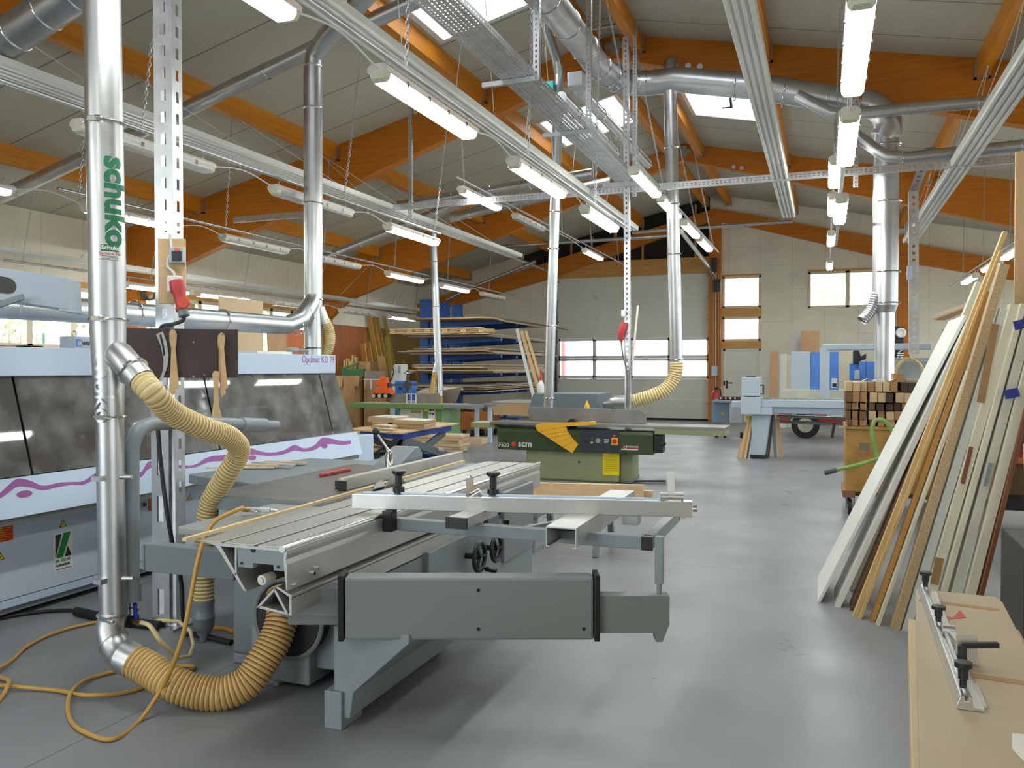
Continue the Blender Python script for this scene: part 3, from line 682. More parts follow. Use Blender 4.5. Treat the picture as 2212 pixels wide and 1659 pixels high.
# left ducts climbing along the roof slope
for q0, q1, y_, r, lab in (((-60, 455), (925, -12), 9.0, .1, 'long galvanised duct climbing the left roof slope behind the second riser'), ((-120, 175), (205, -45), 5.3, .16, 'wide dark galvanised duct climbing the roof slope in the top left corner'),
                           ((975, 470), (1320, 392), 17.3, .11, 'galvanised duct crossing below the second roof frame'), ((690, 562), (1010, 432), 15.6, .1, 'galvanised duct along the lower left of the second frame'),
                           ((860, 445), (1280, 375), 15., .1, 'galvanised duct bending down to the spindle moulder')):
    p0, p1 = P(*q0, y=y_), P(*q1, y=y_); t = thing('roof_duct', lab, 'duct', p0); MB().tube([p0, p1], r, 22).build('pipe', GAL, t, smooth=50)
    for s_ in (.12, .3, .5, .7, .88): m = MB(); collar(m, p0.lerp(p1, s_), p1 - p0, r, .008); m.build('clamp_ring', CHROME, t, smooth=50)
# pipe running from the second riser to the left along the edge bander
RISER2 = thing('dust_riser', 'galvanised dust riser standing on the edge banding machine', 'duct', (-5.43, 8.0, 1.76))
r2 = [P(760, 20, y=7.7), P(706, 82, y=7.9), P(680, 118, y=8.0), P(676, 150, y=8.0), P(677, 768, y=8.0)]
MB().tube([P(815, -40, y=7.5)] + r2, [.115] * 3 + [.105] * 3, 24).build('pipe', GAL, RISER2, smooth=50)
for py in (145, 235, 440, 648, 752): m = MB(); q = P(676, py, y=8.0); collar(m, q, (0, 0, 1), .106, .009); m.build('clamp_ring', CHROME, RISER2, smooth=50)
ys = 7.75; pa = P(-140, 660, y=3.6); e0, e1, e2 = P(618, 703, x=-5.43), P(650, 690, x=-5.43), P(673, 655, x=-5.43)
t = thing('dust_pipe', 'horizontal galvanised pipe along the top of the edge banding machine', 'duct', (-5.43, 3.5, 2.0))
MB().tube([(-5.43, 3.2, e0.z - .02), e0, e0.lerp(e1, .6), e1, e2, P(677, 640, x=-5.43)], .098, 24).build('pipe', GAL, t, smooth=60)
for px, py in ((25, 672), (290, 684), (480, 694), (640, 704), (660, 680)): m = MB(); q = P(px, py, x=-5.43); collar(m, (-5.43, q.y, e0.z if px < 650 else q.z), (0, 1, 0) if px < 630 else (e2 - e0), .098, .008); m.build('clamp_ring', CHROME, t, smooth=50)
m = MB(); h = [P(697, 690, y=8.05), P(712, 715, y=8.1), P(712, 745, y=8.12), P(698, 775, y=8.1)]; ribbed(m, [h[0] + Vector((.02, 0, 0))] + h[1:], .055, .022, 16)
t = thing('suction_hose', 'short cream suction hose curling off the second riser', 'hose', h[0]); m.build('hose_wall', HOSE, t, smooth=70)
MB().tube([P(690, 665, y=8.02), P(703, 700, y=8.06)], [.06, .058], 18).build('branch_collar', GAL, t, smooth=50)
# duct to the spindle moulder, two legs
a, b = P(934, 470, y=17), P(950, 855, y=17)
t = thing('dust_riser', 'thin galvanised dust riser above the green spindle moulder', 'duct', b); MB().tube([P(975, 440, y=17), P(945, 455, y=17), a + Vector((0, 0, -.15)), b], .082, 20).build('pipe', GAL, t, smooth=50)
for s_ in (.25, .5, .75, .97): m = MB(); collar(m, a.lerp(b, s_), b - a, .082, .008); m.build('clamp_ring', CHROME, t, smooth=50)
m = MB(); ribbed(m, [P(950, 855, y=17), P(949, 885, y=16.9), P(940, 905, y=16.7)], .07, .03, 14); t2 = thing('suction_hose', 'tan hose end below the spindle moulder riser', 'hose', b); m.build('hose_wall', HOSEB, t2, smooth=70)
m = MB(); ribbed(m, [P(940, 805, y=16.95), P(934, 845, y=16.8), P(930, 900, y=16.6)], .06, .03, 14); t2 = thing('suction_hose', 'slanting tan hose left of the spindle moulder riser', 'hose', P(940, 805, y=16.95)); m.build('hose_wall', HOSEB, t2, smooth=70)
MB().tube([P(946, 778, y=17), P(939, 808, y=16.95)], .06, 16).build('branch_collar', GAL, t2, smooth=50)
# thin steel pipes near the end wall
for q0, q1, y_, r, lab in (((1060, 534), (1462, 508), 21.5, .045, 'square steel rail hanging across in front of the garage lintel'), ((1365, 502), (1712, 478), 23.5, .045, 'round heating pipe crossing from the garage lintel to the right')):
    tag(MB().tube([P(*q0, y=y_), P(*q1, y=y_)], r, 10).build('steel_pipe', GAL, smooth=50), lab, 'pipe')
tag(MB().tube([P(1472, 500, y=21), P(1530, 575, y=25.6), P(1543, 600, y=25.9)], .06, 8).build('door_track', GAL, smooth=50), 'sloping galvanised track of the sectional garage door', 'rail')
tag(MB().tube([P(1070, 540, y=21.4), P(1185, 585, y=25.5)], .05, 8).build('door_track', GAL, smooth=50), 'sloping steel track at the left of the garage door', 'rail')
tag(MB().tube([P(1157, 565, y=22), P(1010, 625, y=22), P(965, 648, y=22)], .05, 10).build('steel_pipe', GAL, smooth=50), 'sloping heating pipe below the end of the left radiant panel', 'pipe')
# post hanging over the machining centre
y_ = 13.2; q0, q1, q2 = P(1990, 372, y=y_), P(1973, 415, y=y_), P(1974, 765, y=y_)
t = slotted_post('cable_ladder', 'slotted cable ladder hanging down to the machining centre', (q2.x, y_, q2.z), (q1.x, y_, q1.z), .13, .06, cat='cable tray', slot=.4, pitch=.1)
m = MB(); strip(m, Vector((q1.x - .065, y_, q1.z)), (Vector((q1.x + .12, y_ - .8, q1.z + .4)) - q1).normalized(), (1, 0, 0), .95, .13, .1, .4, [(.04, .09)]); m.build('upper_run', GAL2, t, solid=.003)
# ================================================================ sliding table panel saw
TX, TY, ST = -2.07, 2.85, .88       # right edge, near end, height of the sliding table
SAW = thing('panel_saw', 'grey sliding table panel saw filling the foreground', 'saw', (-2.6, 4.6, 0))
E0, EX = (TX, TY, ST), (1, 0, 0)
LEN = 3.25
m = MB()
for a, b in ((-.45, -.335), (-.32, -.165), (-.145, -.045)): m.prism([(a, -.006), (a, 0), (b, 0), (b, -.006)], E0, EX, (0, 0, 1), (0, LEN, 0))
m.prism([(-.45, -.006), (-.045, -.006), (-.045, -.02), (-.36, -.02)], E0, EX, (0, 0, 1), (0, LEN, 0))
m.prism([(-.045, -.02), (-.045, -.003), (-.038, -.003), (-.034, -.012), (-.0, -.012), (0, -.03), (-.006, -.05), (0, -.07), (0, -.18), (-.006, -.18), (-.018, -.06), (-.018, -.02)], E0, EX, (0, 0, 1), (0, LEN, 0))
m.prism([(-.37, -.018), (-.34, -.018), (-.33, -.03), (-.205, -.2), (-.22, -.2), (-.35, -.035)], E0, EX, (0, 0, 1), (0, LEN, 0))
m.prism([(-.265, -.02), (-.255, -.02), (-.255, -.13), (-.265, -.145)], E0, EX, (0, 0, 1), (0, LEN, 0))
m.build('sliding_table', ALUP, SAW, bevel=.0015)
MB().cyl((TX - .018, TY - .01, ST - .005), (TX - .018, TY + LEN + .03, ST - .005), .015, n=14).build('guide_rod', CHROME, SAW, smooth=50)
m = MB()
for a in (-.3275, -.155): m.prism([(a - .007, -.0058), (a - .007, -.0052), (a + .007, -.0052), (a + .007, -.0058)], E0, EX, (0, 0, 1), (0, LEN, 0))
m.build('table_groove', DARK, SAW)
m = MB().prism([(-.255, -.02), (-.19, -.02), (-.18, -.035), (-.165, -.035), (-.155, -.02), (-.02, -.02), (-.012, -.03), (-.012, -.1), (-.07, -.1), (-.07, -.078), (-.175, -.078), (-.175, -.1), (-.25, -.1)], (TX, TY + .004, ST), EX, (0, 0, 1), (0, .03, 0)); m.build('end_plate', GREY, SAW)
MB().cyl((TX - .15, TY + .03, ST - .155), (TX - .15, TY + .1, ST - .155), .022, n=18).cyl((TX - .15, TY + .02, ST - .155), (TX - .15, TY + .03, ST - .155), .012, n=12).build('guide_roller', HOUS, SAW, smooth=50)
m = MB()
for a, b in ((-.23, -.095), (-.045, -.095)): m.cyl((TX + a, TY - .002, ST + b + .012), (TX + a, TY + .004, ST + b + .012), .006, n=8)
m.build('plate_screw', INK, SAW)
for y, z in ((.05, -.165), (.18, -.145), (.21, -.13)): MB().cyl((TX, TY + y, ST + z), (TX + .012, TY + y, ST + z), .008, n=8).build('stop_pin', CHROME, SAW)
# fixed rail below
m = MB()
for pl in ([(-.18, -.275), (-.165, -.275), (-.08, -.19), (-.085, -.18)], [(-.18, -.275), (-.02, -.29), (-.02, -.28), (-.16, -.265)], [(-.085, -.18), (-.09, -.195), (-.03, -.285), (-.02, -.28)], [(-.02, -.29), (.0, -.29), (.0, -.215), (-.012, -.215), (-.012, -.28)], [(-.085, -.18), (-.07, -.175), (0, -.205), (0, -.22), (-.06, -.19)]):
    m.prism(pl, (TX, TY + .03, ST), EX, (0, 0, 1), (0, 2.9, 0))
m.build('carriage_rail', ALUP, SAW, bevel=.001)
MB().box(TX - .05, TY + .8, ST - .4, TX - .004, TY + 2.95, ST - .3).build('rail_support', SAWG, SAW)
# cabinet
CX0, CX1, CY0, CY1 = -3.03, -2.42, 3.68, 5.85
m = MB().box(CX0, CY0, .06, CX1, CY1, .82).box(CX0, CY0, 0, CX0 + .16, CY0 + .5, .06).box(CX0 + .1, CY1 - .4, 0, CX1, CY1, .06)
m.build('cabinet', GREY, SAW, bevel=.012)
MB().box(CX0 + .28, CY0 - .2, .03, CX1 + .02, CY0, .3).box(CX0 + .28, CY0 - .2, 0, CX0 + .44, CY0 - .05, .03).build('front_base', GREY, SAW, bevel=.01)
q = P(585, 1300, y=CY0 - .01)
MB().cyl((-2.52, CY0 - .205, .36), (-2.52, CY0 + .01, .36), .2, n=32).build('suction_opening', DARK, SAW, smooth=50)
MB().torus((-2.52, CY0 - .205, .36), (0, 1, 0), .2, .012, 32, 6).build('opening_rim', GREYD, SAW, smooth=50)
# right base with slanted side and feet
BX = -2.05
m = MB().prism([(-2.06, .05), (-1.98, .05), (-1.96, .17), (-1.68, .425), (-1.68, .46), (-2.06, .46)], (0, 3.18, 0), (1, 0, 0), (0, 0, 1), (.0, 1.1, 0)).box(-2.42, 3.55, .1, -2.06, 4.2, .46)
m.prism([(-2.42, .08), (BX, .08), (BX + .01, .6), (-2.42, .62)], (0, 4.1, 0), (1, 0, 0), (0, 0, 1), (0, 1.75, 0))
m.box(-2.1, 3.16, 0, -2.01, 3.34, .17).box(-2.12, 5.6, 0, -2.04, 5.8, .1).box(-2.1, 3.3, .0, -2.05, 5.7, .1)
m.build('base_frame', GREY, SAW, bevel=.004)
MB().box(BX - .02, 5.2, .3, BX + .03, 5.8, .78).build('control_box', GREYD, SAW, bevel=.008)
# tables left of the blade
m = MB().box(-3.47, 3.93, .79, -2.545, 5.62, .866); m.build('cast_table', GREY, SAW, bevel=.004)
MB().box(-3.468, 3.932, .866, -2.547, 5.618, .87).build('table_top', CAST, SAW)
MB().box(-2.93, 3.16, .815, -2.56, 3.9, .855).build('extension_plate', mat('pale ground table plate', srgb(158, 158, 156), .4, .2, .04, 3), SAW, bevel=.008)
m = MB().prism([(-4.1, 4.62), (-3.48, 4.45), (-3.48, 5.9), (-4.05, 5.9), (-4.25, 4.7)], (0, 0, .8), (1, 0, 0), (0, 1, 0), (0, 0, .066)); m.build('side_extension', GREY, SAW, bevel=.006)
MB().box(-3.505, 5.63, .78, -2.56, 6.05, .864).build('rear_extension', GREY, SAW, bevel=.006)
MB().box(CX0 - .6, 3.66, .46, CX0 + .02, 3.74, .62).box(CX0 - .62, 3.655, .465, CX0 - .6, 3.745, .615).build('side_arm', GREY, SAW, bevel=.006)
# rip fence
FX = -2.8
m = MB().prism([(-.07, 0), (0, 0), (0, .075), (-.02, .075), (-.024, .062), (-.045, .062), (-.05, .075), (-.07, .06)], (FX + .06, 4.38, .872), (1, 0, 0), (0, 0, 1), (0, 1.75, 0)); m.build('rip_fence', ALUP, SAW, bevel=.002)
MB().box(FX - .012, 4.36, .875, FX + .06, 4.379, .93).build('fence_cap', BLACK, SAW)
m = MB().prism([(0, 0), (.42, 0), (.42, .1), (.36, .15), (.3, .15), (.05, .05)], (FX - .3, 5.3, .872), (0, 1, 0), (0, 0, 1), (.2, 0, 0)); m.build('fence_carrier', GREY, SAW, bevel=.008)
h = Vector((FX - .16, 5.3, .98)); m = MB().lathe([(.03, -.1), (.03, .02), (.02, .03), (.02, .05)], h, (0, 0, 1)).cyl(h + Vector((0, 0, .04)), h + Vector((-.09, -.02, .17)), .009); m.build('clamp_lever', CHROME, SAW, smooth=50)
MB().sph(h + Vector((-.095, -.022, .18)), .028, 14).build('lever_ball', BLACK, SAW, smooth=60)
# blade and riving knife
m = MB(); n = 44; pts = []
for i in range(n): a = 2 * PI * i / n; pts += [(.15 * math.cos(a), .15 * math.sin(a)), (.158 * math.cos(a + .05), .158 * math.sin(a + .05))]
m.prism(pts, (-2.56, 4.66, .79), (0, 1, 0), (0, 0, 1), (.004, 0, 0)); m.build('saw_blade', mat('saw blade steel', (.3, .3, .29), .35, .9), SAW)
MB().prism([(-.09, 0), (.06, 0), (.06, .03), (.02, .065), (-.05, .05)], (-2.56, 4.46, .87), (0, 1, 0), (0, 0, 1), (.004, 0, 0)).build('riving_knife', CHROME, SAW)
# outrigger frame, crosscut fence
OZ = .83
m = MB()
for a, b in (((-2.06, 3.72), (-.72, 3.72)), ((-2.0, 4.62), (-.76, 4.62)), ((-.745, 3.72), (-.745, 4.62))): m.bar((*a, OZ), (*b, OZ), .05, .06)
m.bar((-1.45, 3.74, OZ - .01), (-1.02, 4.6, OZ - .01), .03, .03)
m.build('outrigger_frame', GREY, SAW, bevel=.004)
MB().box(-.77, 3.69, OZ - .032, -.718, 3.7, OZ + .03).build('frame_cap', BLACK, SAW)
m = MB().prism([(-.07, 0), (.07, 0), (.07, -.09), (.055, -.09), (.055, -.086), (.066, -.086), (.066, -.006), (-.066, -.006), (-.066, -.086), (-.055, -.086), (-.055, -.09), (-.07, -.09)], (-1.09, 3.5, OZ + .085), (1, 0, 0), (0, 0, 1), (0, 1.2, 0)); m.build('support_profile', ALUP, SAW)
m = MB().prism([(-.05, 0), (.05, 0), (.05, -.05), (-.05, -.05)], (-1.62, 3.55, OZ + .085), (1, 0, 0), (0, 0, 1), (0, .4, 0)); m.build('support_profile', ALUP, SAW)
MB().box(-1.675, 3.54, OZ + .033, -1.565, 3.552, OZ + .087).build('profile_cap', BLACK, SAW)
MB().box(-.92, 3.95, OZ + .03, -.84, 4.03, OZ + .085).build('mounting_block', ALUP, SAW, bevel=.003)
m = MB().bar((-2.25, 3.66, .945), (-.59, 4.02, .945), .06, .075); m.build('crosscut_fence', ALU, SAW, bevel=.003)
fd = Vector((1.66, .36, 0)).normalized(); fn = Vector((-fd.y, fd.x, 0)); fo = Vector((-2.25, 3.66, .945))
MB().bar(fo + fd * .05 + fn * .012 + Vector((0, 0, .042)), fo + fd * 1.62 + fn * .012 + Vector((0, 0, .042)), .012, .008).build('scale_strip', WHITEP, SAW)
for s_ in (.23, .72):
    p_ = fo + fd * s_ + fn * (.03 if s_ < .4 else .03) + Vector((0, 0, .04))
    m = MB().lathe([(.03, 0), (.03, .03), (.018, .035), (.018, .09), (.034, .1), (.036, .108), (.034, .114), (0, .116)], p_, (0, 0, 1), 18); m.build('clamp_knob', BLACK, SAW, smooth=40)
p_ = fo + fd * .6 + Vector((0, 0, .03))
m = MB().prism([(.11 * math.cos(a), .11 * math.sin(a)) for a in [PI * .5 + PI * i / 12 for i in range(13)]] + [(.02, -.1), (.03, 0), (.02, .1)], p_ - fd * .008, fn * -1, (0, 0, 1), fd * .016); m.cyl(p_ + fd * .008, p_ + fd * .06 + Vector((0, 0, .03)), .02); m.build('stop_flap', CHROME, SAW, smooth=40)
p_ = fo + fd * 1.6 + Vector((0, 0, .055))
m = MB().cyl(p_ - fd * .055, p_ - fd * .015, .022).cyl(p_ + fd * .015, p_ + fd * .055, .022).box(p_.x - .05, p_.y - .02, p_.z - .02, p_.x + .05, p_.y + .02, p_.z - .01); m.cyl(p_ - fd * .02, p_ + fd * .02, .014); m.build('end_stop', ALU, SAW, smooth=40)
m = MB().bar(p_ + Vector((0, 0, .005)), p_ + Vector((-.01, .02, .12)), .012, .035, up=fd); m.build('stop_finger', ALU, SAW)
p_ = fo + fd * 1.7; m = MB().cyl(p_, p_ + fd * .02, .016).cyl(p_ + Vector((-.05, -.01, -.05)), p_ + Vector((-.05, -.01, -.035)), .014); m.build('end_screw', CHROME, SAW)
MB().box(-2.075, 3.64, .8, -2.02, 3.7, .905).build('clamp_block', BLACK, SAW, bevel=.004)
m = MB().cyl((-1.72, 4.0, .84), (-1.6, 4.06, .86), .013).cyl((-1.66, 4.0, .84), (-1.66, 4.0, .78), .014).cyl((-1.55, 4.02, .83), (-1.55, 4.02, .76), .016); m.build('clamp_handle', BLACK, SAW)
# leg and swing arm
AU = Vector((math.cos(YAW), math.sin(YAW), 0)); AN = Vector((-AU.y, AU.x, 0))
A0 = P(736, 1310, d=3.6); A0.z = 0; AL = (P(1290, 1310, d=3.6) - P(736, 1310, d=3.6)).length
m = MB().obox(A0 + AU * AL / 2 + AN * .05 + Vector((0, 0, .572)), AU, AN, (0, 0, 1), AL - .03, .1, .275); m.build('swing_arm', SAWG, SAW, bevel=.012)
m = MB()
for s_, w_ in ((0, .025), (AL, .025)): MB().obox(A0 + AU * s_ + AN * .05 + Vector((0, 0, .575)), AU, AN, (0, 0, 1), w_, .112, .29).build('arm_cap', BLACK, SAW, bevel=.004)
for s_, z in ((.6, .655), (.6, .485), (1.06, .485)): MB().cyl(A0 + AU * s_ + Vector((0, 0, z)) - AN * .002, A0 + AU * s_ + Vector((0, 0, z)) + AN * .01, .008, n=10).build('arm_screw', BLACK, SAW)
x0, x1 = AL + .012, AL + .32
m = MB().prism([(x0, .46), (x0, .625), (x1, .625), (x1, .5), (x1 - .03, .42), (x1 - .06, .42), (x1 - .065, .46)], A0 + AN * .02, AU, (0, 0, 1), AN * .07); m.build('telescopic_arm', SAWG, SAW, bevel=.003)
MB().obox(A0 + AN * .09 - AU * .14 + Vector((0, 0, .59)), AU, AN, (0, 0, 1), .27, .09, .13).build('inner_arm', SAWG, SAW, bevel=.004)
MB().obox(A0 + AN * .1 - AU * .13 + Vector((0, 0, .565)), AU, AN, (0, 0, 1), .24, .06, .17).build('arm_hinge', SAWG, SAW, bevel=.004)
p_ = A0 + AU * (x1 - .04) + AN * .055; LZ = P(1432, 1158, d=3.65).z
m = MB().cyl(p_ + Vector((0, 0, .622)), p_ + Vector((0, 0, .69)), .012).bar(p_ + Vector((0, 0, .67)), (p_.x, p_.y, LZ), .036, .036); m.build('outrigger_leg', GREY, SAW, bevel=.003)
# handwheels
for c, r_ in ((P(1036, 1203, x=-1.95), .085), (P(1062, 1190, x=-1.95) + Vector((0, .08, 0)), .08)):
    m = MB().torus(c, (1, .0, 0), r_, .014, 28, 8).cyl(c, c + Vector((-.09, 0, 0)), .018)
    for a in (0, 2.1, 4.2): m.bar(c, c + Vector((0, r_ * math.cos(a), r_ * math.sin(a))), .02, .012)
    w_ = m.build('handwheel', BLACK, SAW, smooth=50)
c = P(1036, 1203, x=-1.95) + Vector((0, .03, -.075)); MB().lathe([(.006, 0), (.006, .02), (.013, .025), (.016, .06), (.013, .1), (0, .102)], c, (1, .05, -.1), 12).build('crank_grip', BLACK, SAW, smooth=50)
c = P(1062, 1130, x=-1.9); m = MB().obox(c, (.6, .5, .3), (-.5, .7, 0), (0, 0, 1), .1, .07, .08); m.build('switch_box', GREY, SAW); MB().sph(c + Vector((-.03, -.05, .03)), .018, 10).build('stop_button', RED, SAW, smooth=60)

# things lying on the saw
a, b = P(398, 1166, z=.895), P(1002, 996, z=.895)
tag(MB().bar(a, b, .022, .014).build('wooden_stick', PINEY), 'long thin pine stick lying along the saw sliding table', 'stick')
m = MB(); c = P(720, 1020, z=.885); d = (P(765, 1014, z=.885) - P(675, 1030, z=.885)); d.normalize(); n_ = Vector((-d.y, d.x, 0))
m.prism([(-.17, -.02), (-.16, -.03), (.05, -.012), (.12, .0), (.19, -.01), (.2, .012), (.13, .03), (.05, .02), (-.15, .006)], c - Vector((0, 0, .012)), d, n_, (0, 0, .022)); tag(m.build('push_stick', RED, bevel=.006), 'red plastic push stick lying on the cast iron saw table', 'push stick')
m = MB(); c = P(560, 1008, z=.88)
for i, (px, py, L, a, h) in enumerate(((520, 1012, .5, .4, 0), (545, 1006, .45, .2, .012), (590, 1003, .4, -.1, .02), (615, 1000, .36, .1, .01))):
    c = P(px, py, z=.87 + h); m = MB().obox(c + Vector((0, 0, .006)), (math.cos(a), math.sin(a), 0), (-math.sin(a), math.cos(a), 0), (0, 0, 1), L, .05 + .02 * (i % 2), .01)
    tag(m.build('offcut_strip', [LAMC, PINEX, LAMG, PINEX][i]), ['wide pale offcut under the others on the saw side table', 'narrow pine offcut across the middle of the saw side table', 'thin grey strip offcut on the saw side table', 'rightmost pine sliver on the saw side table'][i], 'offcut', 'offcuts on the saw side table')
# blow gun and its hose
g = P(560, 1101, z=.885); d = Vector((.93, .3, 0)).normalized()
t = thing('blow_gun', 'small metal air blow gun lying on the saw extension plate', 'blow gun', g)
MB().bar(g - d * .05, g + d * .06, .022, .024).cyl(g + d * .06, g + d * .1 + Vector((0, 0, -.006)), .008).bar(g - d * .04 + Vector((.0, -.01, -.0)), g - d * .0 + Vector((.01, -.035, -.01)), .012, .012).build('gun_body', GAL, t, bevel=.003)
MB().cyl(g - d * .05, g - d * .085, .013).build('brass_fitting', mat('brass', (.6, .42, .14), .3, .9), t)
hp = [g - d * .085, P(500, 1107, d=3.98), P(470, 1122, d=3.95), P(447, 1150, d=3.9), P(430, 1200, d=3.82), P(412, 1290, d=3.76), P(396, 1370, d=3.74), P(372, 1440, d=3.76), P(345, 1495, d=3.86), P(305, 1553, z=.012), P(240, 1597, z=.012), P(180, 1580, z=.012), P(147, 1535, z=.012), P(160, 1487, z=.03), P(210, 1460, z=.012), P(255, 1449, z=.012), P(330, 1440, z=.012), P(420, 1440, z=.012), P(330, 1478, z=.012), P(270, 1496, z=.012), P(200, 1502, z=.03), P(120, 1491, z=.012), P(40, 1484, z=.02), P(-60, 1480, z=.012), P(-90, 1540, z=.012), P(-30, 1530, z=.012), P(8, 1500, z=.012), P(17, 1482, z=.034), P(5, 1465, z=.012), P(-30, 1450, z=.012), P(-10, 1445, z=.03), P(20, 1430, z=.012), P(60, 1395, z=.012), P(110, 1370, z=.012), P(170, 1352, z=.012), P(215, 1343, z=.012), P(262, 1338, z=.012), P(290, 1322, z=.05), P(296, 1312, z=.12)]
tag(MB().tube(spline(hp, 10), .0105, 10).build('air_hose', AIR, smooth=70), 'tan air hose coiled on the floor and led up to the blow gun', 'hose')

# ================================================================ front extraction riser
RX1, RY1 = P(230, 500, d=4.1).xy; TILT = .012
def rp(z): return Vector((RX1 + (2.2 - z) * .012, RY1, z))
z1, z2, z3 = P(230, 690, d=4.1).z, P(230, 900, d=4.1).z, P(236, 1330, d=4.1).z
FR = thing('dust_riser', 'tall galvanised front riser with green lettering standing left of the saw', 'duct', (RX1, RY1, 0))
MB().tube([rp(4.6), rp(z1)], .086, 36).build('upper_pipe', GAL, FR, smooth=50)
MB().tube([rp(z1), rp(z1 - .06), rp(z2 + .02), rp(z2)], [.084, .084, .067, .066], 36).build('y_branch', GAL, FR, smooth=50)
b0 = rp(z1 - .12); b1 = P(306, 822, d=4.02); bd = (b1 - b0).normalized()
MB().tube([b0, b0.lerp(b1, .12), b0.lerp(b1, .3), b0.lerp(b1, .7), b1], [.012, .05, .07, .068, .066], 28).build('branch_pipe', GAL, FR, smooth=50)
MB().tube([b0.lerp(b1, .72), b0.lerp(b1, .76)], .078, 28).build('branch_collar', CHROME, FR, smooth=50)
MB().tube([rp(z2), rp(z3)], .0655, 36).build('lower_pipe', GAL, FR, smooth=50)
el = [rp(z3), P(238, 1358, d=4.1), P(246, 1388, d=4.08), P(260, 1411, d=4.05), P(278, 1423, d=4.01)]; e_end = el[-1]
MB().tube(spline(el, 3), [.0655 + .0006 * i for i in range(13)], 30).build('floor_elbow', GAL, FR, smooth=60)
hd = (P(324, 1446, d=3.96) - P(278, 1423, d=4.01)).normalized(); MB().tube([e_end - hd * .03, e_end + hd * .05], .08, 30).build('elbow_collar', GAL, FR, smooth=50)
for q_ in (el[2], el[3]): m = MB(); m.torus(q_, el[3] - el[2], .071, .003, 26, 6); m.build('elbow_seam', GAL, FR, smooth=50)
for z, r_ in ((P(228, 268, d=4.1).z, .09), (z1, .09), (z2, .07), (z3, .072)):
    m = MB(); collar(m, rp(z), (0, 0, 1), r_ - .003, .006); p_ = rp(z) + Vector((.03, -r_ - .006, 0)); m.obox(p_, (1, 0, 0), (0, 1, 0), (0, 0, 1), .06, .016, .022); m.cyl(p_ + Vector((.03, -.01, 0)), p_ + Vector((.065, -.01, -.004)), .008); m.build('clamp_ring', CHROME, FR, smooth=50)
for py in (1030, 1250):
    z = P(236, py, d=4.1).z; m = MB().tube([rp(z - .022), rp(z + .022)], .0675, 32); m.box(rp(z).x - .02, rp(z).y - .1, z - .012, rp(z).x + .03, rp(z).y - .06, z + .012).cyl(rp(z) + Vector((.06, 0, 0)), rp(z) + Vector((.115, .02, 0)), .012); m.build('pipe_bracket', GAL, FR, smooth=50)
fa = -PI / 2 + .22    # azimuth that faces the camera and a little right
zt = P(250, 345, d=4.1).z
text_on_tube('schuko', rp(zt), .086, -PI / 2 + .62 + .2, .155, SGRN, FR, bold=.006, tilt=-.012)
lz = P(250, 530, d=4.1).z; b_ = rp(lz)
lab = patch_on_tube(MB(), b_, .0862, -PI / 2 + .42, -PI / 2 + 1.5, lz - .085, lz, 10).build('service_label', WHITE, FR)
patch_on_tube(MB(), b_, .0866, -PI / 2 + .52, -PI / 2 + 1.5, lz - .04, lz - .006, 10).build('label_band', SGRN, lab)
text_on_tube('Schuko', (b_.x, b_.y, lz - .031), .0866, -PI / 2 + .54, .03, WINK, lab, vertical=False, bold=.001)
text_on_tube('Service-Tel', (b_.x, b_.y, lz - .057), .0862, -PI / 2 + .44, .022, RINK, lab, vertical=False)
m = MB()
for i in range(4): patch_on_tube(m, b_, .0864, -PI / 2 + .55, -PI / 2 + 1.45, lz - .082 + .006 * i, lz - .0798 + .006 * i, 8, .001)
m.build('print_lines', INK, lab)
zt = P(230, 735, d=4.1).z; text_on_tube('Schuko', (rp(zt).x, rp(zt).y, zt), .078, -PI / 2 - .15, .14, GAL, FR, bold=.001, off=.001, tilt=-.012)
# hoses hanging from it
m = MB(); hp = [b1 - bd * .02, b1 + bd * .08, P(370, 890, d=4.15), P(440, 925, d=4.35), P(500, 948, d=4.6), P(517, 975, d=4.75), P(488, 1028, d=4.82), P(455, 1085, d=4.9), P(443, 1160, d=4.92), P(441, 1240, d=4.92), P(440, 1300, d=4.92)]
ribbed(m, hp, .058, .022, 22); t = thing('suction_hose', 'cream corrugated hose from the riser branch hanging behind the saw table', 'hose', hp[0]); m.build('hose_wall', HOSE, t, smooth=75)
e = P(440, 1296, d=4.92); m = MB().lathe([(.062, 0), (.063, -.02), (.061, -.03), (.061, -.09), (.066, -.095), (.066, -.105), (.062, -.11), (.06, -.16), (.026, -.22), (.024, -.3), (.02, -.3)], e, (0, 0, 1), 24); m.build('nozzle', mat('grey plastic nozzle', srgb(120, 128, 132), .35), t, smooth=50)
m = MB(); hp = [e_end + hd * .03, P(326, 1448, d=3.97), P(372, 1476, d=3.93), P(428, 1494, d=3.93), P(486, 1496, d=3.94), P(534, 1474, d=3.97), P(568, 1428, d=4.02), P(597, 1376, d=4.08), P(612, 1325, d=4.14), P(612, 1280, d=4.22)]
ribbed(m, hp, .078, .021, 26, .05); t = thing('suction_hose', 'thick tan corrugated hose looping over the floor into the saw', 'hose', hp[0]); m.build('hose_wall', HOSEB, t, smooth=75)

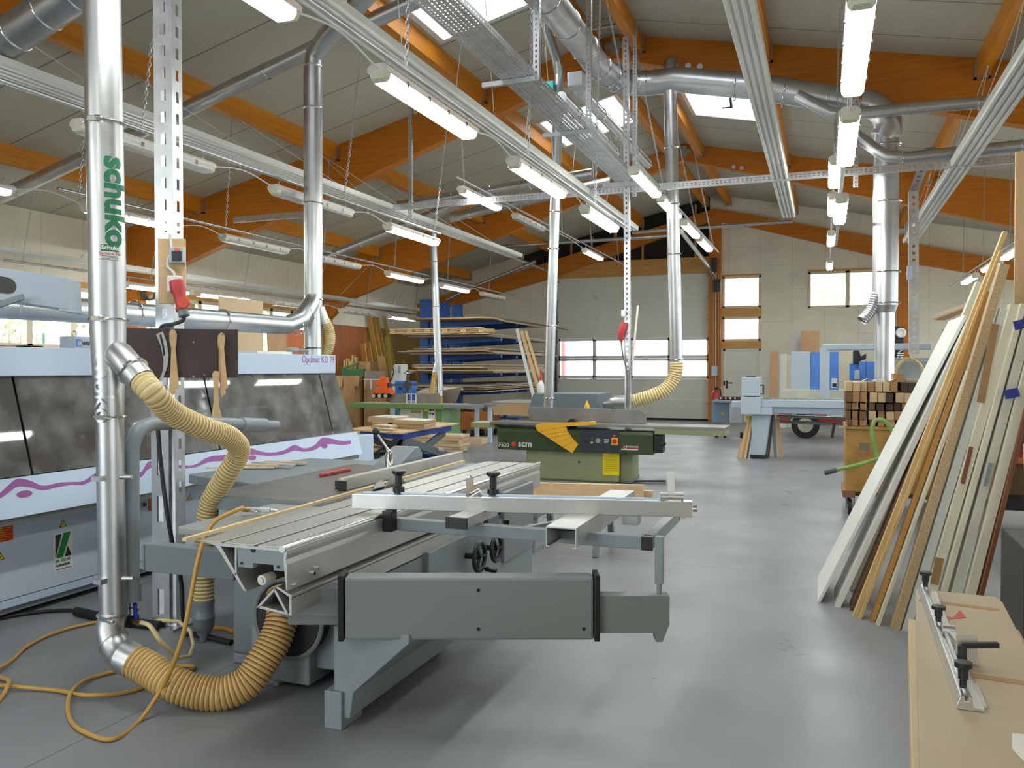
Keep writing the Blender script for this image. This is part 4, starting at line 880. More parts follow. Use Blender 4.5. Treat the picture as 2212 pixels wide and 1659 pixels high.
# slotted machine post with socket board
pb = P(372, 1350, z=0); pz = Vector((pb.x, pb.y, 0))
POST = slotted_post('floor_post', 'tall slotted steel column behind the front riser, carrying sockets', pz, (pb.x + .0, pb.y, 5.55), .12, .12, slot=.5, pitch=.135, face=.25)
MB().box(pb.x - .12, pb.y - .12, 0, pb.x + .12, pb.y + .12, .015).build('foot_plate', GAL, POST)
m = MB(); strip(m, (pb.x - .075, pb.y - .085, .02), (0, 0, 1), (1, .1, 0), 1.45, .125, .29, .55, [(.04, .085)]); m.build('front_channel', GAL, POST, solid=.003)
MB().tube(spline([P(345, 700, d=5.2), P(340, 900, d=5.05), P(352, 1040, d=5.05), P(372, 1170, d=5.05), P(392, 1260, d=5.1), P(395, 1330, d=5.1), P(397, 1350, d=5.12)], 6), .013, 8).build('black_cable', BLACK, POST)
bo = P(372, 515, d=5.02); bu = Vector((cy, sy, 0)); bn = Vector((-sy, cy, 0))
o = tag(MB().obox(P(372, 586, d=5.04), bu, bn, (0, 0, 1), .165, .018, .395).build('socket_board', GLUE, bevel=.002), 'plywood board with power sockets screwed on the slotted column', 'board')
t = thing('power_socket', 'small grey socket with black flap on the plywood board', 'socket', P(385, 552, d=5.0)); c = P(383, 552, d=5.0)
MB().obox(c, bu, bn, (0, 0, 1), .085, .05, .095).build('socket_box', mat('grey plastic', srgb(170, 178, 186), .4), t, bevel=.006); MB().obox(c - bn * .028 + bu * .008 - Vector((0, 0, .008)), bu, bn, (0, 0, 1), .06, .012, .06).build('flap', BLACK, t, bevel=.003); MB().obox(c - bn * .028 + bu * .01 + Vector((0, 0, .034)), bu, bn, (0, 0, 1), .03, .01, .014).build('orange_label', mat('orange', srgb(236, 110, 40), .5), t)
t = thing('industrial_plug', 'red three phase socket with red plug on the plywood board', 'socket', P(385, 630, d=4.95)); c = P(378, 614, d=4.99)
MB().obox(c, bu, bn, (0, 0, 1), .075, .07, .1).build('back_box', WHITE, t, bevel=.008)
dn = (P(395, 678, d=4.9) - P(380, 612, d=4.93)).normalized(); s0 = P(381, 608, d=4.93)
m = MB().tube([s0, s0 + dn * .06, s0 + dn * .075, s0 + dn * .16, s0 + dn * .165, s0 + dn * .185], [.042, .046, .036, .034, .04, .04], 18); m.build('plug_body', RED, t, smooth=40)
c2 = P(398, 653, d=4.86); MB().cyl(c2, c2 - bn * .02, .034, n=22).build('round_lid', mat('orange red lid', srgb(214, 70, 40), .4), t, smooth=40)
MB().cyl(s0 + dn * .185, s0 + dn * .22, .033, n=18).build('cable_gland', mat('grey gland', srgb(140, 152, 160), .4), t, smooth=40)
MB().tube(spline([s0 + dn * .22, P(395, 692, d=4.95), P(375, 700, d=5.0), P(350, 705, d=5.08), P(343, 720, d=5.15)], 6), .012, 8).build('plug_cable', mat('dark grey cable', (.06, .065, .07), .5), t)
MB().tube(spline([P(367, 505, d=5.0), P(370, 540, d=5.0), P(362, 575, d=5.0), P(376, 590, d=5.0), P(378, 600, d=5.0)], 5), .008, 8).build('feed_cable', WHITE, t)
# tool board with push sticks
ta, tb = P(262, 710, d=4.98), P(514, 717, d=5.14); tu = (tb - ta); tu.z = 0; tl = tu.length; tu.normalize(); tn = Vector((-tu.y, tu.x, 0))
zc = (ta.z + P(262, 815, d=4.98).z) / 2; hh = ta.z - P(262, 817, d=4.98).z
ctr = (ta + tb) / 2; ctr.z = zc
t = thing('tool_board', 'dark brown coated plywood board with screws for hanging push sticks', 'board', ctr)
MB().obox(ctr, tu, tn, (0, 0, 1), tl, .02, hh).build('board_panel', mat('brown phenolic plywood', srgb(70, 56, 54), .42, 0, .14, 5), t, bevel=.002)
for px, py in ((416, 739), (416, 813), (439, 810), (478, 722)):
    q = P(px, py, d=5.05); MB().cyl(q, q - tn * .03 + tu * .01, .004, n=8).sph(q - tn * .03 + tu * .01, .007, 8).build('screw', CHROME, t)
def tstick(name, label, cat, pts, th, m_, off=.022, bev=.003):
    """flat tool outlined by photo points, hung in front of the board"""
    qs = [P(px, py, d=5.02) for px, py in pts]; o0 = qs[0]
    pl = [((q - o0).dot(tu), (q - o0).z) for q in qs]
    k = (o0 - ctr).dot(tn); o0 = o0 - tn * (k + off)
    return tag(MB().prism(pl, o0, tu, (0, 0, 1), -tn * th).build(name, m_, bevel=bev), label, cat)
tstick('push_stick', 'wooden push stick hanging left on the brown tool board', 'push stick', [(366, 718), (370, 711), (377, 712), (382, 722), (381, 740), (379, 752), (382, 790), (386, 838), (378, 842), (380, 848), (370, 856), (365, 848), (368, 800), (370, 752), (366, 735)], .014, GLUE)
tstick('push_stick', 'long wooden push stick hanging right on the brown tool board', 'push stick', [(471, 722), (476, 717), (482, 720), (484, 732), (482, 752), (486, 800), (490, 838), (484, 842), (486, 850), (476, 860), (473, 838), (475, 800), (474, 756), (470, 738)], .014, GLUE, .04)
tstick('push_stick', 'second wooden push stick hanging behind the right one', 'push stick', [(468, 724), (472, 719), (478, 724), (479, 740), (477, 756), (481, 800), (484, 835), (478, 850), (472, 836), (470, 800), (470, 756), (467, 740)], .014, GLUE, .022)
tstick('push_stick', 'lower wooden push stick hanging below the tool board, handle up', 'push stick', [(457, 808), (462, 801), (470, 802), (473, 812), (471, 830), (470, 850), (472, 880), (478, 903), (455, 903), (460, 870), (461, 845), (459, 825)], .014, GLUE, .056)
tstick('riving_knife', 'curved steel riving knife with a slot on the brown tool board', 'riving knife', [(338, 722), (352, 716), (360, 738), (364, 768), (362, 790), (352, 818), (340, 834), (352, 800), (353, 775), (348, 748)], .003, ALUP, .022, 0)
tstick('blade_slot', '-', '-', [(345, 724), (349, 722), (355, 748), (357, 768), (353, 769), (351, 750)], .001, DARK, .0255, 0)
o = bpy.data.objects['blade_slot']; del o['label']; del o['category']; adopt(o, bpy.data.objects['riving_knife'])
# grey plastic air pipe with valve
pd = 4.22
pp = [P(285, 1272, d=pd), P(284, 1040, d=pd)] + [P(284, 1000, d=pd), P(287, 960, d=pd + .02), P(298, 932, d=pd + .06), P(320, 918, d=pd + .15), P(360, 914, d=pd + .3), P(430, 914, d=pd + .5)] + [P(548, 918, d=pd + .85)]
t = thing('air_pipe', 'grey plastic compressed air pipe bent over beside the front riser', 'pipe', pp[0])
PVC = mat('grey plastic pipe', srgb(134, 142, 147), .4, 0, .03)
q = spline(pp, 6); MB().tube(q, .038, 24).build('pipe', PVC, t, smooth=60)
d = (q[-1] - q[-2]).normalized(); MB().tube([q[-1] - d * .1, q[-1] + d * .09], .044, 24).build('sleeve', PVC, t, smooth=50); MB().tube([q[-1] + d * .08, q[-1] + d * .19], .033, 20).build('reducer', PVC, t, smooth=50); MB().cyl(q[-1] + d * .19, q[-1] + d * .192, .027, n=20).build('dark_bore', DARK, t)
MB().tube([q[0] + Vector((0, 0, -.06)), q[0] + Vector((0, 0, .03))], .046, 24).build('end_cap', PVC, t, smooth=50)
v0 = q[0] + Vector((.0, 0, -.06)); MB().tube([v0, v0 + Vector((0, 0, -.03)), v0 + Vector((0, 0, -.035)), v0 + Vector((0, 0, -.07))], [.02, .02, .026, .026], 14).build('ball_valve', GAL, t, smooth=40)
MB().bar(v0 + Vector((.03, -.01, -.01)), v0 + Vector((.035, -.01, -.09)), .02, .014).build('valve_handle', mat('blue handle', srgb(40, 80, 190), .4), t, bevel=.004)
MB().obox(v0 + Vector((.0, -.01, -.1)), (1, 0, 0), (0, 1, 0), (0, 0, 1), .06, .06, .06).build('regulator', BLACK, t, bevel=.006)
MB().cyl(v0 + Vector((.03, -.02, -.1)), v0 + Vector((.09, -.03, -.095)), .014, n=10).build('brass_coupling', mat('brass coupling', (.55, .4, .15), .3, .9), t, smooth=40)
c = v0 + Vector((.09, -.03, -.095)); MB().tube(spline([c, c + Vector((.07, -.02, .0)), c + Vector((.12, 0, -.08)), P(345, 1340, z=.05), P(320, 1345, z=.03), P(280, 1335, z=.02), P(262, 1345, z=.02)], 6), .011, 8).build('clear_hose', HOSE[0], t, smooth=60)
# cables on the floor by the riser
tag(MB().tube(spline([P(-40, 1345, z=.012), P(60, 1325, z=.012), P(150, 1318, z=.014), P(210, 1330, z=.02)], 6), .012, 8).tube([P(165, 1320, z=.028), P(250, 1340, z=.028), P(346, 1352, z=.028)], .03, 12).build('floor_cable', BLACK, smooth=60), 'black sheathed cable lying on the floor behind the front riser', 'cable')
tag(MB().tube([P(402, 1368, z=.02), P(440, 1373, z=.02), P(500, 1388, z=.02)], .018, 10).build('floor_cable', BLACK, smooth=60), 'short black sheathed cable between the column and the saw cabinet', 'cable')
tag(MB().tube(spline([P(452, 1357, z=.02), P(480, 1358, z=.02), P(505, 1366, z=.02)], 5), .013, 8).build('floor_cable', mat('orange cable', srgb(232, 150, 20), .45), smooth=60), 'orange cable end on the floor beside the saw cabinet', 'cable')
# ================================================================ edge banding machine along the left
def PP(px, py, p, n):
    """world point where the line of sight of photo pixel (px, py) meets the plane through p with normal n"""
    v = CF + CR * ((px - 1106) / F) - CU * ((py - 829.5) / F); return C0 + v * ((Vector(p) - C0).dot(n) / v.dot(n))
EB = thing('edge_bander', 'long white edge banding machine with dark glass hood and violet wave stripe', 'machine', (-5.6, 5.0, 0))
Y0, Y1, FXX = 1.2, 7.62, -4.9
MB().box(FXX - 1.4, Y0, 1.57, FXX, Y1, 1.762).build('top_fascia', WHITEP, EB, bevel=.006)
text('Optimat KD 79', P(652, 783, x=FXX + .001), (0, 1, 0), (0, 0, 1), .1, VIO, EB, sx=.93)
# slanted glass hood
gt, gb = (FXX - .03, 1.57), (FXX + .14, .94)
HG = glass('smoked hood glass', (.45, .45, .46), .12, .8)
for a, b in ((Y0, 3.86), (3.88, 5.62), (5.64, 7.34), (7.36, Y1 + .02)):
    k = .1 if b > 7.5 else 0
    MB().add([(gt[0], a, gt[1]), (gt[0], b, gt[1]), (gb[0], b + k, gb[1]), (gb[0], a, gb[1])], [(0, 1, 2, 3)]).build('hood_glass', HG, EB, solid=.006)
MB().add([(gt[0], Y1 + .025, gt[1]), (gb[0], Y1 + .13, gb[1]), (gb[0] - .5, Y1 + .13, gb[1]), (gt[0] - .4, Y1 + .025, gt[1])], [(0, 1, 2, 3)]).build('hood_end', mat('dark hood side', srgb(92, 96, 102), .3, 0, .1, 5), EB, solid=.01)
IN = mat('dusty machine interior', srgb(112, 110, 104), .7, 0, .25, 6)
MB().box(FXX - 1.35, Y0, .6, FXX - .75, Y1, 1.57).build('hood_interior', IN, EB)
for i in range(9): y = 2.6 + .55 * i; MB().box(FXX - .75, y, .8, FXX - .45 - .08 * (i % 3), y + .28, 1.1 + .12 * (i % 4)).box(FXX - .6, y + .1, 1.0, FXX - .5, y + .18, 1.5).build('machine_unit', IN, EB)
MB().box(FXX - .4, Y0, .74, FXX + .02, Y1 + .1, .8).build('chain_track', mat('machine bed', srgb(120, 118, 112), .5, .3, .1), EB)
m = MB()
for z in (1.38, 1.28, 1.2, 1.1): c = P(500, 815 + (1.5 - z) * 180, x=FXX - .1); m.box(FXX - .1, c.y, z - .03, FXX - .07, c.y + .1, z + .03)
m.build('button_column', BLACK, EB)
# wave band
wb, wt_ = (FXX + .22, .70), (FXX + .145, .935)
MB().prism([wt_, (FXX + .16, .935), (FXX + .235, .70), wb], (0, Y0, 0), (1, 0, 0), (0, 0, 1), (0, Y1 + .16 - Y0, 0)).build('wave_panel', WHITEP, EB)
wn = Vector((.235, 0, .075)).normalized(); wp = Vector((FXX + .1605, 0, .935)) + wn * .0012
wave = [(0, 1071, 5), (20, 1055, 7), (36, 1043, 7), (60, 1044, 6), (92, 1054, 4), (128, 1047, 3.5), (160, 1044, 2.5), (176, 1044, 3), (202, 1031, 5), (222, 1022, 6), (250, 1026, 5), (280, 1028, 4), (305, 1025, 4.5), (321, 1005, 6.5), (344, 1002, 5), (387, 1008, 3), (426, 1005, 2.5), (440, 997, 4), (458, 991, 4.5), (474, 990, 5), (500, 985, 4.5), (520, 981, 6), (535, 975, 6.5), (553, 977, 4), (575, 981, 3), (616, 976, 3.5), (636, 967, 5), (656, 972, 3), (679, 967, 4), (696, 954, 7), (713, 953, 5), (740, 957, 3.5), (758, 955, 3)]
ws = [(-260, 1101, 5), (-180, 1090, 6), (-120, 1100, 4), (-60, 1098, 4)] + wave
up_, lo_ = [], []
sp_ = spline([Vector((x, y, t * 1.25)) for x, y, t in ws], 4)
for v in sp_: up_.append(PP(v.x, v.y - v.z, wp, wn)); lo_.append(PP(v.x, v.y + v.z, wp, wn))
n = len(up_); keep = [i for i in range(n) if up_[i].y < Y1 + .15]
MB().add([up_[i] for i in keep] + [lo_[i] for i in keep], [(i, i + 1, len(keep) + i + 1, len(keep) + i) for i in range(len(keep) - 1)]).build('wave_stripe', VIO, EB)
for px, py in ((53, 1067), (339, 1022), (545, 989), (701, 964)):
    c = PP(px, py, wp, wn); v = Vector((-.075, 0, .235)).normalized()
    MB().add([c + Vector((0, 1, 0)) * .055 * math.cos(a) + v * .022 * math.sin(a) for a in [2 * PI * i / 20 for i in range(20)]], [tuple(range(20))]).build('wave_dot', VIO, EB)
MB().box(FXX - .3, Y0, .655, FXX + .22, Y1 + .1, .698).build('outfeed_ledge', mat('steel ledge', srgb(128, 130, 128), .4, .4, .05), EB)
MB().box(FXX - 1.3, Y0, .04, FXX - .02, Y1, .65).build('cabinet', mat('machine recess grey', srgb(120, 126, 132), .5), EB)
for a, b in ((Y0, 2.95), (2.965, 4.86), (4.875, 6.4), (6.415, Y1)): MB().box(FXX - .02, a, .135, FXX, b, .635).build('cabinet_door', mat('door white', srgb(196, 208, 224), .35, 0, .02, 2) if 'door white' not in bpy.data.materials else bpy.data.materials['door white'], EB, bevel=.003)
MB().box(FXX - .02, Y0, .08, FXX - .004, Y1, .13).build('base_strip', WHITEP, EB)
MB().box(FXX - 1.2, Y0, 0, FXX - .15, Y1, .1).build('plinth', DARK, EB)
Yv, Zv = (0, 1, 0), (0, 0, 1)
for px, py, w_, h_ in ((8, 1153, .13, .1), (331, 1088, .1, .1)):
    c = P(px, py, x=FXX + .001); s_ = MB().box(FXX, c.y - w_ / 2, c.z - h_ / 2, FXX + .0015, c.y + w_ / 2, c.z + h_ / 2).build('warning_label', mat('orange red label', srgb(214, 60, 20), .5), EB)
    m = MB()
    for i in range(6): m.box(FXX + .0015, c.y - w_ * .42, c.z - h_ * .36 + i * h_ * .14, FXX + .002, c.y + w_ * (.1 + .3 * ((i * 7) % 3) / 2), c.z - h_ * .33 + i * h_ * .14)
    m.build('print_lines', YELP, s_)
for px, py, s_ in ((136, 1138, .03), (410, 1080, .028), (1, 1210, .03)): c = P(px, py, x=FXX + .0005); warning(c, Yv, Zv, s_, EB)
c = P(312, 1090, x=FXX); MB().cyl(c, c + Vector((.008, 0, 0)), .016, n=16).build('lock', BLACK, EB)
# supplier plate
c = P(137, 1190, x=FXX); pl = MB().box(FXX, c.y - .075, c.z - .135, FXX + .002, c.y + .075, c.z + .135).build('supplier_plate', WHITE, EB)
o_ = (FXX + .0022, c.y - .065, c.z - .04)
MB().prism([(0, 0), (.05, .16), (0, .16)], o_, Yv, Zv, (.0006, 0, 0)).build('logo_black', INK, pl)
MB().prism([(.008, 0), (.058, 0), (.125, .165), (.065, .165)], o_, Yv, Zv, (.0006, 0, 0)).build('logo_green', mat('logo green', srgb(0, 130, 50), .5), pl)
MB().prism([(.075, 0), (.13, 0), (.098, .07)], o_, Yv, Zv, (.0006, 0, 0)).build('logo_black', INK, pl)
text('DR. KELLER', (FXX + .0025, c.y - .066, c.z - .07), Yv, Zv, .026, SGRN, pl, bold=.001, sx=.9)
text('Holztechnik', (FXX + .0025, c.y - .066, c.z - .1), Yv, Zv, .027, INK, pl, bold=.001, sx=.88)
MB().box(FXX + .0022, c.y - .06, c.z - .122, FXX + .0026, c.y + .062, c.z - .117).build('print_line', INK, pl)
# end of the machine with fan grille
MB().box(FXX - 1.2, Y1 + .14, .02, FXX - .12, Y1 + 1.0, .84).build('end_cabinet', WHITEP, EB, bevel=.01)
c = P(752, 968, x=FXX + .1); g_ = MB().cyl(c + Vector((-.2, .02, 0)), c + Vector((.0, .0, 0)), .13, n=28).build('fan_housing', BLACK, EB, smooth=40)
m = MB()
for i in range(-5, 6): h_ = math.sqrt(max(0, .125 ** 2 - (i * .023) ** 2)); m.box(c.x, c.y - h_, c.z + i * .023 - .004, c.x + .006, c.y + h_, c.z + i * .023 + .004)
m.torus(c + Vector((.002, 0, 0)), (1, 0, 0), .125, .008, 28, 6).build('fan_grille', GREYD, g_)
# things on top of the machine
t = thing('control_box', 'small grey box with a blue maker label on the edge bander', 'box', P(185, 750, x=-5.2)); c = P(190, 744, x=-5.2)
MB().box(-5.35, c.y - .12, 1.762, -5.2, c.y + .14, 1.86).build('box_body', mat('box grey', srgb(176, 184, 196), .4), t, bevel=.004); MB().torus((-5.28, c.y - .05, 1.88), (1, 0, 0), .022, .004).build('lifting_ring', CHROME, t, smooth=60)
MB().prism([(0, 0), (.05, 0), (.05, .012), (.02, .012), (.02, .04), (.05, .04), (.05, .055), (0, .055)], (-5.1985, c.y - .11, 1.785), Yv, Zv, (.001, 0, 0)).build('label_mark', mat('label blue', srgb(90, 130, 200), .5), t)
text('WEEKE', (-5.1975, c.y - .055, 1.797), Yv, Zv, .036, INK, t, bold=.001)
for i, (px, w_, z) in enumerate(((40, .22, .012), (62, .2, .012), (80, .1, .016))):
    c = P(px, 750, x=-5.1); tag(MB().box(-5.2, c.y - w_ / 2, 1.763, -5.1, c.y + w_ / 2, 1.763 + z).build('wood_strip', mat('reddish strip %d' % i, srgb(168 - 20 * i, 112, 84), .6)), ['leftmost', 'middle', 'right'][i] + ' reddish wood strip lying on the edge bander top', 'strip', 'strips on the edge bander')
c = P(575, 762, x=-5.1); tag(MB().box(-5.4, c.y - .2, 1.764, -5.05, c.y + .35, 1.79).build('white_board', LAMI), 'small white board lying on the edge bander under the riser', 'board')
c = P(645, 760, x=-5.15); m = MB().sph(c + Vector((0, -.1, .02)), .06, 10, (1, 1.4, .5)).sph(c + Vector((.02, .06, .015)), .05, 10, (1, 1.8, .4)).sph(c + Vector((-.03, .14, .015)), .045, 10, (1.2, 1.3, .4)); tag(m.build('work_gloves', mat('grey glove knit', srgb(170, 166, 158), .9), smooth=70), 'grey crumpled work gloves on the edge bander', 'gloves')
# sheets standing behind it
a, b, c = P(475, 640, x=-7.6), P(568, 637, x=-7.6), P(475, 762, x=-7.6)
tag(MB().box(-7.63, a.y, .0, -7.6, b.y, a.z).build('plywood_sheet', mat('pale veneered sheet', srgb(206, 178, 142), .55, 0, .03, 4)), 'tall pale plywood sheet standing behind the edge bander', 'sheet')
tag(MB().box(-7.22, P(403, 672, x=-7.2).y, 0, -7.2, P(421, 672, x=-7.2).y, P(412, 655, x=-7.2).z).build('plywood_offcut', CARD), 'narrow brown board standing behind the slotted column', 'board')
tag(MB().prism([(0, 0), (.55, 0), (.35, P(600, 700, x=-9.5).z), (-.2, P(600, 700, x=-9.5).z)], (-9.5, P(590, 730, x=-9.5).y, 0), (0, 1, 0), (0, 0, 1), (.02, 0, 0)).build('fibreboard_sheet', MDF), 'brown fibreboard sheet leaning behind the horizontal pipe', 'sheet')
c = P(628, 738, x=-10.5); tag(MB().box(-10.6, c.y - .35, .9, -10.3, c.y + .35, c.z + .25).build('orange_case', mat('orange carton', srgb(196, 108, 60), .6)), 'orange carton seen between the sheets and the second riser', 'carton')
tag(MB().box(-10.7, c.y - .6, 0, -10.15, c.y + .7, .9).build('side_cabinet', GREYD), 'grey cabinet behind the edge bander carrying two cartons', 'cabinet')
c = P(641, 738, x=-10.4); tag(MB().box(-10.29, c.y + .3, .9, -10.2, c.y + .5, c.z + .22).build('blue_carton', mat('blue carton', srgb(60, 110, 170), .6)), 'small blue carton beside the orange one', 'carton')
# sheet metal hood hanging in at the left edge
hd_ = 4.45
t = thing('extraction_hood', 'light grey sheet metal hood with a rounded slot at the left edge', 'hood', P(60, 610, d=hd_))
a, b, c_, e_ = P(-60, 570, d=hd_), P(148, 600, d=hd_ + .1), P(150, 645, d=hd_ + .1), P(-60, 640, d=hd_)
u = (b - a).normalized(); v = (a - e_).normalized(); L_ = (b - a).length; H_ = (a - e_).length
sl = [(L_ * .1, H_ * .2), (L_ * .36, H_ * .22)] + [(L_ * .36 + H_ * .26 * math.sin(x), H_ * .48 + H_ * .26 * -math.cos(x)) for x in (.5, 1, 1.57, 2.1, 2.6)] + [(L_ * .36, H_ * .74), (L_ * .1, H_ * .76)]
n_ = u.cross(v)
m = MB().prism([(0, 0), (L_ * .1, 0), (L_ * .1, H_), (0, H_)], e_, u, v, n_ * -.25).prism([(L_ * .1, 0), (L_, 0), (L_ * .99, H_), (L_ * .36, H_)] + sl[1:-1][::-1][:1] + sl[2:-2][::-1] + [sl[1], ] + [(L_ * .36, 0)], e_, u, v, n_ * -.002)
m = MB().prism([(0, 0), (L_, 0), (L_ * .99, H_), (0, H_)], e_, u, v, n_ * -.25); HM = mat('pale blue grey sheet', srgb(176, 190, 204), .4, 0, .02)
m.build('hood_body', HM, t, bevel=.004); MB().prism(sl, e_ + n_ * .0015, u, v, n_ * -.002).build('slot_opening', mat('dim slot', srgb(70, 72, 64), .7), t)
MB().prism([(L_ * .9, -.012), (L_ * 1.1, -.012), (L_ * 1.1, 0), (L_ * .9, 0)], e_, u, v, n_ * -.2).build('hood_flange', HM, t)
MB().bar(P(-30, 668, d=hd_), P(50, 641, d=hd_), .02, .03).build('stay', GREYD, t)
# coiled cable on the wooden column
c = P(318, 628, x=-12.9); m = MB()
for i in range(5): m.torus(c + Vector((.03 + .012 * i, 0, -.01 * i)), (1, .1 * i - .2, 0), .2 - .015 * i, .012, 26, 6)
tag(m.build('cable_coil', mat('olive cable', (.08, .08, .06), .5), smooth=60), 'coil of dark cable hanging on the orange wooden column', 'cable')
# ================================================================ green surface planer
SY = 11.3
PL = thing('surface_planer', 'dark green surface planer with yellow cutter guard and long steel table', 'machine', (-3.4, SY, 0))
m = MB().box(-4.08, SY + .08, .02, -2.7, SY + .62, .5).box(-4.0, SY + .1, 0, -2.75, SY + .6, .02).box(-2.7, SY + .18, .02, -2.52, SY + .6, .5); m.build('base', SAGE, PL, bevel=.012)
MB().prism([(0, 0), (.5, 0), (.5, .06)], (-2.69, SY + .1, .02), (0, 1, 0), (0, 0, 1), (.18, 0, 0)).build('base_wedge', GREYD, PL)
c0, c1 = P(1075, 973, y=SY), P(1411, 979, y=SY); zt = P(1240, 927, y=SY).z
m = MB().prism([(0, .43), (.5, .43), (.5, zt), (.05, zt), (.012, zt - .02), (0, zt - .06)], (c0.x, SY, 0), (0, 1, 0), (0, 0, 1), (c1.x - c0.x, 0, 0)); m.build('front_cover', OLIVE, PL, bevel=.01)
xr = -1.22
m = MB().box(-4.62, SY + .0, .80, c1.x, SY + .52, .835).box(c1.x, SY - .03, .795, xr, SY + .5, .835); m.build('table', CAST, PL, bevel=.003)
MB().box(c1.x + .02, SY - .028, .72, xr - .005, SY + .48, .795).build('table_rib', SAGE, PL, bevel=.004); MB().box(-4.95, SY + .05, .74, -4.56, SY + .5, .815).build('table_rib', SAGE, PL, bevel=.004)
f0, f1 = P(1142, 880, y=SY + .4), P(1396, 886, y=SY + .4)
MB().prism([(0, 0), (f1.x - f0.x, 0), (f1.x - f0.x, .14), (f1.x - f0.x - .1, .195), (0, .21)], (f0.x, SY + .4, .836), (1, 0, 0), (0, 0, 1), (0, .03, 0)).build('fence', CAST, PL, bevel=.004)
MB().cyl((-3.42, SY + .2, .82), (-3.42, SY + .3, .82), .07, n=24).build('cutter_block', BLACK, PL)
gp = [(1156, 921), (1160, 916), (1172, 914), (1278, 911), (1288, 914), (1280, 919), (1222, 921), (1226, 932), (1237, 948), (1249, 960), (1236, 979), (1198, 955), (1160, 930)]
qs = [P(x, y, y=SY - .03) for x, y in gp]
MB().prism([(q.x - qs[0].x, q.z - qs[0].z) for q in qs], qs[0], (1, 0, 0), (0, 0, 1), (0, .018, 0)).build('cutter_guard', YEL, PL, bevel=.002)
m = MB(); ctr_ = P(1290, 885, y=SY - .031)
for (a, b) in (((1164, 932), (1224, 922)), ((1174, 939), (1227, 931)), ((1185, 946), (1232, 938)), ((1200, 956), (1238, 945)), ((1215, 966), (1244, 952))): m.bar(P(*a, y=SY - .0305), P(*b, y=SY - .0305), .002, .004)
m.build('guard_line', mat('guard groove', srgb(170, 120, 20), .6), PL)
q = P(1281, 914, y=SY - .035); MB().obox(q, (1, 0, 0), (0, 1, 0), (0, 0, 1), .06, .06, .05).build('guard_clamp', YEL, PL, bevel=.004)
def rect(name, x0, y0, x1, y1, yy, m_, th=.002, parent=PL):
    a, b = P(x0, y1, y=yy), P(x1, y0, y=yy); return MB().box(a.x, yy - th, a.z, b.x, yy, b.z).build(name, m_, parent)
cp_ = rect('control_panel', 1254, 930, 1338, 975, SY - .001, mat('panel anthracite', srgb(46, 50, 62), .45), .004)
rect('main_switch_plate', 1321, 946, 1335, 961, SY - .005, mat('switch yellow', srgb(240, 200, 30), .4), .003, cp_)
def dial(px, py, r_, m_, d=.02): c = P(px, py, y=SY - .006); MB().cyl(c, c - Vector((0, d, 0)), r_, n=18).build('dial', m_, cp_)
dial(1328, 953, .032, mat('switch red', srgb(210, 40, 36), .4), .03); dial(1292, 952, .034, mat('dial grey', srgb(150, 150, 140), .4)); dial(1279, 956, .016, mat('green push button', srgb(150, 200, 40), .4)); dial(1279, 947, .014, mat('gauge', srgb(90, 95, 105), .4), .006); dial(1266, 953, .022, BLACK)
rect('orange_label', 1324, 940, 1330, 943, SY - .005, mat('orange label', srgb(236, 110, 40), .5), .001, cp_)
for i, y_ in enumerate((949, 952.5, 956)): rect('print_line', 1305, y_, 1316 - i, y_ + 1.6, SY - .005, WINK, .0006, cp_)
a = P(1077, 964.5, y=SY - .001); text('F520', a, (1, 0, 0), (0, 0, 1), .085, WINK, PL, bold=.0008)
a = P(1119, 964.5, y=SY - .001); text('scm', a, (1, 0, 0), (0, 0, 1), .135, WINK, PL, bold=.003)
c = P(1110, 959, y=SY); MB().cyl(c, c - Vector((0, .001, 0)), .034, n=24).build('red_dot', mat('signal red', srgb(226, 52, 24), .5), PL)
a = P(1353, 966, y=SY - .001); text('höchsmann', a, (1, 0, 0), (0, 0, 1), .038, WINK, PL, bold=.0008); rect('red_bar', 1353, 967, 1380, 969.6, SY, RINK, .001); rect('print_line', 1342, 970.8, 1378, 971.8, SY, WINK, .0008)
q = P(1342, 968, y=SY); MB().prism([(0, 0), (.06, 0), (.03, .05)], q - Vector((0, .001, 0)), (1, 0, 0), (0, 0, 1), (0, -.001, 0)).build('red_mark', RINK, PL); MB().torus(q + Vector((.055, -.002, .01)), (0, 1, 0), .018, .003, 16, 4).build('white_ring', WINK, PL)
nt_ = rect('yellow_notice', 1302, 979, 1338, 1026, SY + .078, YELP, .003)
m = MB()
for i in range(9): a, b = P(1306 if i else 1314, 984 + i * 4, y=SY + .074), P(1334 if i else 1325, 984 + i * 4, y=SY + .074); m.bar(a, b, .001, .003)
m.build('print_lines', INK, nt_)
c = P(1251, 998, y=SY + .08); MB().cyl(c, c - Vector((0, .004, 0)), .016, n=16).build('hole', INK, PL)
q0 = P(1414, 958, y=SY + .1); m = MB().obox(q0 + Vector((.07, 0, .0)), (1, 0, 0), (0, 1, 0), (0, 0, 1), .12, .2, .24); m.cyl(q0 + Vector((.1, -.1, .0)), q0 + Vector((.17, -.12, .02)), .03, n=12); m.build('height_lever', BLACK, PL, bevel=.01)
a = P(1370, 1036, z=.0); tag(MB().cyl((-2.5, SY + .3, .02), (-2.1, SY + .45, .02), .014, n=8).build('foot_bar', mat('dark bar', (.05, .05, .05), .5)), 'dark steel bar on the floor beside the green planer', 'bar')
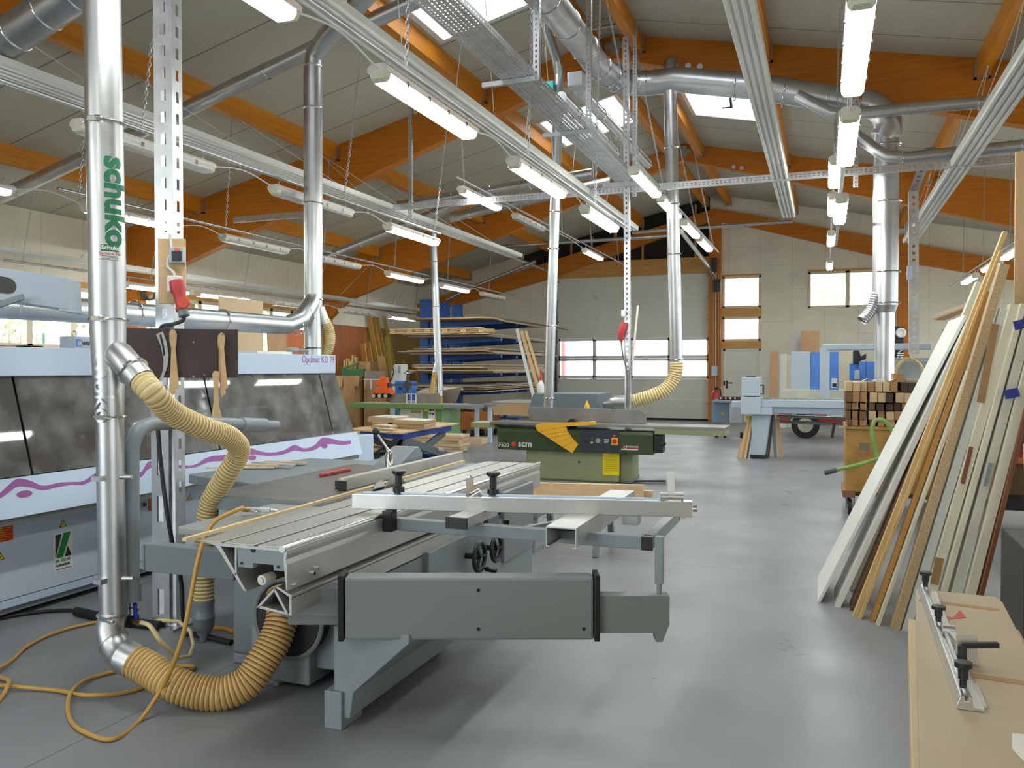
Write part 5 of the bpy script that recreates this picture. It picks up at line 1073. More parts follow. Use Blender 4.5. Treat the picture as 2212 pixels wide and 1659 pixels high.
# pine beams lying on trestles behind the saw
a, b = P(1120, 1046, y=7.2), P(1390, 1052, y=7.4)
tag(MB().obox((a + b) / 2 - Vector((0, 0, .055)), (b - a).normalized(), (0, 1, 0), (0, 0, 1), (b - a).length, .05, .15).build('pine_plank', PINEX, bevel=.003), 'pale plank standing on edge behind the saw outrigger', 'plank')
pz_ = (a + b).z / 2 - .13
tag(MB().obox(((a + b) / 2 + Vector((-.06, -.14, 0))) * 1 - Vector((0, 0, .14)), (b - a).normalized(), (0, 1, 0), (0, 0, 1), (b - a).length * .95, .22, .03).build('pine_plank', PINEX), 'pale plank lying flat in front of the upright one behind the outrigger', 'plank')
tag(MB().box(b.x - .4, b.y + .05, pz_ - .04, b.x + .07, b.y + .11, pz_ + .09).build('pine_block', PINEX), 'short pine block poking out behind the upright plank', 'block')
m = MB()
for x in (a.x + .25, b.x - .3):
    m.box(x - .04, a.y - .3, pz_ - .12, x + .04, a.y + .2, pz_ - .04)
    for s_ in (-1, 1): m.bar((x, a.y - .05 + s_ * .2, pz_ - .1), (x, a.y - .05 + s_ * .3, 0), .05, .05)
m.box(a.x + .25, a.y - .08, pz_ - .1, b.x - .3, a.y - .02, pz_ - .05); tag(m.build('trestle', GREYD), 'low grey trestle frame under the pale planks behind the outrigger', 'trestle')

# thicknesser behind
TH = thing('thicknesser', 'grey blue thickness planer behind the green surface planer', 'machine', (-4, 13.2, 0))
y_ = 12.9
a, b, c, d = P(1138, 886, y=y_), P(1152, 850, y=y_), P(1290, 850, y=y_), P(1290, 886, y=y_)
TB = mat('blue grey machine paint', srgb(104, 116, 122), .45, 0, .04)
MB().prism([(a.x, a.z - .05), (b.x, b.z), (c.x, c.z), (c.x, d.z - .05)], (0, y_, 0), (1, 0, 0), (0, 0, 1), (0, .95, 0)).build('hood', TB, TH, bevel=.012)
MB().box(a.x + .1, y_ + .05, 0, c.x - .05, y_ + .9, d.z - .05).build('body', TB, TH, bevel=.01)
t2 = thing('suction_hose', 'cream corrugated hose from the thicknesser up to the tall riser', 'hose', P(1380, 862, y=12.9))
h = [P(1366, 868, y=12.95), P(1380, 864, y=12.95), P(1405, 856, y=12.95), P(1436, 842, y=13.0), P(1455, 818, y=13.05), P(1461, 795, y=13.05), P(1461, 782, y=13.05)]
m = MB(); ribbed(m, h, .105, .04, 22, .06); m.build('hose_wall', HOSE, t2, smooth=75)
MB().tube([P(1304, 872, y=13.0), P(1318, 871, y=12.98), P(1330, 870, y=12.95), P(1352, 869, y=12.95), P(1370, 866, y=12.95)], [.06, .1, .12, .115, .112], 24).build('steel_adapter', GAL, TH, smooth=40)
# things on these machines
def bottle(name, label, base, prof, m_, cap=None, cm=None):
    t = thing(name, label, 'bottle', base); MB().lathe(prof, base, (0, 0, 1), 18).build('bottle_body', m_, t, smooth=50)
    if cap: MB().lathe(cap, base, (0, 0, 1), 14).build('nozzle', cm, t, smooth=50)
b_ = P(1168, 851, y=13.2); b_.z = b.z
bottle('glue_bottle', 'white glue bottle with a long red nozzle on the thicknesser', b_, [(.055, 0), (.06, .01), (.06, .12), (.045, .17), (.02, .2), (.018, .22)], mat('translucent white bottle', srgb(220, 222, 216), .35), [(.024, .22), (.024, .26), (.012, .29), (.012, .36), (.016, .36), (.016, .38), (0, .39)], mat('red nozzle', srgb(190, 30, 36), .4))
b_ = P(1268, 884, y=SY + .48); b_.z = .836
b_.z = P(1268, 893, y=SY + .48).z
o = bottle('small_bottle', 'small orange yellow bottle behind the planer fence', b_, [(.036, 0), (.038, .06), (.038, .11), (.03, .13), (.014, .16), (.008, .19), (0, .19)], mat('orange yellow bottle', srgb(236, 176, 40), .35), [(.04, .0), (.04, .045), (0, .046)], mat('teal cup', srgb(110, 190, 170), .4))
tag(MB().box(b_.x - .06, SY + .44, .836, b_.x + .06, SY + .53, b_.z).build('tool_block', GREYD), 'grey block behind the planer fence carrying the small bottle', 'block')
# plug on the second slotted post
t = thing('industrial_plug', 'red plug hanging on the slotted post in front of the garage door', 'plug', P(1345, 715, y=12.1)); q = P(1347, 700, y=12.1)
m = MB().tube([P(1349, 698, y=12.12), P(1343, 712, y=12.1), P(1341, 728, y=12.1), P(1342, 738, y=12.1)], [.05, .055, .045, .02], 14); m.build('plug_body', RED, t, smooth=50)
MB().obox(P(1347, 677, y=12.13), (1, 0, 0), (0, 1, 0), (0, 0, 1), .06, .06, .1).build('socket_box', WHITE, t, bevel=.005); MB().obox(P(1356, 690, y=12.24), (1, 0, 0), (0, 1, 0), (0, 0, 1), .1, .02, .42).build('mounting_plate', HOUS, t)
MB().tube(spline([P(1342, 738, y=12.1), P(1345, 765, y=12.1), P(1354, 800, y=12.1), P(1355, 830, y=12.1), P(1354, 880, y=12.1)], 6), .013, 8).build('plug_cable', mat('grey brown cable', (.16, .14, .13), .5), t)
MB().bar(P(1378, 660, y=12.3), P(1366, 782, y=12.28), .06, .03).build('cover_strip', HOUS, t)

# ================================================================ scissor lift with boards
LT = thing('lift_table', 'blue scissor lift table carrying stacked white boards', 'lift table', (-6.2, 12, 0))
zt = .68; A, B, Cc = P(744, 927, z=zt), P(865, 935, z=zt), P(992, 914, z=zt); D = A + Cc - B
lu = (B - A).normalized(); lv = (Cc - B).normalized(); LU, LV = (B - A).length, (Cc - B).length
def lp(a, b, z): p = A + lu * a + lv * b; return Vector((p.x, p.y, z))
def lbox(mb, a0, b0, z0, a1, b1, z1): return mb.add([lp(a, b, z) for z in (z0, z1) for b in (b0, b1) for a in (a0, a1)], [(0, 2, 3, 1), (4, 5, 7, 6), (0, 1, 5, 4), (2, 6, 7, 3), (0, 4, 6, 2), (1, 3, 7, 5)])
LB = mat('lift table blue', srgb(36, 66, 150), .42, 0, .05)
lbox(MB(), .0, 0, .66, LU, LV, .68).build('plywood_top', GLUE, LT)
lbox(MB(), .26, .12, .57, LU - .02, LV - .3, .659).build('platform', LB, LT, bevel=.006)
m = MB(); lbox(m, .3, .1, .06, .42, LV - .2, .15); lbox(m, LU - .16, .1, .06, LU - .04, LV - .2, .15); lbox(m, .3, .1, .06, LU - .04, .2, .16); lbox(m, .3, LV - .3, .06, LU - .04, LV - .2, .15); m.build('base_frame', LB, LT, bevel=.01)
SM = mat('scissor steel grey', srgb(98, 106, 112), .45, 0, .05)
for a in (.36, LU - .1):
    MB().bar(lp(a, .2, .17), lp(a, LV - .45, .55), .04, .12).build('scissor_arm', SM, LT, bevel=.004); MB().bar(lp(a + .045, .2, .55), lp(a + .045, LV - .45, .17), .04, .12).build('scissor_arm', SM, LT, bevel=.004)
q = lp(LU - .03, LV * .6, .3); text('BARTH', q + (lp(LU + .01, 0, 0) - lp(LU - .03, 0, 0)), (lp(0, LV - .45, .17) - lp(0, .2, .55)), Vector((0, 0, 1)) + lv * .2, .07, WINK, LT, bold=.001)
m = MB(); c = lp(.66, .5, .35); m.cyl(lp(.5, .5, .3), lp(.9, .5, .34), .05); m.cyl(lp(.7, .3, .2), lp(.75, .9, .5), .045); m.build('hydraulic_unit', BLACK, LT)
MB().tube([lp(.2, .0, .14), lp(.2, -.08, .2), lp(.24, -.06, .34), lp(.42, -.04, .36), lp(.66, -.02, .2), lp(.9, .0, .3)], .014, 8).build('foot_rail', GREYD, LT, smooth=60)
for a in (.38, LU - .1):
    for b in (.25, LV - .4): MB().cyl(lp(a - .03, b, .05), lp(a + .03, b, .05), .05, n=16).build('wheel', RUBBER, LT)
# boards on it: short stacks of white laminated chipboard
WB = [LAMI, CHIP]
def board(a, b, z, la, lb, th, rot, label, grp='white boards on the lift table'):
    r = Matrix.Rotation(rot, 3, 'Z'); u = r @ lu; v = r @ lv; c = lp(a, b, z + th / 2); m = MB(); m.obox(c, u, v, (0, 0, 1), la, lb, th); m.m[2:] = [1] * 4; m.m[0] = m.m[1] = 0
    return tag(m.build('laminated_board', WB), label, 'board', grp)
def pile(a, b, la, lb, n, rot, where, th=.019, j=.02):
    z = .681
    for i in range(n):
        board(a + rnd.uniform(-j, j), b + rnd.uniform(-j, j), z, la * (1 - .02 * (i % 3)), lb, th, rot + rnd.uniform(-.03, .03), '%s white laminated board of the %s on the lift table' % ({0: 'bottom', n - 1: 'top'}.get(i, ORD[i] + ' from below'), where)); z += th + .0005
pile(.38, .95, .36, .62, 4, .0, 'left rear pile'); pile(.98, .9, .62, .55, 7, .1, 'right pile'); pile(.58, .5, .42, .26, 3, -.05, 'middle low pile')
z = .681 + 4 * .0195
for i in range(5): board(.36 + rnd.uniform(-.02, .02), .95, z, .58, .62, .016, .05 + rnd.uniform(-.03, .03), '%s crosswise board on top of the left rear pile on the lift table' % (ORD[i] + ' from below')); z += .0165
board(.78, .18, .681, .46, .13, .032, -.04, 'single narrow white board at the front edge of the lift table')
# planks on the floor behind the lift
for i in range(7): y_ = 14.3 + .13 * (i % 2); tag(MB().box(-9.4, y_, .0 + .05 * i, -7.6 - .05 * (i % 3), y_ + 1.0, .045 + .05 * i).build('beech_plank', mat('beech plank %d' % i, srgb(206 - 6 * (i % 3), 166, 126), .6)), '%s reddish plank of the floor stack behind the lift table' % {0: 'bottom', 6: 'top'}.get(i, ORD[i] + ' from below'), 'plank', 'planks behind the lift table')
for i in range(6): tag(MB().obox((-7.0 + .03 * (i % 3), 14.6, .04 + .055 * i), (1, .1 * (i % 2), 0), (-.1 * (i % 2), 1, 0), (0, 0, 1), .9, .5, .05).build('pine_plank', PINEX), '%s pale offcut plank of the stack at the spindle moulder foot' % {0: 'bottom', 5: 'top'}.get(i, ORD[i] + ' from below'), 'plank', 'offcut planks by the spindle moulder')
# ================================================================ spindle moulder and the back left corner
GY = 16.0
SPM = thing('spindle_moulder', 'green spindle moulder with long green table in the back left', 'machine', (-8.6, 16.4, 0))
a, b, c = P(752, 872, y=GY), P(958, 874, y=GY), P(1010, 874, y=GY)
MB().box(a.x, GY, .75, b.x, GY + .62, .845).build('table', GREEN, SPM, bevel=.004); MB().box(a.x + .3, GY + .02, .846, b.x + .35, GY + .6, .856).build('table_top', mat('worn table top', srgb(176, 164, 136), .5), SPM)
MB().box(b.x, GY + .0, .77, c.x + .12, GY + .62, .845).build('table_extension', GREYD, SPM)
q0, q1 = P(858, 900, y=GY + .15), P(957, 900, y=GY + .15)
MB().box(q0.x, GY + .15, .02, q1.x, GY + .75, .75).build('body', GREEN, SPM, bevel=.01); MB().box(q1.x - .03, GY + .145, .02, q1.x + .16, GY + .7, .75).build('body_side', mat('light green paint', srgb(128, 166, 120), .45), SPM)
def gr(name, x0, y0, x1, y1, yy, m_, th=.004, par=SPM): a, b = P(x0, y1, y=yy), P(x1, y0, y=yy); return MB().box(a.x, yy - th, a.z, b.x, yy, b.z).build(name, m_, par)
cpn = gr('control_plate', 865, 884, 914, 903, GY + .15, mat('printed plate', srgb(190, 190, 176), .5)); gr('display', 888, 887, 909, 892, GY + .146, mat('display', srgb(150, 130, 30), .4), .002, cpn); gr('yellow_label', 916, 881, 925, 888, GY + .15, YELP); bp_ = gr('button_plate', 926, 883, 940, 905, GY + .15, WHITE)
for px, py, m_ in ((930, 886, BLACK), (935, 886, RED), (930, 893, BLACK), (936, 894, BLACK)): c_ = P(px, py, y=GY + .146); MB().cyl(c_, c_ - Vector((0, .02, 0)), .022, n=12).build('push_button', m_, bp_)
for x0, x1 in ((842, 877), (899, 948)): p0, p1 = P(x0, 866, y=GY + .3), P(x1, 851, y=GY + .3); MB().box(p0.x, GY + .3, .856, p1.x, GY + .36, p1.z).build('fence', CAST, SPM)
p0, p1 = P(878, 866, y=GY + .2), P(898, 850, y=GY + .2); m = MB()
for x in (p0.x, (p0.x + p1.x) / 2, p1.x): m.box(x - .012, GY + .2, .856, x + .012, GY + .22, p1.z)
m.box(p0.x, GY + .2, p1.z - .02, p1.x, GY + .22, p1.z).box(p0.x, GY + .2, .9, p1.x, GY + .22, .915); m.build('guard_frame', HOUS, SPM)
# power feeder on its stand
FD = thing('power_feeder', 'orange power feeder with three wheels over the spindle moulder table', 'feeder', P(820, 860, y=GY + .2))
OR = mat('feeder orange', srgb(236, 92, 20), .4, 0, .04); fy = GY + .15
def fb(name, x0, y0, x1, y1, d0, d1, m_): a, b = P(x0, y1, y=fy), P(x1, y0, y=fy); return MB().box(a.x, fy + d0, a.z, b.x, fy + d1, b.z).build(name, m_, FD, bevel=.012)
fb('motor', 818, 816, 831, 840, .05, .2, OR); fb('motor_box', 809, 824, 818, 834, .05, .15, OR); MB().cyl(P(825, 818, y=fy + .12), P(825, 813, y=fy + .12), .055, n=16).build('motor_cap', OR, FD)
qs = [P(*p, y=fy) for p in ((800, 856), (803, 849), (808, 842), (818, 838), (838, 838), (844, 846), (844, 853), (840, 850), (806, 850))]
MB().prism([(q.x - qs[0].x, q.z - qs[0].z) for q in qs], qs[0] + Vector((0, .02, 0)), (1, 0, 0), (0, 0, 1), (0, .16, 0)).build('feeder_frame', OR, FD, bevel=.004)
for px in (808, 821, 834):
    c_ = P(px, 855, y=fy); MB().cyl(c_ + Vector((0, -.03, 0)), c_ + Vector((0, .15, 0)), .052, n=18).build('feed_wheel', RUBBER, FD, smooth=40); MB().cyl(c_ + Vector((0, -.035, 0)), c_ + Vector((0, -.028, 0)), .043, n=16).build('wheel_hub', mat('pale hub', srgb(196, 178, 168), .4) if px == 808 else bpy.data.materials['pale hub'], FD)
m = MB().bar(P(838, 832, y=fy + .15), P(905, 830, y=fy + .3), .05, .05).cyl(P(880, 866, y=fy + .25), P(881, 800, y=fy + .25), .035, n=14); m.obox(P(840, 833, y=fy + .15), (1, 0, 0), (0, 1, 0), (0, 0, 1), .1, .12, .12); m.obox(P(881, 832, y=fy + .25), (1, 0, 0), (0, 1, 0), (0, 0, 1), .12, .12, .16); m.build('feeder_arm', mat('dark arm', (.06, .06, .065), .4, .3), FD, smooth=40)
c_ = P(880, 806, y=fy + .25); MB().torus(c_, (0, 0, 1), .085, .012, 22, 6).bar(c_ - Vector((.085, 0, 0)), c_ + Vector((.085, 0, 0)), .02, .012).cyl(c_, c_ + Vector((0, 0, .07)), .014).build('hand_wheel', CHROME, FD, smooth=50)
t = thing('switch_cabinet', 'blue machine cabinet behind the orange feeder', 'cabinet', P(866, 850, y=17.4)); a, b = P(853, 880, y=17.4), P(884, 824, y=17.4); MB().box(a.x, 17.4, 0, b.x, 17.8, b.z).build('cabinet_body', mat('bright blue paint', srgb(30, 100, 190), .4), t, bevel=.01); MB().box(a.x + .1, 17.385, b.z - .2, a.x + .2, 17.4, b.z - .14).build('door_latch', BLACK, t)
t = thing('band_saw', 'tall light grey machine column with a dark cable behind the feeder', 'machine', P(855, 850, y=18)); qs = [P(*p, y=18) for p in ((842, 945), (842, 860), (846, 800), (852, 787), (866, 787), (866, 945))]; qs[0].z = qs[-1].z = 0
MB().prism([(q.x - qs[0].x, q.z - qs[0].z) for q in qs], qs[0], (1, 0, 0), (0, 0, 1), (0, .35, 0)).build('column', mat('light machine grey', srgb(196, 198, 194), .4), t, bevel=.01)
MB().tube(spline([P(847, 792, y=17.95), P(850, 800, y=17.95), P(848, 812, y=17.95), P(843, 824, y=17.95)], 5), .016, 6).build('cable', BLACK, t)
MB().box(P(860, 800, y=17.99).x, 17.98, P(860, 806, y=17.99).z, P(865, 800, y=17.99).x, 17.999, P(860, 790, y=17.99).z).build('switch_plate', GREYD, t)
# curved laminate sheet
m = MB(); cv = [P(890, 868, y=18.2), P(893, 856, y=18.2), P(902, 846, y=18.2), P(918, 839, y=18.2), P(940, 836, y=18.2), P(998, 836, y=18.4)]
lo = [P(975, 868, y=17.6), P(978, 866, y=17.6), P(982, 862, y=17.6), P(986, 856, y=17.6), P(990, 848, y=17.6), P(999, 836, y=17.7)]
n = 6; vs = cv + [p + Vector((1.0, -.55, -.05)) if i < 5 else lo[5] + Vector((.02, -.5, -.35)) for i, p in enumerate(cv)]
m.add(vs, [(i, i + 1, n + i + 1, n + i) for i in range(n - 1)]); tag(m.build('curved_sheet', mat('pale bent laminate', srgb(196, 186, 164), .45), smooth=60, solid=.006), 'bent pale laminate sheet standing behind the spindle moulder', 'sheet')
m = MB(); qs = [P(*p, y=17.2) for p in ((938, 868), (948, 845), (998, 836), (992, 850), (985, 870))]; tag(MB().prism([(q.x - qs[0].x, q.z - qs[0].z) for q in qs], qs[0], (1, 0, 0), (0, 0, 1), (0, .01, 0)).build('bent_sheet', mat('taupe laminate', srgb(128, 112, 100), .45)), 'brown faced bent sheet right of the tan hose end', 'sheet')
# cartons, drum, crate
CB = [CARD, mat('carton inside', srgb(150, 112, 74), .8)]
def carton(name, label, px0, px1, pyt, y, d, flaps=True):
    a, b = P(px0, pyt, y=y), P(px1, pyt, y=y); t = thing(name, label, 'box', ((a.x + b.x) / 2, y, 0)); z = a.z
    MB().box(a.x, y, 0, b.x, y + d, z).build('box_body', CARD, t)
    if flaps:
        MB().add([(a.x, y, z), (b.x, y, z), (b.x + .05, y - .16, z - .26), (a.x - .05, y - .16, z - .26)], [(0, 1, 2, 3)]).build('front_flap', CARD, t, solid=.006); MB().add([(a.x, y, z), (a.x, y + d, z), (a.x - .18, y + d, z - .2), (a.x - .18, y, z - .2)], [(0, 1, 2, 3)]).build('side_flap', CARD, t, solid=.006)
    return t
carton('cardboard_box', 'tall open cardboard box with drooping flap left of the drum', 750, 777, 812, 18.3, .5); carton('cardboard_box', 'tall cardboard box beside the end of the edge bander', 718, 742, 812, 17.4, .5)
carton('cardboard_box', 'brown carton on the shelf strip above the green crate', 774, 800, 781, 19.6, .4, False)
a, b = P(777, 818, y=18.2), P(819, 818, y=18.2); r_ = (b.x - a.x) / 2; c_ = Vector(((a.x + b.x) / 2, 18.2 + r_, 0)); zt = a.z
t = thing('fibre_drum', 'tall cardboard drum with white tape below the grey drum', 'drum', c_); MB().cyl(c_, c_ + Vector((0, 0, zt)), r_, n=28).build('drum_wall', CARD, t, smooth=50); MB().torus(c_ + Vector((0, 0, zt - .02)), (0, 0, 1), r_ + .002, .015, 28, 6).build('tape_band', WHITE, t)
for k_ in (-.6, .1): MB().box(c_.x + k_ * r_, c_.y - math.sqrt(1 - k_ * k_) * r_ - .012, zt - .26, c_.x + k_ * r_ + .04, c_.y - math.sqrt(1 - k_ * k_) * r_ + .05, zt).build('tape_strip', WHITE, t)
t = thing('grey_drum', 'grey drum with red inside standing on the cardboard drum', 'drum', c_ + Vector((0, 0, zt))); z2 = P(800, 793, y=18.2).z - .1; rr = r_ * .92
MB().lathe([(rr, zt + .003), (rr, z2), (rr - .012, z2), (rr - .012, zt + .06), (0, zt + .06)], c_ * 1, (0, 0, 1), 28).build('drum_shell', mat('grey drum paint', srgb(140, 128, 120), .5), t, smooth=50); MB().lathe([(rr - .013, z2 - .002), (rr - .013, zt + .07), (0, zt + .07)], c_ * 1, (0, 0, 1), 28).build('drum_inside', mat('red drum inside', srgb(150, 24, 34), .5), t, smooth=50)
t = thing('green_crate', 'green crate trolley full of timber scraps behind the cartons', 'crate', P(760, 800, y=20)); a, b = P(737, 810, y=19.5), P(785, 797, y=19.5)
MB().box(a.x, 19.5, .1, b.x, 20.2, b.z).build('crate_body', mat('crate green', srgb(52, 110, 60), .5), t); MB().bar(P(741, 796, y=19.5), P(775, 785, y=19.5), .05, .05).build('crate_rail', bpy.data.materials['crate green'], t)
for i, (px, py) in enumerate(((746, 778), (752, 774), (758, 780), (764, 768), (770, 772))):
    q = P(px, py, y=19.9); tag(MB().bar((q.x - .1, 19.9 + .05 * (i % 2), .6), q, .09, .05).build('timber_scrap', PINE), '%s timber scrap from the left standing in the green crate' % ['leftmost', 'second', 'third', 'fourth', 'rightmost'][i], 'timber', 'scraps in the green crate')
# wall panels and leaning timber
struct(MB().box(XL + .001, 19.95, 0, XL + .03, 22.3, 2.9).build('trim_8', seams(mat('reddish cladding', srgb(160, 92, 50), .5, 0, .12, 2, 0, (1, 3, .4)), 'Y', .12, None, 0, .004, .6)))
struct(MB().box(XL + .001, 22.3, 0, XL + .03, YE, 2.9).build('trim_9', mat('olive tan board', srgb(150, 118, 66), .55, 0, .06, 1.5)))
for i, (t_, b_, w_) in enumerate((((797, 682), (836, 880), .14), ((806, 684), (846, 880), .14), ((813, 686), (860, 880), .13), ((829, 683), (876, 880), .1), ((783, 742), (806, 880), .16), ((794, 740), (822, 880), .16), ((835, 727), (862, 880), .14), ((871, 777), (896, 880), .09), ((900, 786), (908, 880), .08))):
    x_ = -12.75 + .06 * i; q0 = P(*b_, x=x_); q0.z = 0; q1 = P(*t_, x=-13.15 + .03 * i)
    tag(MB().bar(q0, q1, .05, w_, up=(1, 0, 0)).build('timber_board', mat('yellow timber %d' % i, srgb(190 - 8 * (i % 4), 150 - 8 * (i % 3), 70), .55, 0, .1, 4, 0, (6, 6, .5))), ['tallest timber board at the left', 'second tall timber board', 'third tall timber board', 'slim tall timber board at the right', 'short board at the left', 'second short board', 'broad board right of the tall ones', 'thin board', 'thinnest short board'][i] + ' of the bundle leaning on the window wall corner' if i < 7 else ['thin board leaning alone left of the blue rack', 'thinnest board leaning next to the blue rack post'][i - 7], 'board', 'timber leaning on the left wall')
q = P(816, 768, x=-12.4); q2 = P(834, 768, x=-12.4); tag(MB().obox(((q + q2) / 2) * 1 - Vector((-.12, 0, q.z / 2)), (0, 1, 0), (.98, 0, .17), (-.17, 0, .98), (q2 - q).length, .03, q.z).build('fibre_slab', mat('dark tan slab', srgb(148, 116, 62), .6)), 'wide dark tan slab leaning in front of the tall timber boards', 'slab')
# cantilever rack with sheets
RKX = P(920, 700, y=20.6).x; RK = thing('cantilever_rack', 'blue cantilever rack loaded with sheets in the back corner', 'rack', (RKX, 22.5, 0))
cols = [20.6, P(960, 700, x=RKX).y, P(988, 700, x=RKX).y]; zc = P(920, 647, y=20.6).z
lev = [P(1055, y_, y=20.6).z for y_ in (700, 737, 773, 812, 850)]
for y_ in cols:
    MB().box(RKX - .13, y_ - .11, 0, RKX + .13, y_ + .11, zc).build('rack_column', BLUE, RK)
    MB().box(RKX - .15, y_ - .14, 0, RKX + 2.0, y_ + .14, .18).build('rack_foot', BLUE, RK, bevel=.004)
    for z in lev: MB().prism([(0, -.1), (2.1, -.0), (2.1, .08), (0, .08)], (RKX + .15, y_ - .07, z), (1, 0, 0), (0, 0, 1), (0, .14, 0)).build('rack_arm', BLUE, RK, bevel=.004)
m = MB()
for a, b in zip(cols, cols[1:]): m.bar((RKX, a, 1.2), (RKX, b, 2.4), .03, .05).bar((RKX, a, 2.4), (RKX, b, 1.2), .03, .05)
m.build('cross_brace', BLUE, RK)
LEVN = ['top', 'second', 'third', 'fourth', 'lowest']
def sheet(x0, x1, y0, y1, z, th, m_, label, sag=0, droop=0):
    n = 8; vs = []
    for k in (0, th):
        for i in range(n + 1):
            for y, e in ((y0, 0), (y1, 1)):
                f = i / n; vs.append((x0 + (x1 - x0) * f, y, z + k - sag * max(0, f - .8) ** 2))
    w_ = (n + 1) * 2; fs = []
    for i in range(n): a = i * 2; fs += [(a, a + 2, a + 3, a + 1)[::1], (w_ + a, w_ + a + 1, w_ + a + 3, w_ + a + 2), (a, w_ + a, w_ + a + 2, a + 2), (a + 1, a + 3, w_ + a + 3, w_ + a + 1)]
    fs += [(0, 1, w_ + 1, w_), (2 * n, w_ + 2 * n, w_ + 2 * n + 1, 2 * n + 1)]
    return tag(MB().add(vs, fs).build('sheet_panel', m_), label, 'sheet', 'sheets on the blue rack')
SHM = [mat('birch sheet', srgb(206, 176, 130), .6, 0, .05, 3), mat('taupe faced sheet', srgb(136, 116, 98), .5, 0, .05), mat('pale grey sheet', srgb(190, 184, 172), .5, 0, .04), mat('brown sheet', srgb(150, 112, 74), .6, 0, .06), mat('dusty tan sheet', srgb(176, 150, 112), .65, 0, .08)]
R2 = random.Random(3)
for li, (z, n) in enumerate(zip(lev, (2, 3, 6, 8, 7))):
    zz = z + .082
    for k in range(n):
        th = R2.choice((.016, .019, .022, .03)); x0 = RKX + R2.uniform(-.22, .3); x1 = RKX + 2.25 + R2.uniform(-.3, .35); y0 = 19.4 + R2.uniform(-.25, .5); y1 = 24.0 + R2.uniform(-.4, .9)
        if li == 0: x1, y0, y1 = RKX + 2.9, 19.3, 24.6
        sheet(x0, x1, y0, y1, zz, th, R2.choice(SHM), '%s sheet from below on the %s level of the blue rack' % (ORD[k].replace('nearest', 'first'), LEVN[li]), 3.0 if li == 0 else 0, 0); zz += th + .004
    if li == 1:
        pt = thing('long_pallet', 'long pale pallet lying on the second level of the blue rack', 'pallet', (RKX + .6, 19.0, zz)); m = MB()
        for y_ in (18.9, 19.6): MB().box(RKX - .2, y_, zz + .1, RKX + 2.4, y_ + .12, zz + .125).build('pallet_board', PINEX, pt); MB().box(RKX - .2, y_, zz, RKX + 2.4, y_ + .12, zz + .022).build('pallet_board', PINEX, pt)
        for i in range(6): MB().box(RKX - .2 + .5 * i, 18.92, zz + .022, RKX - .05 + .5 * i, 19.7, zz + .1).build('pallet_block', PINE, pt)
# planks leaning on the rack
for i, (t_, b_, w_, m_) in enumerate((((1117, 712), (1151, 850), .07, LAMG), ((1127, 716), (1166, 850), .08, MDF), ((1136, 716), (1177, 850), .06, PINE))):
    q1 = P(*t_, y=18.9); q0 = P(*b_, y=18.2); d_ = (q1 - q0); q0 = q0 - d_ * (q0.z / d_.z)
    tag(MB().bar(q0, q1, .05, w_, up=(1, 0, 0)).build('leaning_plank', m_), ['white edged', 'brown', 'narrow pale'][i] + ' plank leaning at the right end of the blue rack', 'plank', 'planks leaning on the rack')
# side table, wagons with firewood
t = thing('side_table', 'grey steel table with white legs between moulder and planer', 'table', P(1040, 940, y=17)); a, b = P(955, 868, y=16.7), P(1075, 872, y=16.7)
MB().box(a.x + .9, 16.65, .8, b.x, 17.2, .845).build('table_top', GREYD, t)
for px in (1030, 1058):
    q = P(px, 900, y=16.75); MB().box(q.x - .04, 16.72, 0, q.x + .04, 16.8, .8).build('leg', WHITEP, t)
a, b = P(1062, 872, y=18.5), P(1142, 870, y=18.5); t = thing('panel_table', 'low wide table with pale top and plywood apron behind the side table', 'table', (a.x + .6, 18.8, 0)); MB().box(a.x, 18.5, .8, b.x + .3, 20.0, .83).build('table_top', LAMG, t); MB().box(a.x, 18.52, .5, b.x + .3, 18.55, .8).build('apron', GLUE, t)
for x in (a.x + .1, b.x + .2): MB().box(x, 19.0, 0, x + .08, 19.08, .8).build('leg', BLUE, t)
WG = mat('orange brown plywood', srgb(176, 112, 52), .55, 0, .12, 3)
for i, (x0, x1, y_, lab) in enumerate(((975, 1024, 18.0, 'orange brown wooden crate wagon heaped with bark beside the moulder'), (1033, 1058, 18.3, 'second wooden crate wagon behind the white table legs'))):
    a, b = P(x0, 930, y=y_), P(x1, 894, y=y_); t = thing('crate_wagon', lab, 'wagon', ((a.x + b.x) / 2, y_, 0)); MB().box(a.x, y_, .16, b.x, y_ + .7, .58).build('crate', WG, t, bevel=.006)
    for x in (a.x + .08, b.x - .08):
        for yy in (y_ + .08, y_ + .6): MB().cyl((x - .02, yy, .075), (x + .02, yy, .075), .075, n=14).build('caster', RUBBER, t)
    m = MB()
    for k in range(26): m.sph((R2.uniform(a.x + .12, b.x - .12), y_ + R2.uniform(.12, .58), .6 + R2.uniform(0, .1)), R2.uniform(.05, .1), 6, (1.6, .8, .5))
    o = m.build('bark_heap', mat('bark %d' % i, srgb(110, 92, 66), .85, 0, .2, 9)); tag(o, ['heap of bark and scraps in the orange brown crate wagon', 'heap of scraps in the second crate wagon'][i], 'scraps', kind='stuff')
tag(MB().obox((-7.3, 16.4, .06), (1, .1, 0), (-.1, 1, 0), (0, 0, 1), .9, .5, .12).build('plank_stack', PINEX), 'low pile of pale sheet offcuts on the floor under the side table', 'sheet')
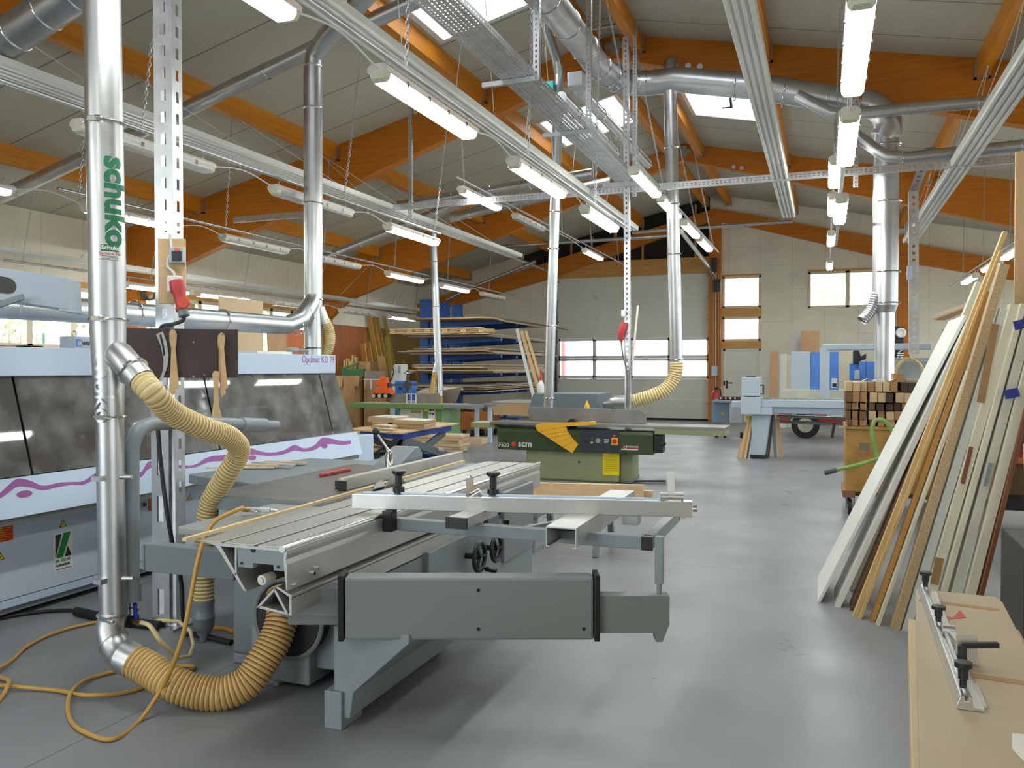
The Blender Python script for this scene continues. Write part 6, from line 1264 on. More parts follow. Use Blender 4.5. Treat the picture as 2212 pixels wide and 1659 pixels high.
# ================================================================ right half: machining centre, trolleys
MC = thing('machining_centre', 'pale grey machining centre with beam table, swing arm and blue cabinets', 'machine', (-.4, 16, 0))
MY = 15.3
MW = mat('pale blue grey machine', srgb(176, 188, 200), .4, 0, .02, 2); MBL = mat('machine blue', srgb(84, 134, 214), .42, 0, .03)
def mbx(name, x0, y0, x1, y1, yy, d, m_, par=MC, bevel=.008): a, b = P(x0, y1, y=yy), P(x1, y0, y=yy); return MB().box(a.x, yy, a.z, b.x, yy + d, b.z).build(name, m_, par, bevel=bevel)
mbx('head_lower', 1600, 858, 1643, 895, MY, .55, MW); mbx('head_upper', 1601, 815, 1642, 855, MY + .02, .5, MW); mbx('head_slot', 1608, 855, 1633, 858, MY + .04, .4, BLACK, bevel=0); mbx('top_handle', 1612, 813, 1632, 816, MY + .15, .1, BLACK)
q = P(1649, 832, y=MY + .1); q2 = P(1649, 851, y=MY + .1); MB().tube([q + Vector((-.05, 0, 0)), q, q2, q2 + Vector((-.05, 0, 0))], .014, 8).build('handle', BLACK, MC)
mbx('beam_upper', 1643, 866, 1838, 879, MY + .1, .25, MW); mbx('beam_lower', 1650, 879, 1838, 893, MY + .14, .4, mat('beam grey', srgb(150, 164, 178), .4)); mbx('beam_stub', 1580, 867, 1601, 880, MY + .1, .2, MW); mbx('beam_end', 1642, 880, 1668, 896, MY + .05, .2, MW)
m = MB()
for i in range(28): x = P(1645 + 7 * i, 860, y=MY + .35).x; m.box(x, MY + .3, P(1645, 866, y=MY + .35).z, x + .045, MY + .9, P(1645, 861, y=MY + .35).z)
m.box(P(1643, 860, y=MY + .35).x, MY + .3, P(1645, 867.5, y=MY + .35).z, P(1836, 860, y=MY + .35).x, MY + .9, P(1645, 865.5, y=MY + .35).z); m.build('slat_table', mat('slat steel', srgb(150, 152, 150), .4, .5), MC)
qs = [P(*p, y=MY + .15) for p in ((1624, 896), (1664, 896), (1652, 985), (1622, 985))]
MB().prism([(q.x - qs[0].x, q.z - qs[0].z) for q in qs], qs[0], (1, 0, 0), (0, 0, 1), (0, .5, 0)).build('leg', MW, MC, bevel=.01); mbx('foot', 1620, 983, 1654, 991, MY + .12, .55, BLACK); bpy.data.objects['foot'].location.z = -.0
q = P(1960, 900, y=16.6); MB().box(.9, 15.6, 0, 1.6, 16.2, .85).build('leg', MW, MC)
AYY = 16.8
mbx('swing_arm', 1776, 741, 2013, 757, AYY, .16, MW, bevel=.02); a, b = P(1782, 757, y=AYY), P(1782, 858, y=AYY); MB().cyl((a.x, AYY + .08, b.z), (a.x, AYY + .08, a.z + .05), .085, n=20).build('arm_post', MW, MC, smooth=50)
mbx('cabinet_grey', 1708, 759, 1751, 843, 18.6, .9, MW); mbx('cabinet_blue', 1751, 760, 1812, 843, 18.6, .9, MBL); mbx('base', 1690, 843, 1836, 862, 18.5, 1.2, mat('cream base', srgb(200, 196, 178), .5)); lb = mbx('maker_plate', 1796, 817, 1809, 838, 18.59, .008, WHITE, bevel=0); mbx('plate_print', 1798, 828, 1807, 836, 18.585, .004, INK, lb, bevel=0)
mbx('cabinet_blue', 1836, 785, 1866, 822, 18.0, .5, MBL); mbx('cabinet_blue', 1856, 781, 1900, 822, 17.6, .5, MBL); mbx('cabinet_seam', 1869.5, 781, 1870.5, 822, 17.595, .004, INK, bevel=0); mbx('cabinet_grey', 1936, 779, 2010, 835, 17.2, .8, mat('cabinet grey', srgb(160, 164, 166), .45)); mbx('nozzle_housing', 1846, 800, 1857, 820, 17.4, .15, MW, bevel=.02)
qs = [P(*p, y=17.9) for p in ((1843, 757), (1856, 757), (1860, 770), (1872, 763), (1871, 776), (1858, 780), (1856, 786), (1843, 786))]; MB().prism([(q.x - qs[0].x, q.z - qs[0].z) for q in qs], qs[0], (1, 0, 0), (0, 0, 1), (0, .25, 0)).build('robot_arm', BLACK, MC, bevel=.02)
for i, (y0_, y1_) in enumerate(((898, 900), (911, 912))): tag(MB().cyl(P(1678, y0_, y=16.2), P(1832, y1_ + 4, y=16.2), .03, n=10).build('steel_tube', mat('tube steel %d' % i, (.32, .32, .33), .35, .9)), ['upper', 'lower'][i] + ' steel tube lying along under the machining centre beam', 'tube')
tag(MB().bar(P(1803, 912, y=16.1), P(1797, 946, y=16.1), .05, .05).build('support_bar', mat('brown bar', srgb(80, 62, 52), .6)), 'short brown support bar under the machining centre tubes', 'bar')
for i, (t_, b_, c_) in enumerate((((1618, 905), (1593, 988), 1), ((1620, 902), (1598, 989), 0), ((1622, 900), (1604, 990), 2), ((1624, 903), (1610, 990), 0), ((1626, 905), (1614, 990), 3), ((1666, 896), (1655, 974), 3), ((1670, 896), (1660, 972), 3), ((1672, 896), (1676, 972), 4), ((1676, 905), (1684, 974), 0), ((1666, 905), (1675, 975), 4), ((1680, 900), (1690, 974), 1))):
    y_ = MY + (.1 if i < 5 else .5); q0 = P(*b_, y=y_); q0.z = 0; q1 = P(*t_, y=y_ + .1)
    tag(MB().bar(q0, q1, .035, .02, up=(0, 1, 0)).build('leaning_batten', [PINE, MDF, CARD, mat('dark batten', srgb(84, 70, 66), .6) if 'dark batten' not in bpy.data.materials else bpy.data.materials['dark batten'], GREYD][c_]), '%s batten from the left leaning %s of the machining centre leg' % (['leftmost', 'second', 'third', 'fourth', 'fifth', 'first', 'second', 'third', 'fourth', 'fifth', 'rightmost'][i], 'left' if i < 5 else 'right'), 'batten', 'battens leaning on the machining centre')
mbx('yellow_bracket', 1612, 898, 1623, 945, MY + .45, .06, YELP, None); tag(bpy.data.objects['yellow_bracket'], 'yellow safety bracket behind the left battens', 'bracket')
# red trailer with wheel
t = thing('trailer', 'red trailer with a white rimmed wheel behind the machining centre', 'trailer', (-.5, 20.5, 0)); ty = 20.3
TRD = mat('trailer red', srgb(176, 44, 36), .45)
mbx('body', 1683, 888, 1706, 910, ty + .1, 1.2, TRD, t); mbx('body', 1762, 888, 1840, 914, ty + .1, 1.2, TRD, t); mbx('white_board', 1785, 890, 1822, 902, ty + .05, .04, WHITE, t); mbx('axle_frame', 1683, 880, 1840, 890, ty + .3, .8, GREYD, t)
c_ = P(1740, 908, y=ty); c_.z = .31; MB().cyl(c_, c_ + Vector((0, .2, 0)), .31, n=32).build('tyre', RUBBER, t, smooth=40, bevel=.02); MB().lathe([(.17, 0), (.17, .02), (.12, .03), (.06, .02), (.05, .05), (0, .05)], c_ - Vector((0, .001, 0)), (0, -1, 0), 24).build('rim', mat('cream rim', srgb(196, 190, 168), .4), t, smooth=40)
# sheets leaning on the end wall
for x0, y0, x1, y1, yy, m_, lab in ((1705, 712, 1731, 850, 24.5, LAMG, 'grey sheet'), (1730, 714, 1770, 850, 24.2, MDF, 'brown square sheet'), (1662, 758, 1681, 880, 23.5, MDF, 'tall tan sheet near the door'), (1683, 765, 1699, 880, 23.8, LAMI, 'white door slab'), (1699, 768, 1710, 880, 24.0, LAMC, 'narrow cream slab'), (1812, 752, 1845, 880, 24, LAMC, 'cream sheet behind the blue cabinets')):
    a, b = P(x0, y0, y=yy), P(x1, y0, y=yy); tag(MB().prism([(0, 0), (.03, 0), (.03 + .25, a.z), (.25, a.z)], (a.x, yy, 0), (0, 1, 0), (0, 0, 1), (b.x - a.x, 0, 0)).build('leaning_sheet', m_), lab + ' leaning at the end wall', 'sheet', 'sheets at the end wall')
# tool trolley at the garage door post
t = thing('tool_trolley', 'low blue grey sheet metal trolley on casters by the garage door', 'trolley', (-3, 21, 0)); ty = 20.0
mbx('trolley_body', 1538, 870, 1575, 912, ty, .7, mat('blue grey sheet', srgb(128, 150, 172), .35, .4), t); mbx('trolley_body', 1575, 872, 1602, 914, ty - .3, .6, mat('grey sheet', srgb(164, 168, 172), .35, .4), t); mbx('trolley_top', 1537, 866, 1603, 870, ty - .3, 1.0, GREYD, t)
for px in (1548, 1566, 1602): q = P(px, 918, y=ty - .1); MB().cyl((q.x - .03, q.y, .07), (q.x + .03, q.y, .07), .07, n=14).build('caster', RUBBER, t)
q = P(1561, 893, y=ty); MB().cyl(q, q - Vector((0, .01, 0)), .03, n=12).build('lock', mat('brass lock', (.6, .5, .1), .4, .5), t)
for i, (x0, x1) in enumerate(((1552, 1562), (1563, 1572), (1573, 1582), (1583, 1598))):
    t = thing('tool_case', '%s dark red tool case with white clips from the left on the trolley' % ORD[i].replace('nearest', 'first'), 'tool', P(x0, 866, y=ty), 'cases on the tool trolley'); mbx('case', x0, 857, x1, 866, ty + .1 * (i % 2), .3, mat('dark red case %d' % i, srgb(80, 30, 34), .4), t); mbx('clip', x0 + 3, 858, x0 + 6, 862, ty + .1 * (i % 2) - .02, .02, WHITE, t, 0)
t = thing('fire_extinguisher', 'red fire extinguisher standing by the garage door post', 'fire extinguisher', P(1546, 868, y=24)); q = P(1546, 866, y=25); MB().lathe([(.0, -.15), (.12, -.15), (.12, .22), (.08, .3), (.03, .33)], q, (0, 0, 1), 18).build('cylinder', RED, t, smooth=50); MB().box(q.x - .03, q.y - .03, q.z + .33, q.x + .08, q.y + .03, q.z + .4).build('valve_head', BLACK, t); MB().tube([q + Vector((0, -.02, .38)), q + Vector((.14, -.04, .34)), q + Vector((.16, -.04, .1))], .018, 8).build('hose', BLACK, t)
MB().box(q.x - .12, q.y - .1, 0, q.x + .12, q.y + .12, q.z - .15).build('stand', GREYD, t)
def wallbox(name, x0, y0, x1, y1, lab, cat, m_, yy=YE - .35, d=.12): o = mbx(name, x0, y0, x1, y1, yy, d, m_, None); tag(o, lab, cat); return o
wallbox('control_box', 1537, 790, 1549, 812, 'light grey door control box on the garage door post', 'box', WHITEP); wallbox('loudspeaker', 1540, 603, 1557, 630, 'black loudspeaker on the garage door post', 'speaker', BLACK); wallbox('motor_unit', 1536, 556, 1548, 586, 'dark door motor on the upper garage door post', 'motor', mat('motor black', (.03, .03, .03), .4), YE - .4, .15)
for i, px in enumerate((1541, 1546, 1551)): tag(MB().cyl(P(px, 590, y=YE - .23), P(px, 850, y=YE - .23), .018, n=8).build('conduit', [WINWOOD, HOUS, CARD][i]), ['left', 'middle', 'right'][i] + ' thin conduit running up the garage door post', 'conduit')
tag(MB().box(P(1561, 823, y=YE).x, YE - .02, P(1561, 833, y=YE).z, P(1566, 823, y=YE).x, YE - .003, P(1561, 823, y=YE).z).build('light_switch', WHITE), 'small white switch left of the side door', 'switch')
# compressor and things near the right column
t = thing('black_compressor', 'black upright unit with a round fan and white letters by the wall column', 'machine', P(1940, 740, y=22)); mbx('unit_body', 1928, 705, 1953, 772, 22, .4, BLACK, t, .02); q = P(1946, 719, y=21.98); MB().torus(q, (0, 1, 0), .09, .03, 20, 8).cyl(q, q + Vector((0, .03, 0)), .08, n=16).build('fan', WHITE, t, smooth=50); text('NIS', P(1938, 752, y=21.99), (0, 0, -1), (1, 0, 0), .2, WINK, t, bold=.002)
q = P(1880, 692, y=22); tag(MB().box(P(1940, 770, y=22).x - .3, 21.8, 0, P(1955, 770, y=22).x + .8, 22.6, P(1940, 774, y=22).z).build('machine_stand', GREYD), 'grey cabinet carrying the black unit', 'cabinet')
m = MB(); ribbed(m, [P(1930, 830, y=17), P(1940, 790, y=17), P(1960, 775, y=17), P(1985, 785, y=17), P(1998, 812, y=17)], .03, .03, 10); t = thing('thin_hose', 'thin tan hose arching over the grey machine cabinet', 'hose', P(1960, 775, y=17)); m.build('hose_wall', HOSE, t)
tag(MB().box(P(1958, 600, y=13.1).x, 13.0, P(1958, 605, y=13.1).z, P(1970, 600, y=13.1).x, 13.06, P(1958, 577, y=13.1).z).build('junction_box', WHITEP), 'pale junction box fixed to the hanging cable ladder', 'box')
for i in range(3):
    a, b = P(2028 + 2 * i, 690 - 5 * i, y=16.5), P(2120, 655 - 3 * i, y=16.0); tag(MB().bar(a, b, .3, .03).build('shelf_board', [MDF, LAMG, PINEX][i]), ['bottom', 'middle', 'top'][i] + ' board of the short stack sticking out high behind the leaning panels', 'board', 'boards behind the leaning panels')
tag(MB().box(P(2040, 690, y=16.3).x, 16.2, 0, 3.2, 16.6, P(2030, 690, y=16.3).z - .17).build('board_rack', mat('dim rack', srgb(120, 112, 100), .6)), 'tall grey board rack mostly hidden behind the leaning panels', 'rack')

# ---------------------------------------------------------------- trolley with the stack of square timber
CT = thing('wood_trolley', 'wooden box trolley on iron casters carrying square timber', 'trolley', (.6, 10.2, 0)); cyy = 9.85
OSB = mat('yellowish plywood', srgb(176, 132, 66), .55, 0, .2, 5, .02)
a, b = P(1826, 1060, y=cyy), P(1960, 930, y=cyy); x1 = 1.15
MB().box(a.x, cyy, .26, x1, cyy + .9, b.z).build('box_body', OSB, CT, bevel=.004); MB().box(a.x - .01, cyy - .02, b.z, x1 + .02, cyy + .92, b.z + .03).build('top_frame', OSB, CT, bevel=.003); MB().box(a.x - .03, cyy + .1, .2, x1, cyy + .8, .26).box(a.x - .03, cyy - .03, .2, a.x + .1, cyy + .1, .27).build('base_beam', mat('reddish beam', srgb(140, 96, 66), .6), CT)
MB().box(a.x + .14, cyy - .003, .72, a.x + .24, cyy, .8).build('worn_label', mat('worn label', srgb(122, 112, 96), .6), CT)
for x in (a.x + .05, x1 - .1):
    for y_ in (cyy + .05, cyy + .8):
        c_ = MB().cyl((x - .02, y_, .085), (x + .025, y_, .085), .085, n=22); cs = c_.build('caster', mat('caster iron', (.04, .035, .035), .5, .4) if 'caster iron' not in bpy.data.materials else bpy.data.materials['caster iron'], CT, smooth=40)
        MB().box(x - .045, y_ - .03, .07, x - .03, y_ + .03, .2).box(x + .035, y_ - .03, .07, x + .05, y_ + .03, .2).build('fork', GREYD, cs)
BM = [mat('light timber end', srgb(206, 176, 136), .6, 0, .05, 6), mat('mid timber end', srgb(170, 126, 78), .6, 0, .08, 6), mat('brown timber end', srgb(118, 84, 50), .6, 0, .1, 6), mat('dark timber end', srgb(74, 54, 40), .65, 0, .1, 6)]
rows = [(824, 844, [(1826, 1842, 0), (1842, 1858, 0), (1858, 1874, 0), (1874, 1890, 1), (1890, 1906, 0), (1906, 1922, 0), (1922, 1939, 1), (1946, 1962, 3), (1962, 1985, 3), (1985, 2004, 2)]),
        (846, 867, [(1825, 1841, 2), (1841, 1857, 1), (1857, 1873, 1), (1878, 1895, 0), (1895, 1913, 0), (1914, 1930, 3), (1934, 1953, 0), (1953, 1972, 0), (1972, 1992, 2)]),
        (869, 885, [(1826, 1839, 2), (1839, 1853, 1), (1858, 1873, 1), (1877, 1891, 2), (1893, 1910, 3), (1913, 1930, 3), (1931, 1948, 3), (1948, 1966, 1)]),
        (886, 904, [(1826, 1838, 2), (1840, 1854, 1), (1856, 1872, 2), (1876, 1893, 0), (1896, 1912, 1), (1914, 1932, 0), (1932, 1948, 1), (1950, 1968, 2)]),
        (906, 922, [(1830, 1840, 2), (1840, 1854, 1), (1857, 1872, 1), (1878, 1892, 2), (1896, 1911, 1), (1915, 1934, 0), (1936, 1956, 2)])]
zrow = b.z + .03; zz = [None] * 5
tops = [P(1830, r[0], y=cyy + .05).z for r in rows]; bots = [P(1830, r[1], y=cyy + .05).z for r in rows]; bots[4] = zrow
for i in range(5):
    z0 = zrow + .004 if i == 4 else tops[i + 1] + .003
    for j, (xa, xb, c_) in enumerate(rows[i][2]):
        p0, p1 = P(xa + .6, 880, y=cyy + .05), P(xb - .6, 880, y=cyy + .05); jit = R2.uniform(-.03, .05)
        tag(MB().box(p0.x, cyy + .05 + jit, z0, p1.x, cyy + .75 + jit, tops[i] - (.0 if i == 4 else R2.uniform(0, .012))).build('square_timber', BM[c_], bevel=.002), '%s square timber from the left in the %s row of the trolley stack' % ((ORD + ['ninth', 'tenth'])[j].replace('nearest', 'first'), ['top', 'second', 'third', 'fourth', 'lowest'][i]), 'timber', 'square timber on the trolley')
p0 = P(1930, 823, y=cyy + .15); p1 = P(1952, 807, y=cyy + .15); tag(MB().box(p0.x, cyy + .15, tops[0] + .001, p1.x, cyy + .5, p1.z).build('square_timber', BM[1], bevel=.002), 'single timber block lying on top of the trolley stack', 'timber')
p0, p1 = P(1862, 820, y=cyy + .2), P(1934, 820, y=cyy + .2); m = MB(); n = 6; vs = [(p0.x + (p1.x - p0.x) * i / n, cyy + .12 + .25 * k + .03 * (i % 2), tops[0] + .004 + (.03 * math.sin(i * 1.3) ** 2 if i else .0)) for k in (0, 1) for i in range(n + 1)]
m.add(vs, [(i, i + 1, n + 2 + i, n + 1 + i) for i in range(n)]); tag(m.build('paper_sheet', WHITE, solid=.002), 'crumpled white paper lying on the trolley timber stack', 'paper')
for i, (xa, xb) in enumerate(((1960, 1990), (1936, 1962))): p0, p1 = P(xa, 820, y=cyy + .2), P(xb, 820, y=cyy + .2); tag(MB().box(p0.x, cyy + .52, tops[0] + .002, p1.x, cyy + .7, tops[0] + .025).build('thin_board', PINEX), ['right', 'left'][i] + ' thin pale board on the rear of the trolley stack', 'board')
# green hand truck
HT = thing('hand_truck', 'light green tubular hand truck handle in front of the wood trolley', 'hand truck', P(1900, 1100, y=9.2)); LG = mat('chipped light green paint', srgb(130, 168, 84), .45, 0, .14, 14)
hy = 9.3
MB().tube(spline([P(1960, 972, y=hy + .2), P(1906, 988, y=hy + .1), P(1850, 1005, y=hy), P(1806, 1015, y=hy)], 6), .02, 12).build('drawbar', LG, HT, smooth=60); MB().tube([P(1807, 1015, y=hy), P(1781, 1022, y=hy)], .026, 14).build('grip', mat('dark grip', srgb(64, 70, 74), .5), HT, smooth=40)
MB().tube(spline([P(1896, 990, y=hy + .1), P(1889, 960, y=hy + .1), P(1884, 925, y=hy + .1), P(1892, 908, y=hy + .1), P(1906, 907, y=hy + .1), P(1920, 920, y=hy + .1), P(1936, 945, y=hy + .1)], 8), .021, 12).build('hoop_handle', LG, HT, smooth=60)
MB().tube([P(1936, 945, y=hy + .1), P(1958, 1010, y=hy), P(1930, 1075, y=hy), P(1920, 1095, y=hy)], .021, 10).build('frame_tube', LG, HT, smooth=60); q = P(1918, 1095, y=hy); MB().cyl((q.x - .03, hy, .09), (q.x + .04, hy, .09), .09, n=20).build('wheel', RUBBER, HT, smooth=40); MB().bar((q.x, hy, .09), P(1928, 1078, y=hy), .05, .03).build('axle_arm', LG, HT)

# ---------------------------------------------------------------- panels and boards leaning at the right
def lean(name, label, b_, t_, y0, w_, th, m_, cat='panel', side=None):
    """board standing on the floor at photo point b_, leaning so that its top near corner is at t_; near edge at depth y0, w_ wide into the room, th thick"""
    B = P(*b_, z=0); B = Vector((B.x, y0, 0)); T = P(*t_, y=y0); d = T - B; L = d.length; d.normalize(); Y = Vector((0, 1, 0)); n_ = Y.cross(d).normalized()
    c = B + d * L / 2 + Y * w_ / 2 + n_ * th / 2
    m = MB(); m.obox(c, d, n_, Y, L, th, w_)
    mats = [m_]
    if side: mats = [m_, side]; m.m[4] = 0; m.m = [0, 0, 1, 1, 0, 0] if True else m.m
    o = m.build(name, mats, bevel=.0015); return tag(o, label, cat, 'boards leaning at the right')
GR = 'leaning among the boards at the right'
WHE = [LAMI, LAMC]
lean('laminated_board', 'wide white laminated panel leaning frontmost at the left of the group', (1765, 1301), (2084, 680), 6.08, .75, .02, LAMI, side=None)
lean('door_leaf', 'white door leaf standing just right of the wide white panel', (1803, 1308), (2092, 690), 6.0, .5, .035, LAMI)
lean('dark_board', 'narrow dark brown board behind the pine strips', (1836, 1318), (2075, 745), 5.95, .2, .02, mat('dark brown board', srgb(104, 66, 40), .55))
lean('cream_board', 'cream board with dark side rising behind the white panel top', (1838, 1300), (2110, 608), 6.5, .1, .05, LAMC)
lean('pine_batten', 'tallest pine batten of the leaning group', (1842, 1335), (2168, 498), 5.8, .06, .028, PINE, 'batten')
lean('pine_batten', 'pine batten with a joint close beside the tallest one', (1853, 1335), (2160, 540), 5.76, .06, .02, PINE, 'batten')
lean('pine_batten', 'honey coloured batten right of the pine pair', (1878, 1337), (2130, 628), 5.74, .06, .03, mat('honey timber', srgb(182, 132, 66), .5, 0, .1, 5, 0, (8, 8, .5)), 'batten')
lean('pale_panel', 'pale panel with worn face between honey batten and chipboard', (1894, 1353), (2090, 800), 5.66, .25, .018, LAMC)
lean('chipboard_slab', 'thick chipboard edge standing tall in the middle of the group', (1924, 1356), (2162, 568), 5.62, .1, .05, CHIP)
lean('laminated_board', 'pale grey panel right of the thick chipboard', (1946, 1354), (2163, 664), 5.6, .1, .045, LAMG)
DL = lean('door_leaf', 'cream door leaf with lock slot and brown tape in the right group', (1972, 1360), (2184, 655), 5.55, .1, .05, LAMC)
# lock case and taped ends on that leaf
def onface(name, p0, p1, wd, y_, m_, par, off=.004): a, b = P(*p0, y=y_), P(*p1, y=y_); o = MB().bar(a, b, .004, wd, up=(1, 0, 0)); return MB().obox((a + b) / 2, (b - a).normalized(), Vector((0, 1, 0)).cross((b - a).normalized()), (0, 1, 0), (b - a).length, wd, .006).build(name, m_, par)
onface('lock_slot', (2079, 1045), (2098, 965), .022, 5.548, mat('lock slot rust', srgb(130, 70, 44), .6), DL); onface('brown_tape', (2030, 1205), (2018, 1262), .045, 5.548, mat('packing tape', srgb(160, 122, 80), .4), DL); onface('brown_tape', (2118, 870), (2150, 700), .04, 5.548, bpy.data.materials['packing tape'], DL)
lean('cream_strip', 'cream door frame strip right of the leaf with the lock slot', (2000, 1362), (2206, 655), 5.5, .12, .03, LAMC); lean('cream_strip', 'pale frame strip fourth from the right', (2022, 1368), (2222, 668), 5.48, .14, .045, mat('pale frame', srgb(196, 194, 176), .45))
D2 = lean('door_leaf', 'cream leaf with blue tape next to the brown edged board', (2052, 1375), (2250, 650), 5.44, .1, .05, LAMC)
onface('strike_plate', (2128, 1050), (2140, 1000), .02, 5.437, GREYD, D2)
lean('brown_edged_board', 'reddish brown edge of the last leaning board', (2080, 1382), (2272, 650), 5.4, .1, .022, mat('reddish brown edge', srgb(120, 70, 36), .5))
q = P(2188, 840, y=5.42); MB().obox(P(2185, 850, y=5.43), (1, 0, .25), (-.25, 0, 1), (0, 1, 0), .07, .05, .01).build('blue_tape', mat('blue tape', srgb(30, 50, 130), .4), D2)
q = P(2208, 700, y=5.43); MB().obox(q, (1, 0, .25), (-.25, 0, 1), (0, 1, 0), .08, .05, .01).build('blue_tape', bpy.data.materials['blue tape'], D2)
# what they lean on
t = thing('panel_rack', 'dark steel panel rack at the right edge behind the leaning boards', 'rack', (1.9, 6, 0))
MB().box(1.62, 5.3, 2.05, 1.7, 8.2, 2.13).build('top_rail', BLACK, t)
for y_ in (5.35, 8.1): MB().box(1.62, y_, 0, 1.7, y_ + .08, 2.05).build('upright', BLACK, t)
MB().box(1.62, 5.2, 0, 2.4, 8.2, .06).build('foot_frame', BLACK, t)
a = P(2190, 765, y=6.6); tag(MB().box(a.x, 6.6, a.z, a.x + .9, 6.63, a.z + 1.4).build('tan_sheet', MDF), 'large tan sheet standing high at the right edge', 'sheet'); MB().box(a.x + .1, 6.5, 2.13, a.x + .9, 6.9, a.z).build('sheet_support', BLACK, t)
# pale slab and black cabinet right
o = lean('grey_slab', 'wide pale slab with chipboard edge leaning beside the black cabinet', (2100, 1300), (2212, 960), 4.6, .03, .32, mat('worn pale slab', srgb(184, 180, 160), .5, 0, .06, 2), 'slab')
t = thing('black_cabinet', 'black sheet metal cabinet at the lower right edge', 'cabinet', (1.5, 4.4, 0)); MB().box(.9, 4.55, .0, 1.6, 5.1, .76).build('cabinet_body', mat('black cabinet paint', (.03, .03, .03), .45), t, bevel=.005); MB().box(.93, 4.545, .1, 1.57, 4.55, .7).build('cabinet_door', mat('black door', (.025, .025, .026), .4), t)
# office shelf behind
t = thing('shelf_unit', 'brown shelf unit with an orange edge seen between the leaning boards', 'shelf', (1.9, 9.5, 0)); y_ = 9.4
mbx('back_panel', 2130, 930, 2290, 1100, y_ + .5, .03, mat('shelf brown', srgb(130, 100, 66), .6), t); mbx('shelf_board', 2140, 993, 2290, 1000, y_, .5, mat('orange shelf edge', srgb(176, 98, 40), .5), t); mbx('shelf_board', 2130, 868, 2290, 880, y_, .5, WG, t); mbx('plinth', 2130, 1085, 2290, 1100, y_ + .05, .4, BLACK, t)
MB().box(P(2150, 900, y=y_).x - .05, y_, 0, P(2150, 900, y=y_).x, y_ + .5, 1.5).build('side_panel', MDF, t)
for i, (x0, x1, c_) in enumerate(((2188, 2194, (60, 30, 30)), (2195, 2208, (150, 24, 40)))): a, b = P(x0, 912, y=y_ + .1), P(x1, 880, y=y_ + .1); zb = P(2150, 993, y=y_).z; o = MB().box(a.x, y_ + .1, zb, b.x, y_ + .35, b.z).build('binder', mat('binder %d' % i, srgb(*c_), .5)); tag(o, ['thin dark binder on the shelf unit', 'dark red binder on the shelf unit'][i], 'binder')
a = P(2180, 988, y=y_ + .1); tag(MB().box(a.x - .02, y_ + .02, P(2150, 993, y=y_).z, a.x + .1, y_ + .1, a.z).build('small_parts_box', HOUS), 'small white part box on the lower shelf', 'box')
# ---------------------------------------------------------------- bench of wrapped fibreboards in the right foreground
ZB = .85; WBM = mat('pinkish fibreboard', srgb(184, 164, 134), .6, 0, .04, 4, .01)
A_, B_, E_ = P(1978, 1272, z=ZB), P(2152, 1289, z=ZB), P(2166, 1301, z=ZB); G_, H_ = P(2300, 1560, z=ZB), P(1988, 1740, z=ZB)
t = thing('board_stack', 'stack of pinkish wrapped fibreboards forming a bench in the right foreground', 'board stack', ((A_ + H_) / 2).xy.to_3d())
pl = [(p.x, p.y) for p in (A_, H_, H_ + Vector((.9, .0, 0)), G_, E_, B_)]
MB().prism(pl, (0, 0, ZB - .06), (1, 0, 0), (0, 1, 0), (0, 0, .06)).build('top_board', WBM, t, bevel=.002)
a2, h2 = P(1962, 1316, z=ZB - .03), P(1972, 1760, z=ZB - .03)
MB().prism([(a2.x, a2.y), (h2.x, h2.y), (h2.x + 1, h2.y), (G_.x + .05, G_.y), (E_.x + .03, a2.y), ], (0, 0, ZB - .2), (1, 0, 0), (0, 1, 0), (0, 0, .138)).build('middle_board', mat('fibreboard edge', srgb(196, 170, 132), .6, 0, .05, 4), t, bevel=.003)
MB().prism([(a2.x + .03, a2.y), (h2.x + .03, h2.y), (h2.x + 1, h2.y), (G_.x, G_.y), (E_.x, a2.y)], (0, 0, .12), (1, 0, 0), (0, 1, 0), (0, 0, ZB - .32)).build('lower_boards', seams(mat('stacked edges', srgb(196, 160, 120), .65, 0, .08, 8), 'Z', .04, None, 0, .002, .6), t)
for y_ in (a2.y - .25, h2.y + .3): MB().box(a2.x + .05, y_ - .05, 0, a2.x + .9, y_ + .05, .12).build('bearer', PINEX, t)
qs = [P(*p, z=ZB + .001) for p in ((2023, 1326), (2058, 1334), (2074, 1318), (2088, 1335), (2050, 1337), (2023, 1329))]; MB().add([q for q in qs], [tuple(range(6))[::-1]]).build('red_mark', mat('red paint mark', srgb(200, 70, 66), .6), t)
for a, b in (((2084, 1456), (2230, 1478)), ((1985, 1295), (2160, 1318))): MB().bar(P(*a, z=ZB + .0008), P(*b, z=ZB + .0008), .03, .001).build('paper_tape', CARD, t)
# fence jig on it
J = thing('fence_jig', 'aluminium stop fence with black knobs lying on the fibreboard bench', 'fence', P(2040, 1400, z=ZB))
j0, j1 = P(1998, 1282, z=ZB + .0), P(2088, 1535, z=ZB); jd = (j1 - j0).normalized(); jn = Vector((-jd.y, jd.x, 0)); jL = (j1 - j0).length
m = MB().prism([(-.035, 0), (.02, 0), (.02, .008), (.012, .03), (.004, .03), (.004, .02), (-.004, .02), (-.004, .03), (-.012, .03), (-.014, .008), (-.035, .008)], j0 + Vector((0, 0, .001)), jn * -1, (0, 0, 1), jd * jL); m.build('profile', ALU, J, bevel=.001)
for f, h_ in ((.02, .05), (.42, .045), (.94, .06)): p_ = j0 + jd * jL * f + Vector((0, 0, .03)); MB().lathe([(.008, 0), (.008, h_ * .3), (.011, h_ * .35), (.011, h_ * .75), (.019, h_ * .8), (.019, h_), (0, h_ * 1.02)], p_, (0, 0, 1), 18).build('clamp_knob', BLACK, J, smooth=40)
p_ = j0 + jd * jL * .52 + jn * -.0 + Vector((0, 0, .035)); MB().cyl(p_ - jn * .0, p_ + jn * .03, .016, n=16).build('pivot', ALU, J, smooth=40)
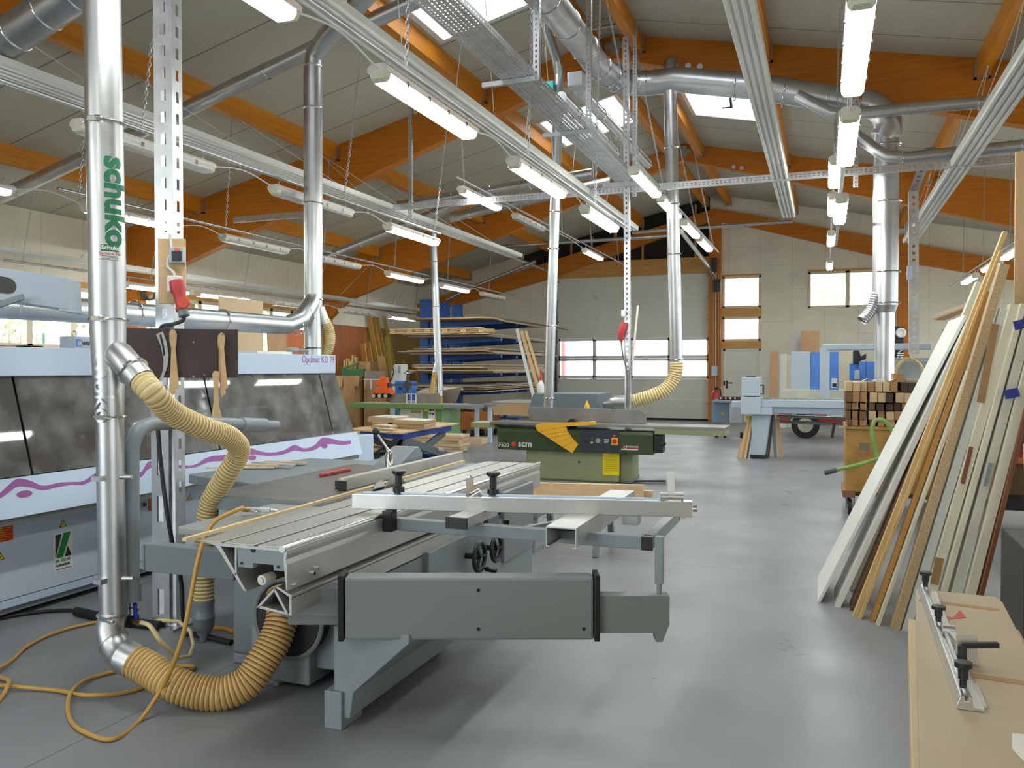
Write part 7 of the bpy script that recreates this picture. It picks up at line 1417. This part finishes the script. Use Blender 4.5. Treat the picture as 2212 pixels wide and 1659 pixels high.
pc = P(2088, 1402, d=(P(2088, 1436, z=ZB) - C0).dot(CF)); MB().obox(pc, CR, Vector((0, 0, 1)), CR.cross(Vector((0, 0, 1))), .055, .08, .006).build('stop_plate', mat('pale stop plate', srgb(186, 176, 160), .4), J, bevel=.002); MB().bar(p_ + jn * .02, pc - Vector((0, 0, .02)), .014, .014).build('plate_arm', ALU, J)
p_ = j0 + jd * jL * .72 + jn * .025 + Vector((0, 0, .01)); MB().cyl(p_, p_ + Vector((0, 0, .05)), .011, n=12).bar(p_ + Vector((0, 0, .05)), p_ + Vector((.085, .02, .055)), .016, .014).build('lever', BLACK, J, bevel=.003)
MB().prism([(0, 0), (.03, .0), (.03, .14), (0, .16)], j0 + jd * (jL - .17) + jn * .014 + Vector((0, 0, .001)), jn, jd, (0, 0, .006)).build('end_plate', ALU, J)
q = P(2206, 1640, z=.9); tag(MB().obox(q + Vector((.14, -.1, 0)), (1, .2, 0), (-.2, 1, 0), (0, 0, 1), .2, .4, .03).build('white_offcut', LAMI), 'white board corner at the bottom right edge of the picture', 'board')
# ================================================================ outside, seen through the windows
OUTG = mat('pale yard', srgb(190, 188, 182), .9, 0, .05, .5)
struct(MB().box(-60, -40, -.45, 60, 90, -.32).build('ground', OUTG))
R3 = random.Random(11)
LEAF = [mat('spring leaf %d' % i, srgb(*c), .7, 0, .15, 3) for i, c in enumerate(((186, 194, 140), (160, 178, 126), (200, 198, 158)))]
TWIG = mat('pale twigs', srgb(176, 166, 146), .8, 0, .1)
def shrub(x, y, h, label):
    t = thing('shrub', label, 'shrub', (x, y, -.32), 'shrubs outside the window wall'); m = MB()
    for i in range(46):
        a = R3.uniform(0, 6.28); r_ = R3.uniform(.2, .9); m.tube([(x + .2 * math.cos(a), y + .2 * math.sin(a), -.3), (x + r_ * .6 * math.cos(a), y + r_ * .6 * math.sin(a), h * .5), (x + r_ * math.cos(a + .2), y + r_ * math.sin(a + .2), h * R3.uniform(.75, 1))], [.025, .018, .008], 4)
    m.build('branches', TWIG, t); f = MB()
    for i in range(520):
        a = R3.uniform(0, 6.28); r_ = .95 * math.sqrt(R3.random()); z = h * R3.uniform(.15, 1.02); p = Vector((x + r_ * math.cos(a), y + r_ * math.sin(a), z)); u = Vector((R3.uniform(-1, 1), R3.uniform(-1, 1), R3.uniform(-1, 1))).normalized(); v = u.orthogonal(); s_ = R3.uniform(.04, .09); f.add([p - u * s_, p + v * s_ * .6, p + u * s_, p - v * s_ * .6], [(0, 1, 2, 3)])
    f.build('foliage', LEAF[R3.randrange(3)], t)
for i in range(9): shrub(-16.8 - R3.uniform(0, 1.8), 6.5 + 1.9 * i, R3.uniform(3.2, 4.4), '%s leafy shrub from the left outside the window wall' % ((ORD + ['ninth'])[i].replace('nearest', 'first')))
t = thing('mesh_fence', 'green wire mesh fence outside the window wall', 'fence', (-15, 14, -.32)); m = MB()
for i in range(150): y = 5 + .12 * i; m.box(-15.003, y, -.3, -14.997, y + .006, 1.9 + .4)
for k in range(12): m.box(-15.003, 5, -.2 + .2 * k, -14.997, 23, -.194 + .2 * k)
m.build('wire_mesh', mat('fence green', srgb(96, 130, 120), .5), t)
for i in range(8): MB().cyl((-15.02, 5 + 2.5 * i, -.32), (-15.02, 5 + 2.5 * i, 2.35), .03, n=8).build('fence_post', bpy.data.materials['fence green'], t)
for i, (x, y) in enumerate(((.2, 34), (2.4, 36), (-.9, 38))): shrub(x, y, 6.2 - .6 * i, ['left', 'right', 'middle rear'][i] + ' tall bush outside the upper end wall window')
# white house with awning, parked car
t = thing('white_house', 'white house with a red awning outside the side windows', 'house', (-4.5, 44, -.32)); MB().box(-12, 44, -.32, -1, 52, 7.5).build('house_wall', mat('white render', srgb(236, 236, 232), .8), t); q = P(1602, 716, y=43.9)
MB().prism([(0, 0), (.9, -.5), (.9, -.65), (0, -.1)], (q.x - 1.0, 43.95, q.z + .2), (0, -1, 0), (0, 0, 1), (2.0, 0, 0)).build('awning', mat('red awning', srgb(222, 150, 144), .7), t); MB().box(q.x - .5, 43.96, q.z - 2.2, q.x + .5, 43.99, q.z - .2).build('window', mat('dark house window', srgb(60, 66, 76), .3), t)
t = thing('parked_car', 'dark parked car outside the garage door window', 'car', (-10.2, 30, -.32)); cb = [(0, .25), (.1, .75), (.9, .9), (1.5, 1.4), (2.9, 1.42), (3.7, .95), (4.1, .8), (4.15, .25)]
MB().prism(cb, (-12.0, 29.5, -.32), (1, 0, 0), (0, 0, 1), (0, 1.6, 0)).build('car_body', mat('dark car paint', (.02, .02, .03), .2, 0, 0), t, bevel=.06)
for x in (-11.2, -8.8): MB().cyl((x, 29.45, 0), (x, 29.65, 0), .3, n=20).build('wheel', RUBBER, t)
tag(MB().box(-12.1, 28.6, -.32, -8.7, 29.2, 1.15).build('green_container', mat('teal container', srgb(70, 150, 130), .5)), 'low green container in front of the parked car outside', 'container')
q = P(1216, 770, y=27.5); tag(MB().box(q.x - .06, 27.5, -.32, q.x + .06, 27.7, 3.2).build('red_post', mat('red post paint', srgb(210, 120, 120), .5)), 'red painted post outside the left edge of the garage door', 'post')
q = P(1283, 800, y=32); tag(MB().box(q.x - .06, 32, -.32, q.x + .06, 32.1, 1.4).build('red_post', bpy.data.materials['red post paint']), 'thin red marker post farther outside the garage door', 'post')
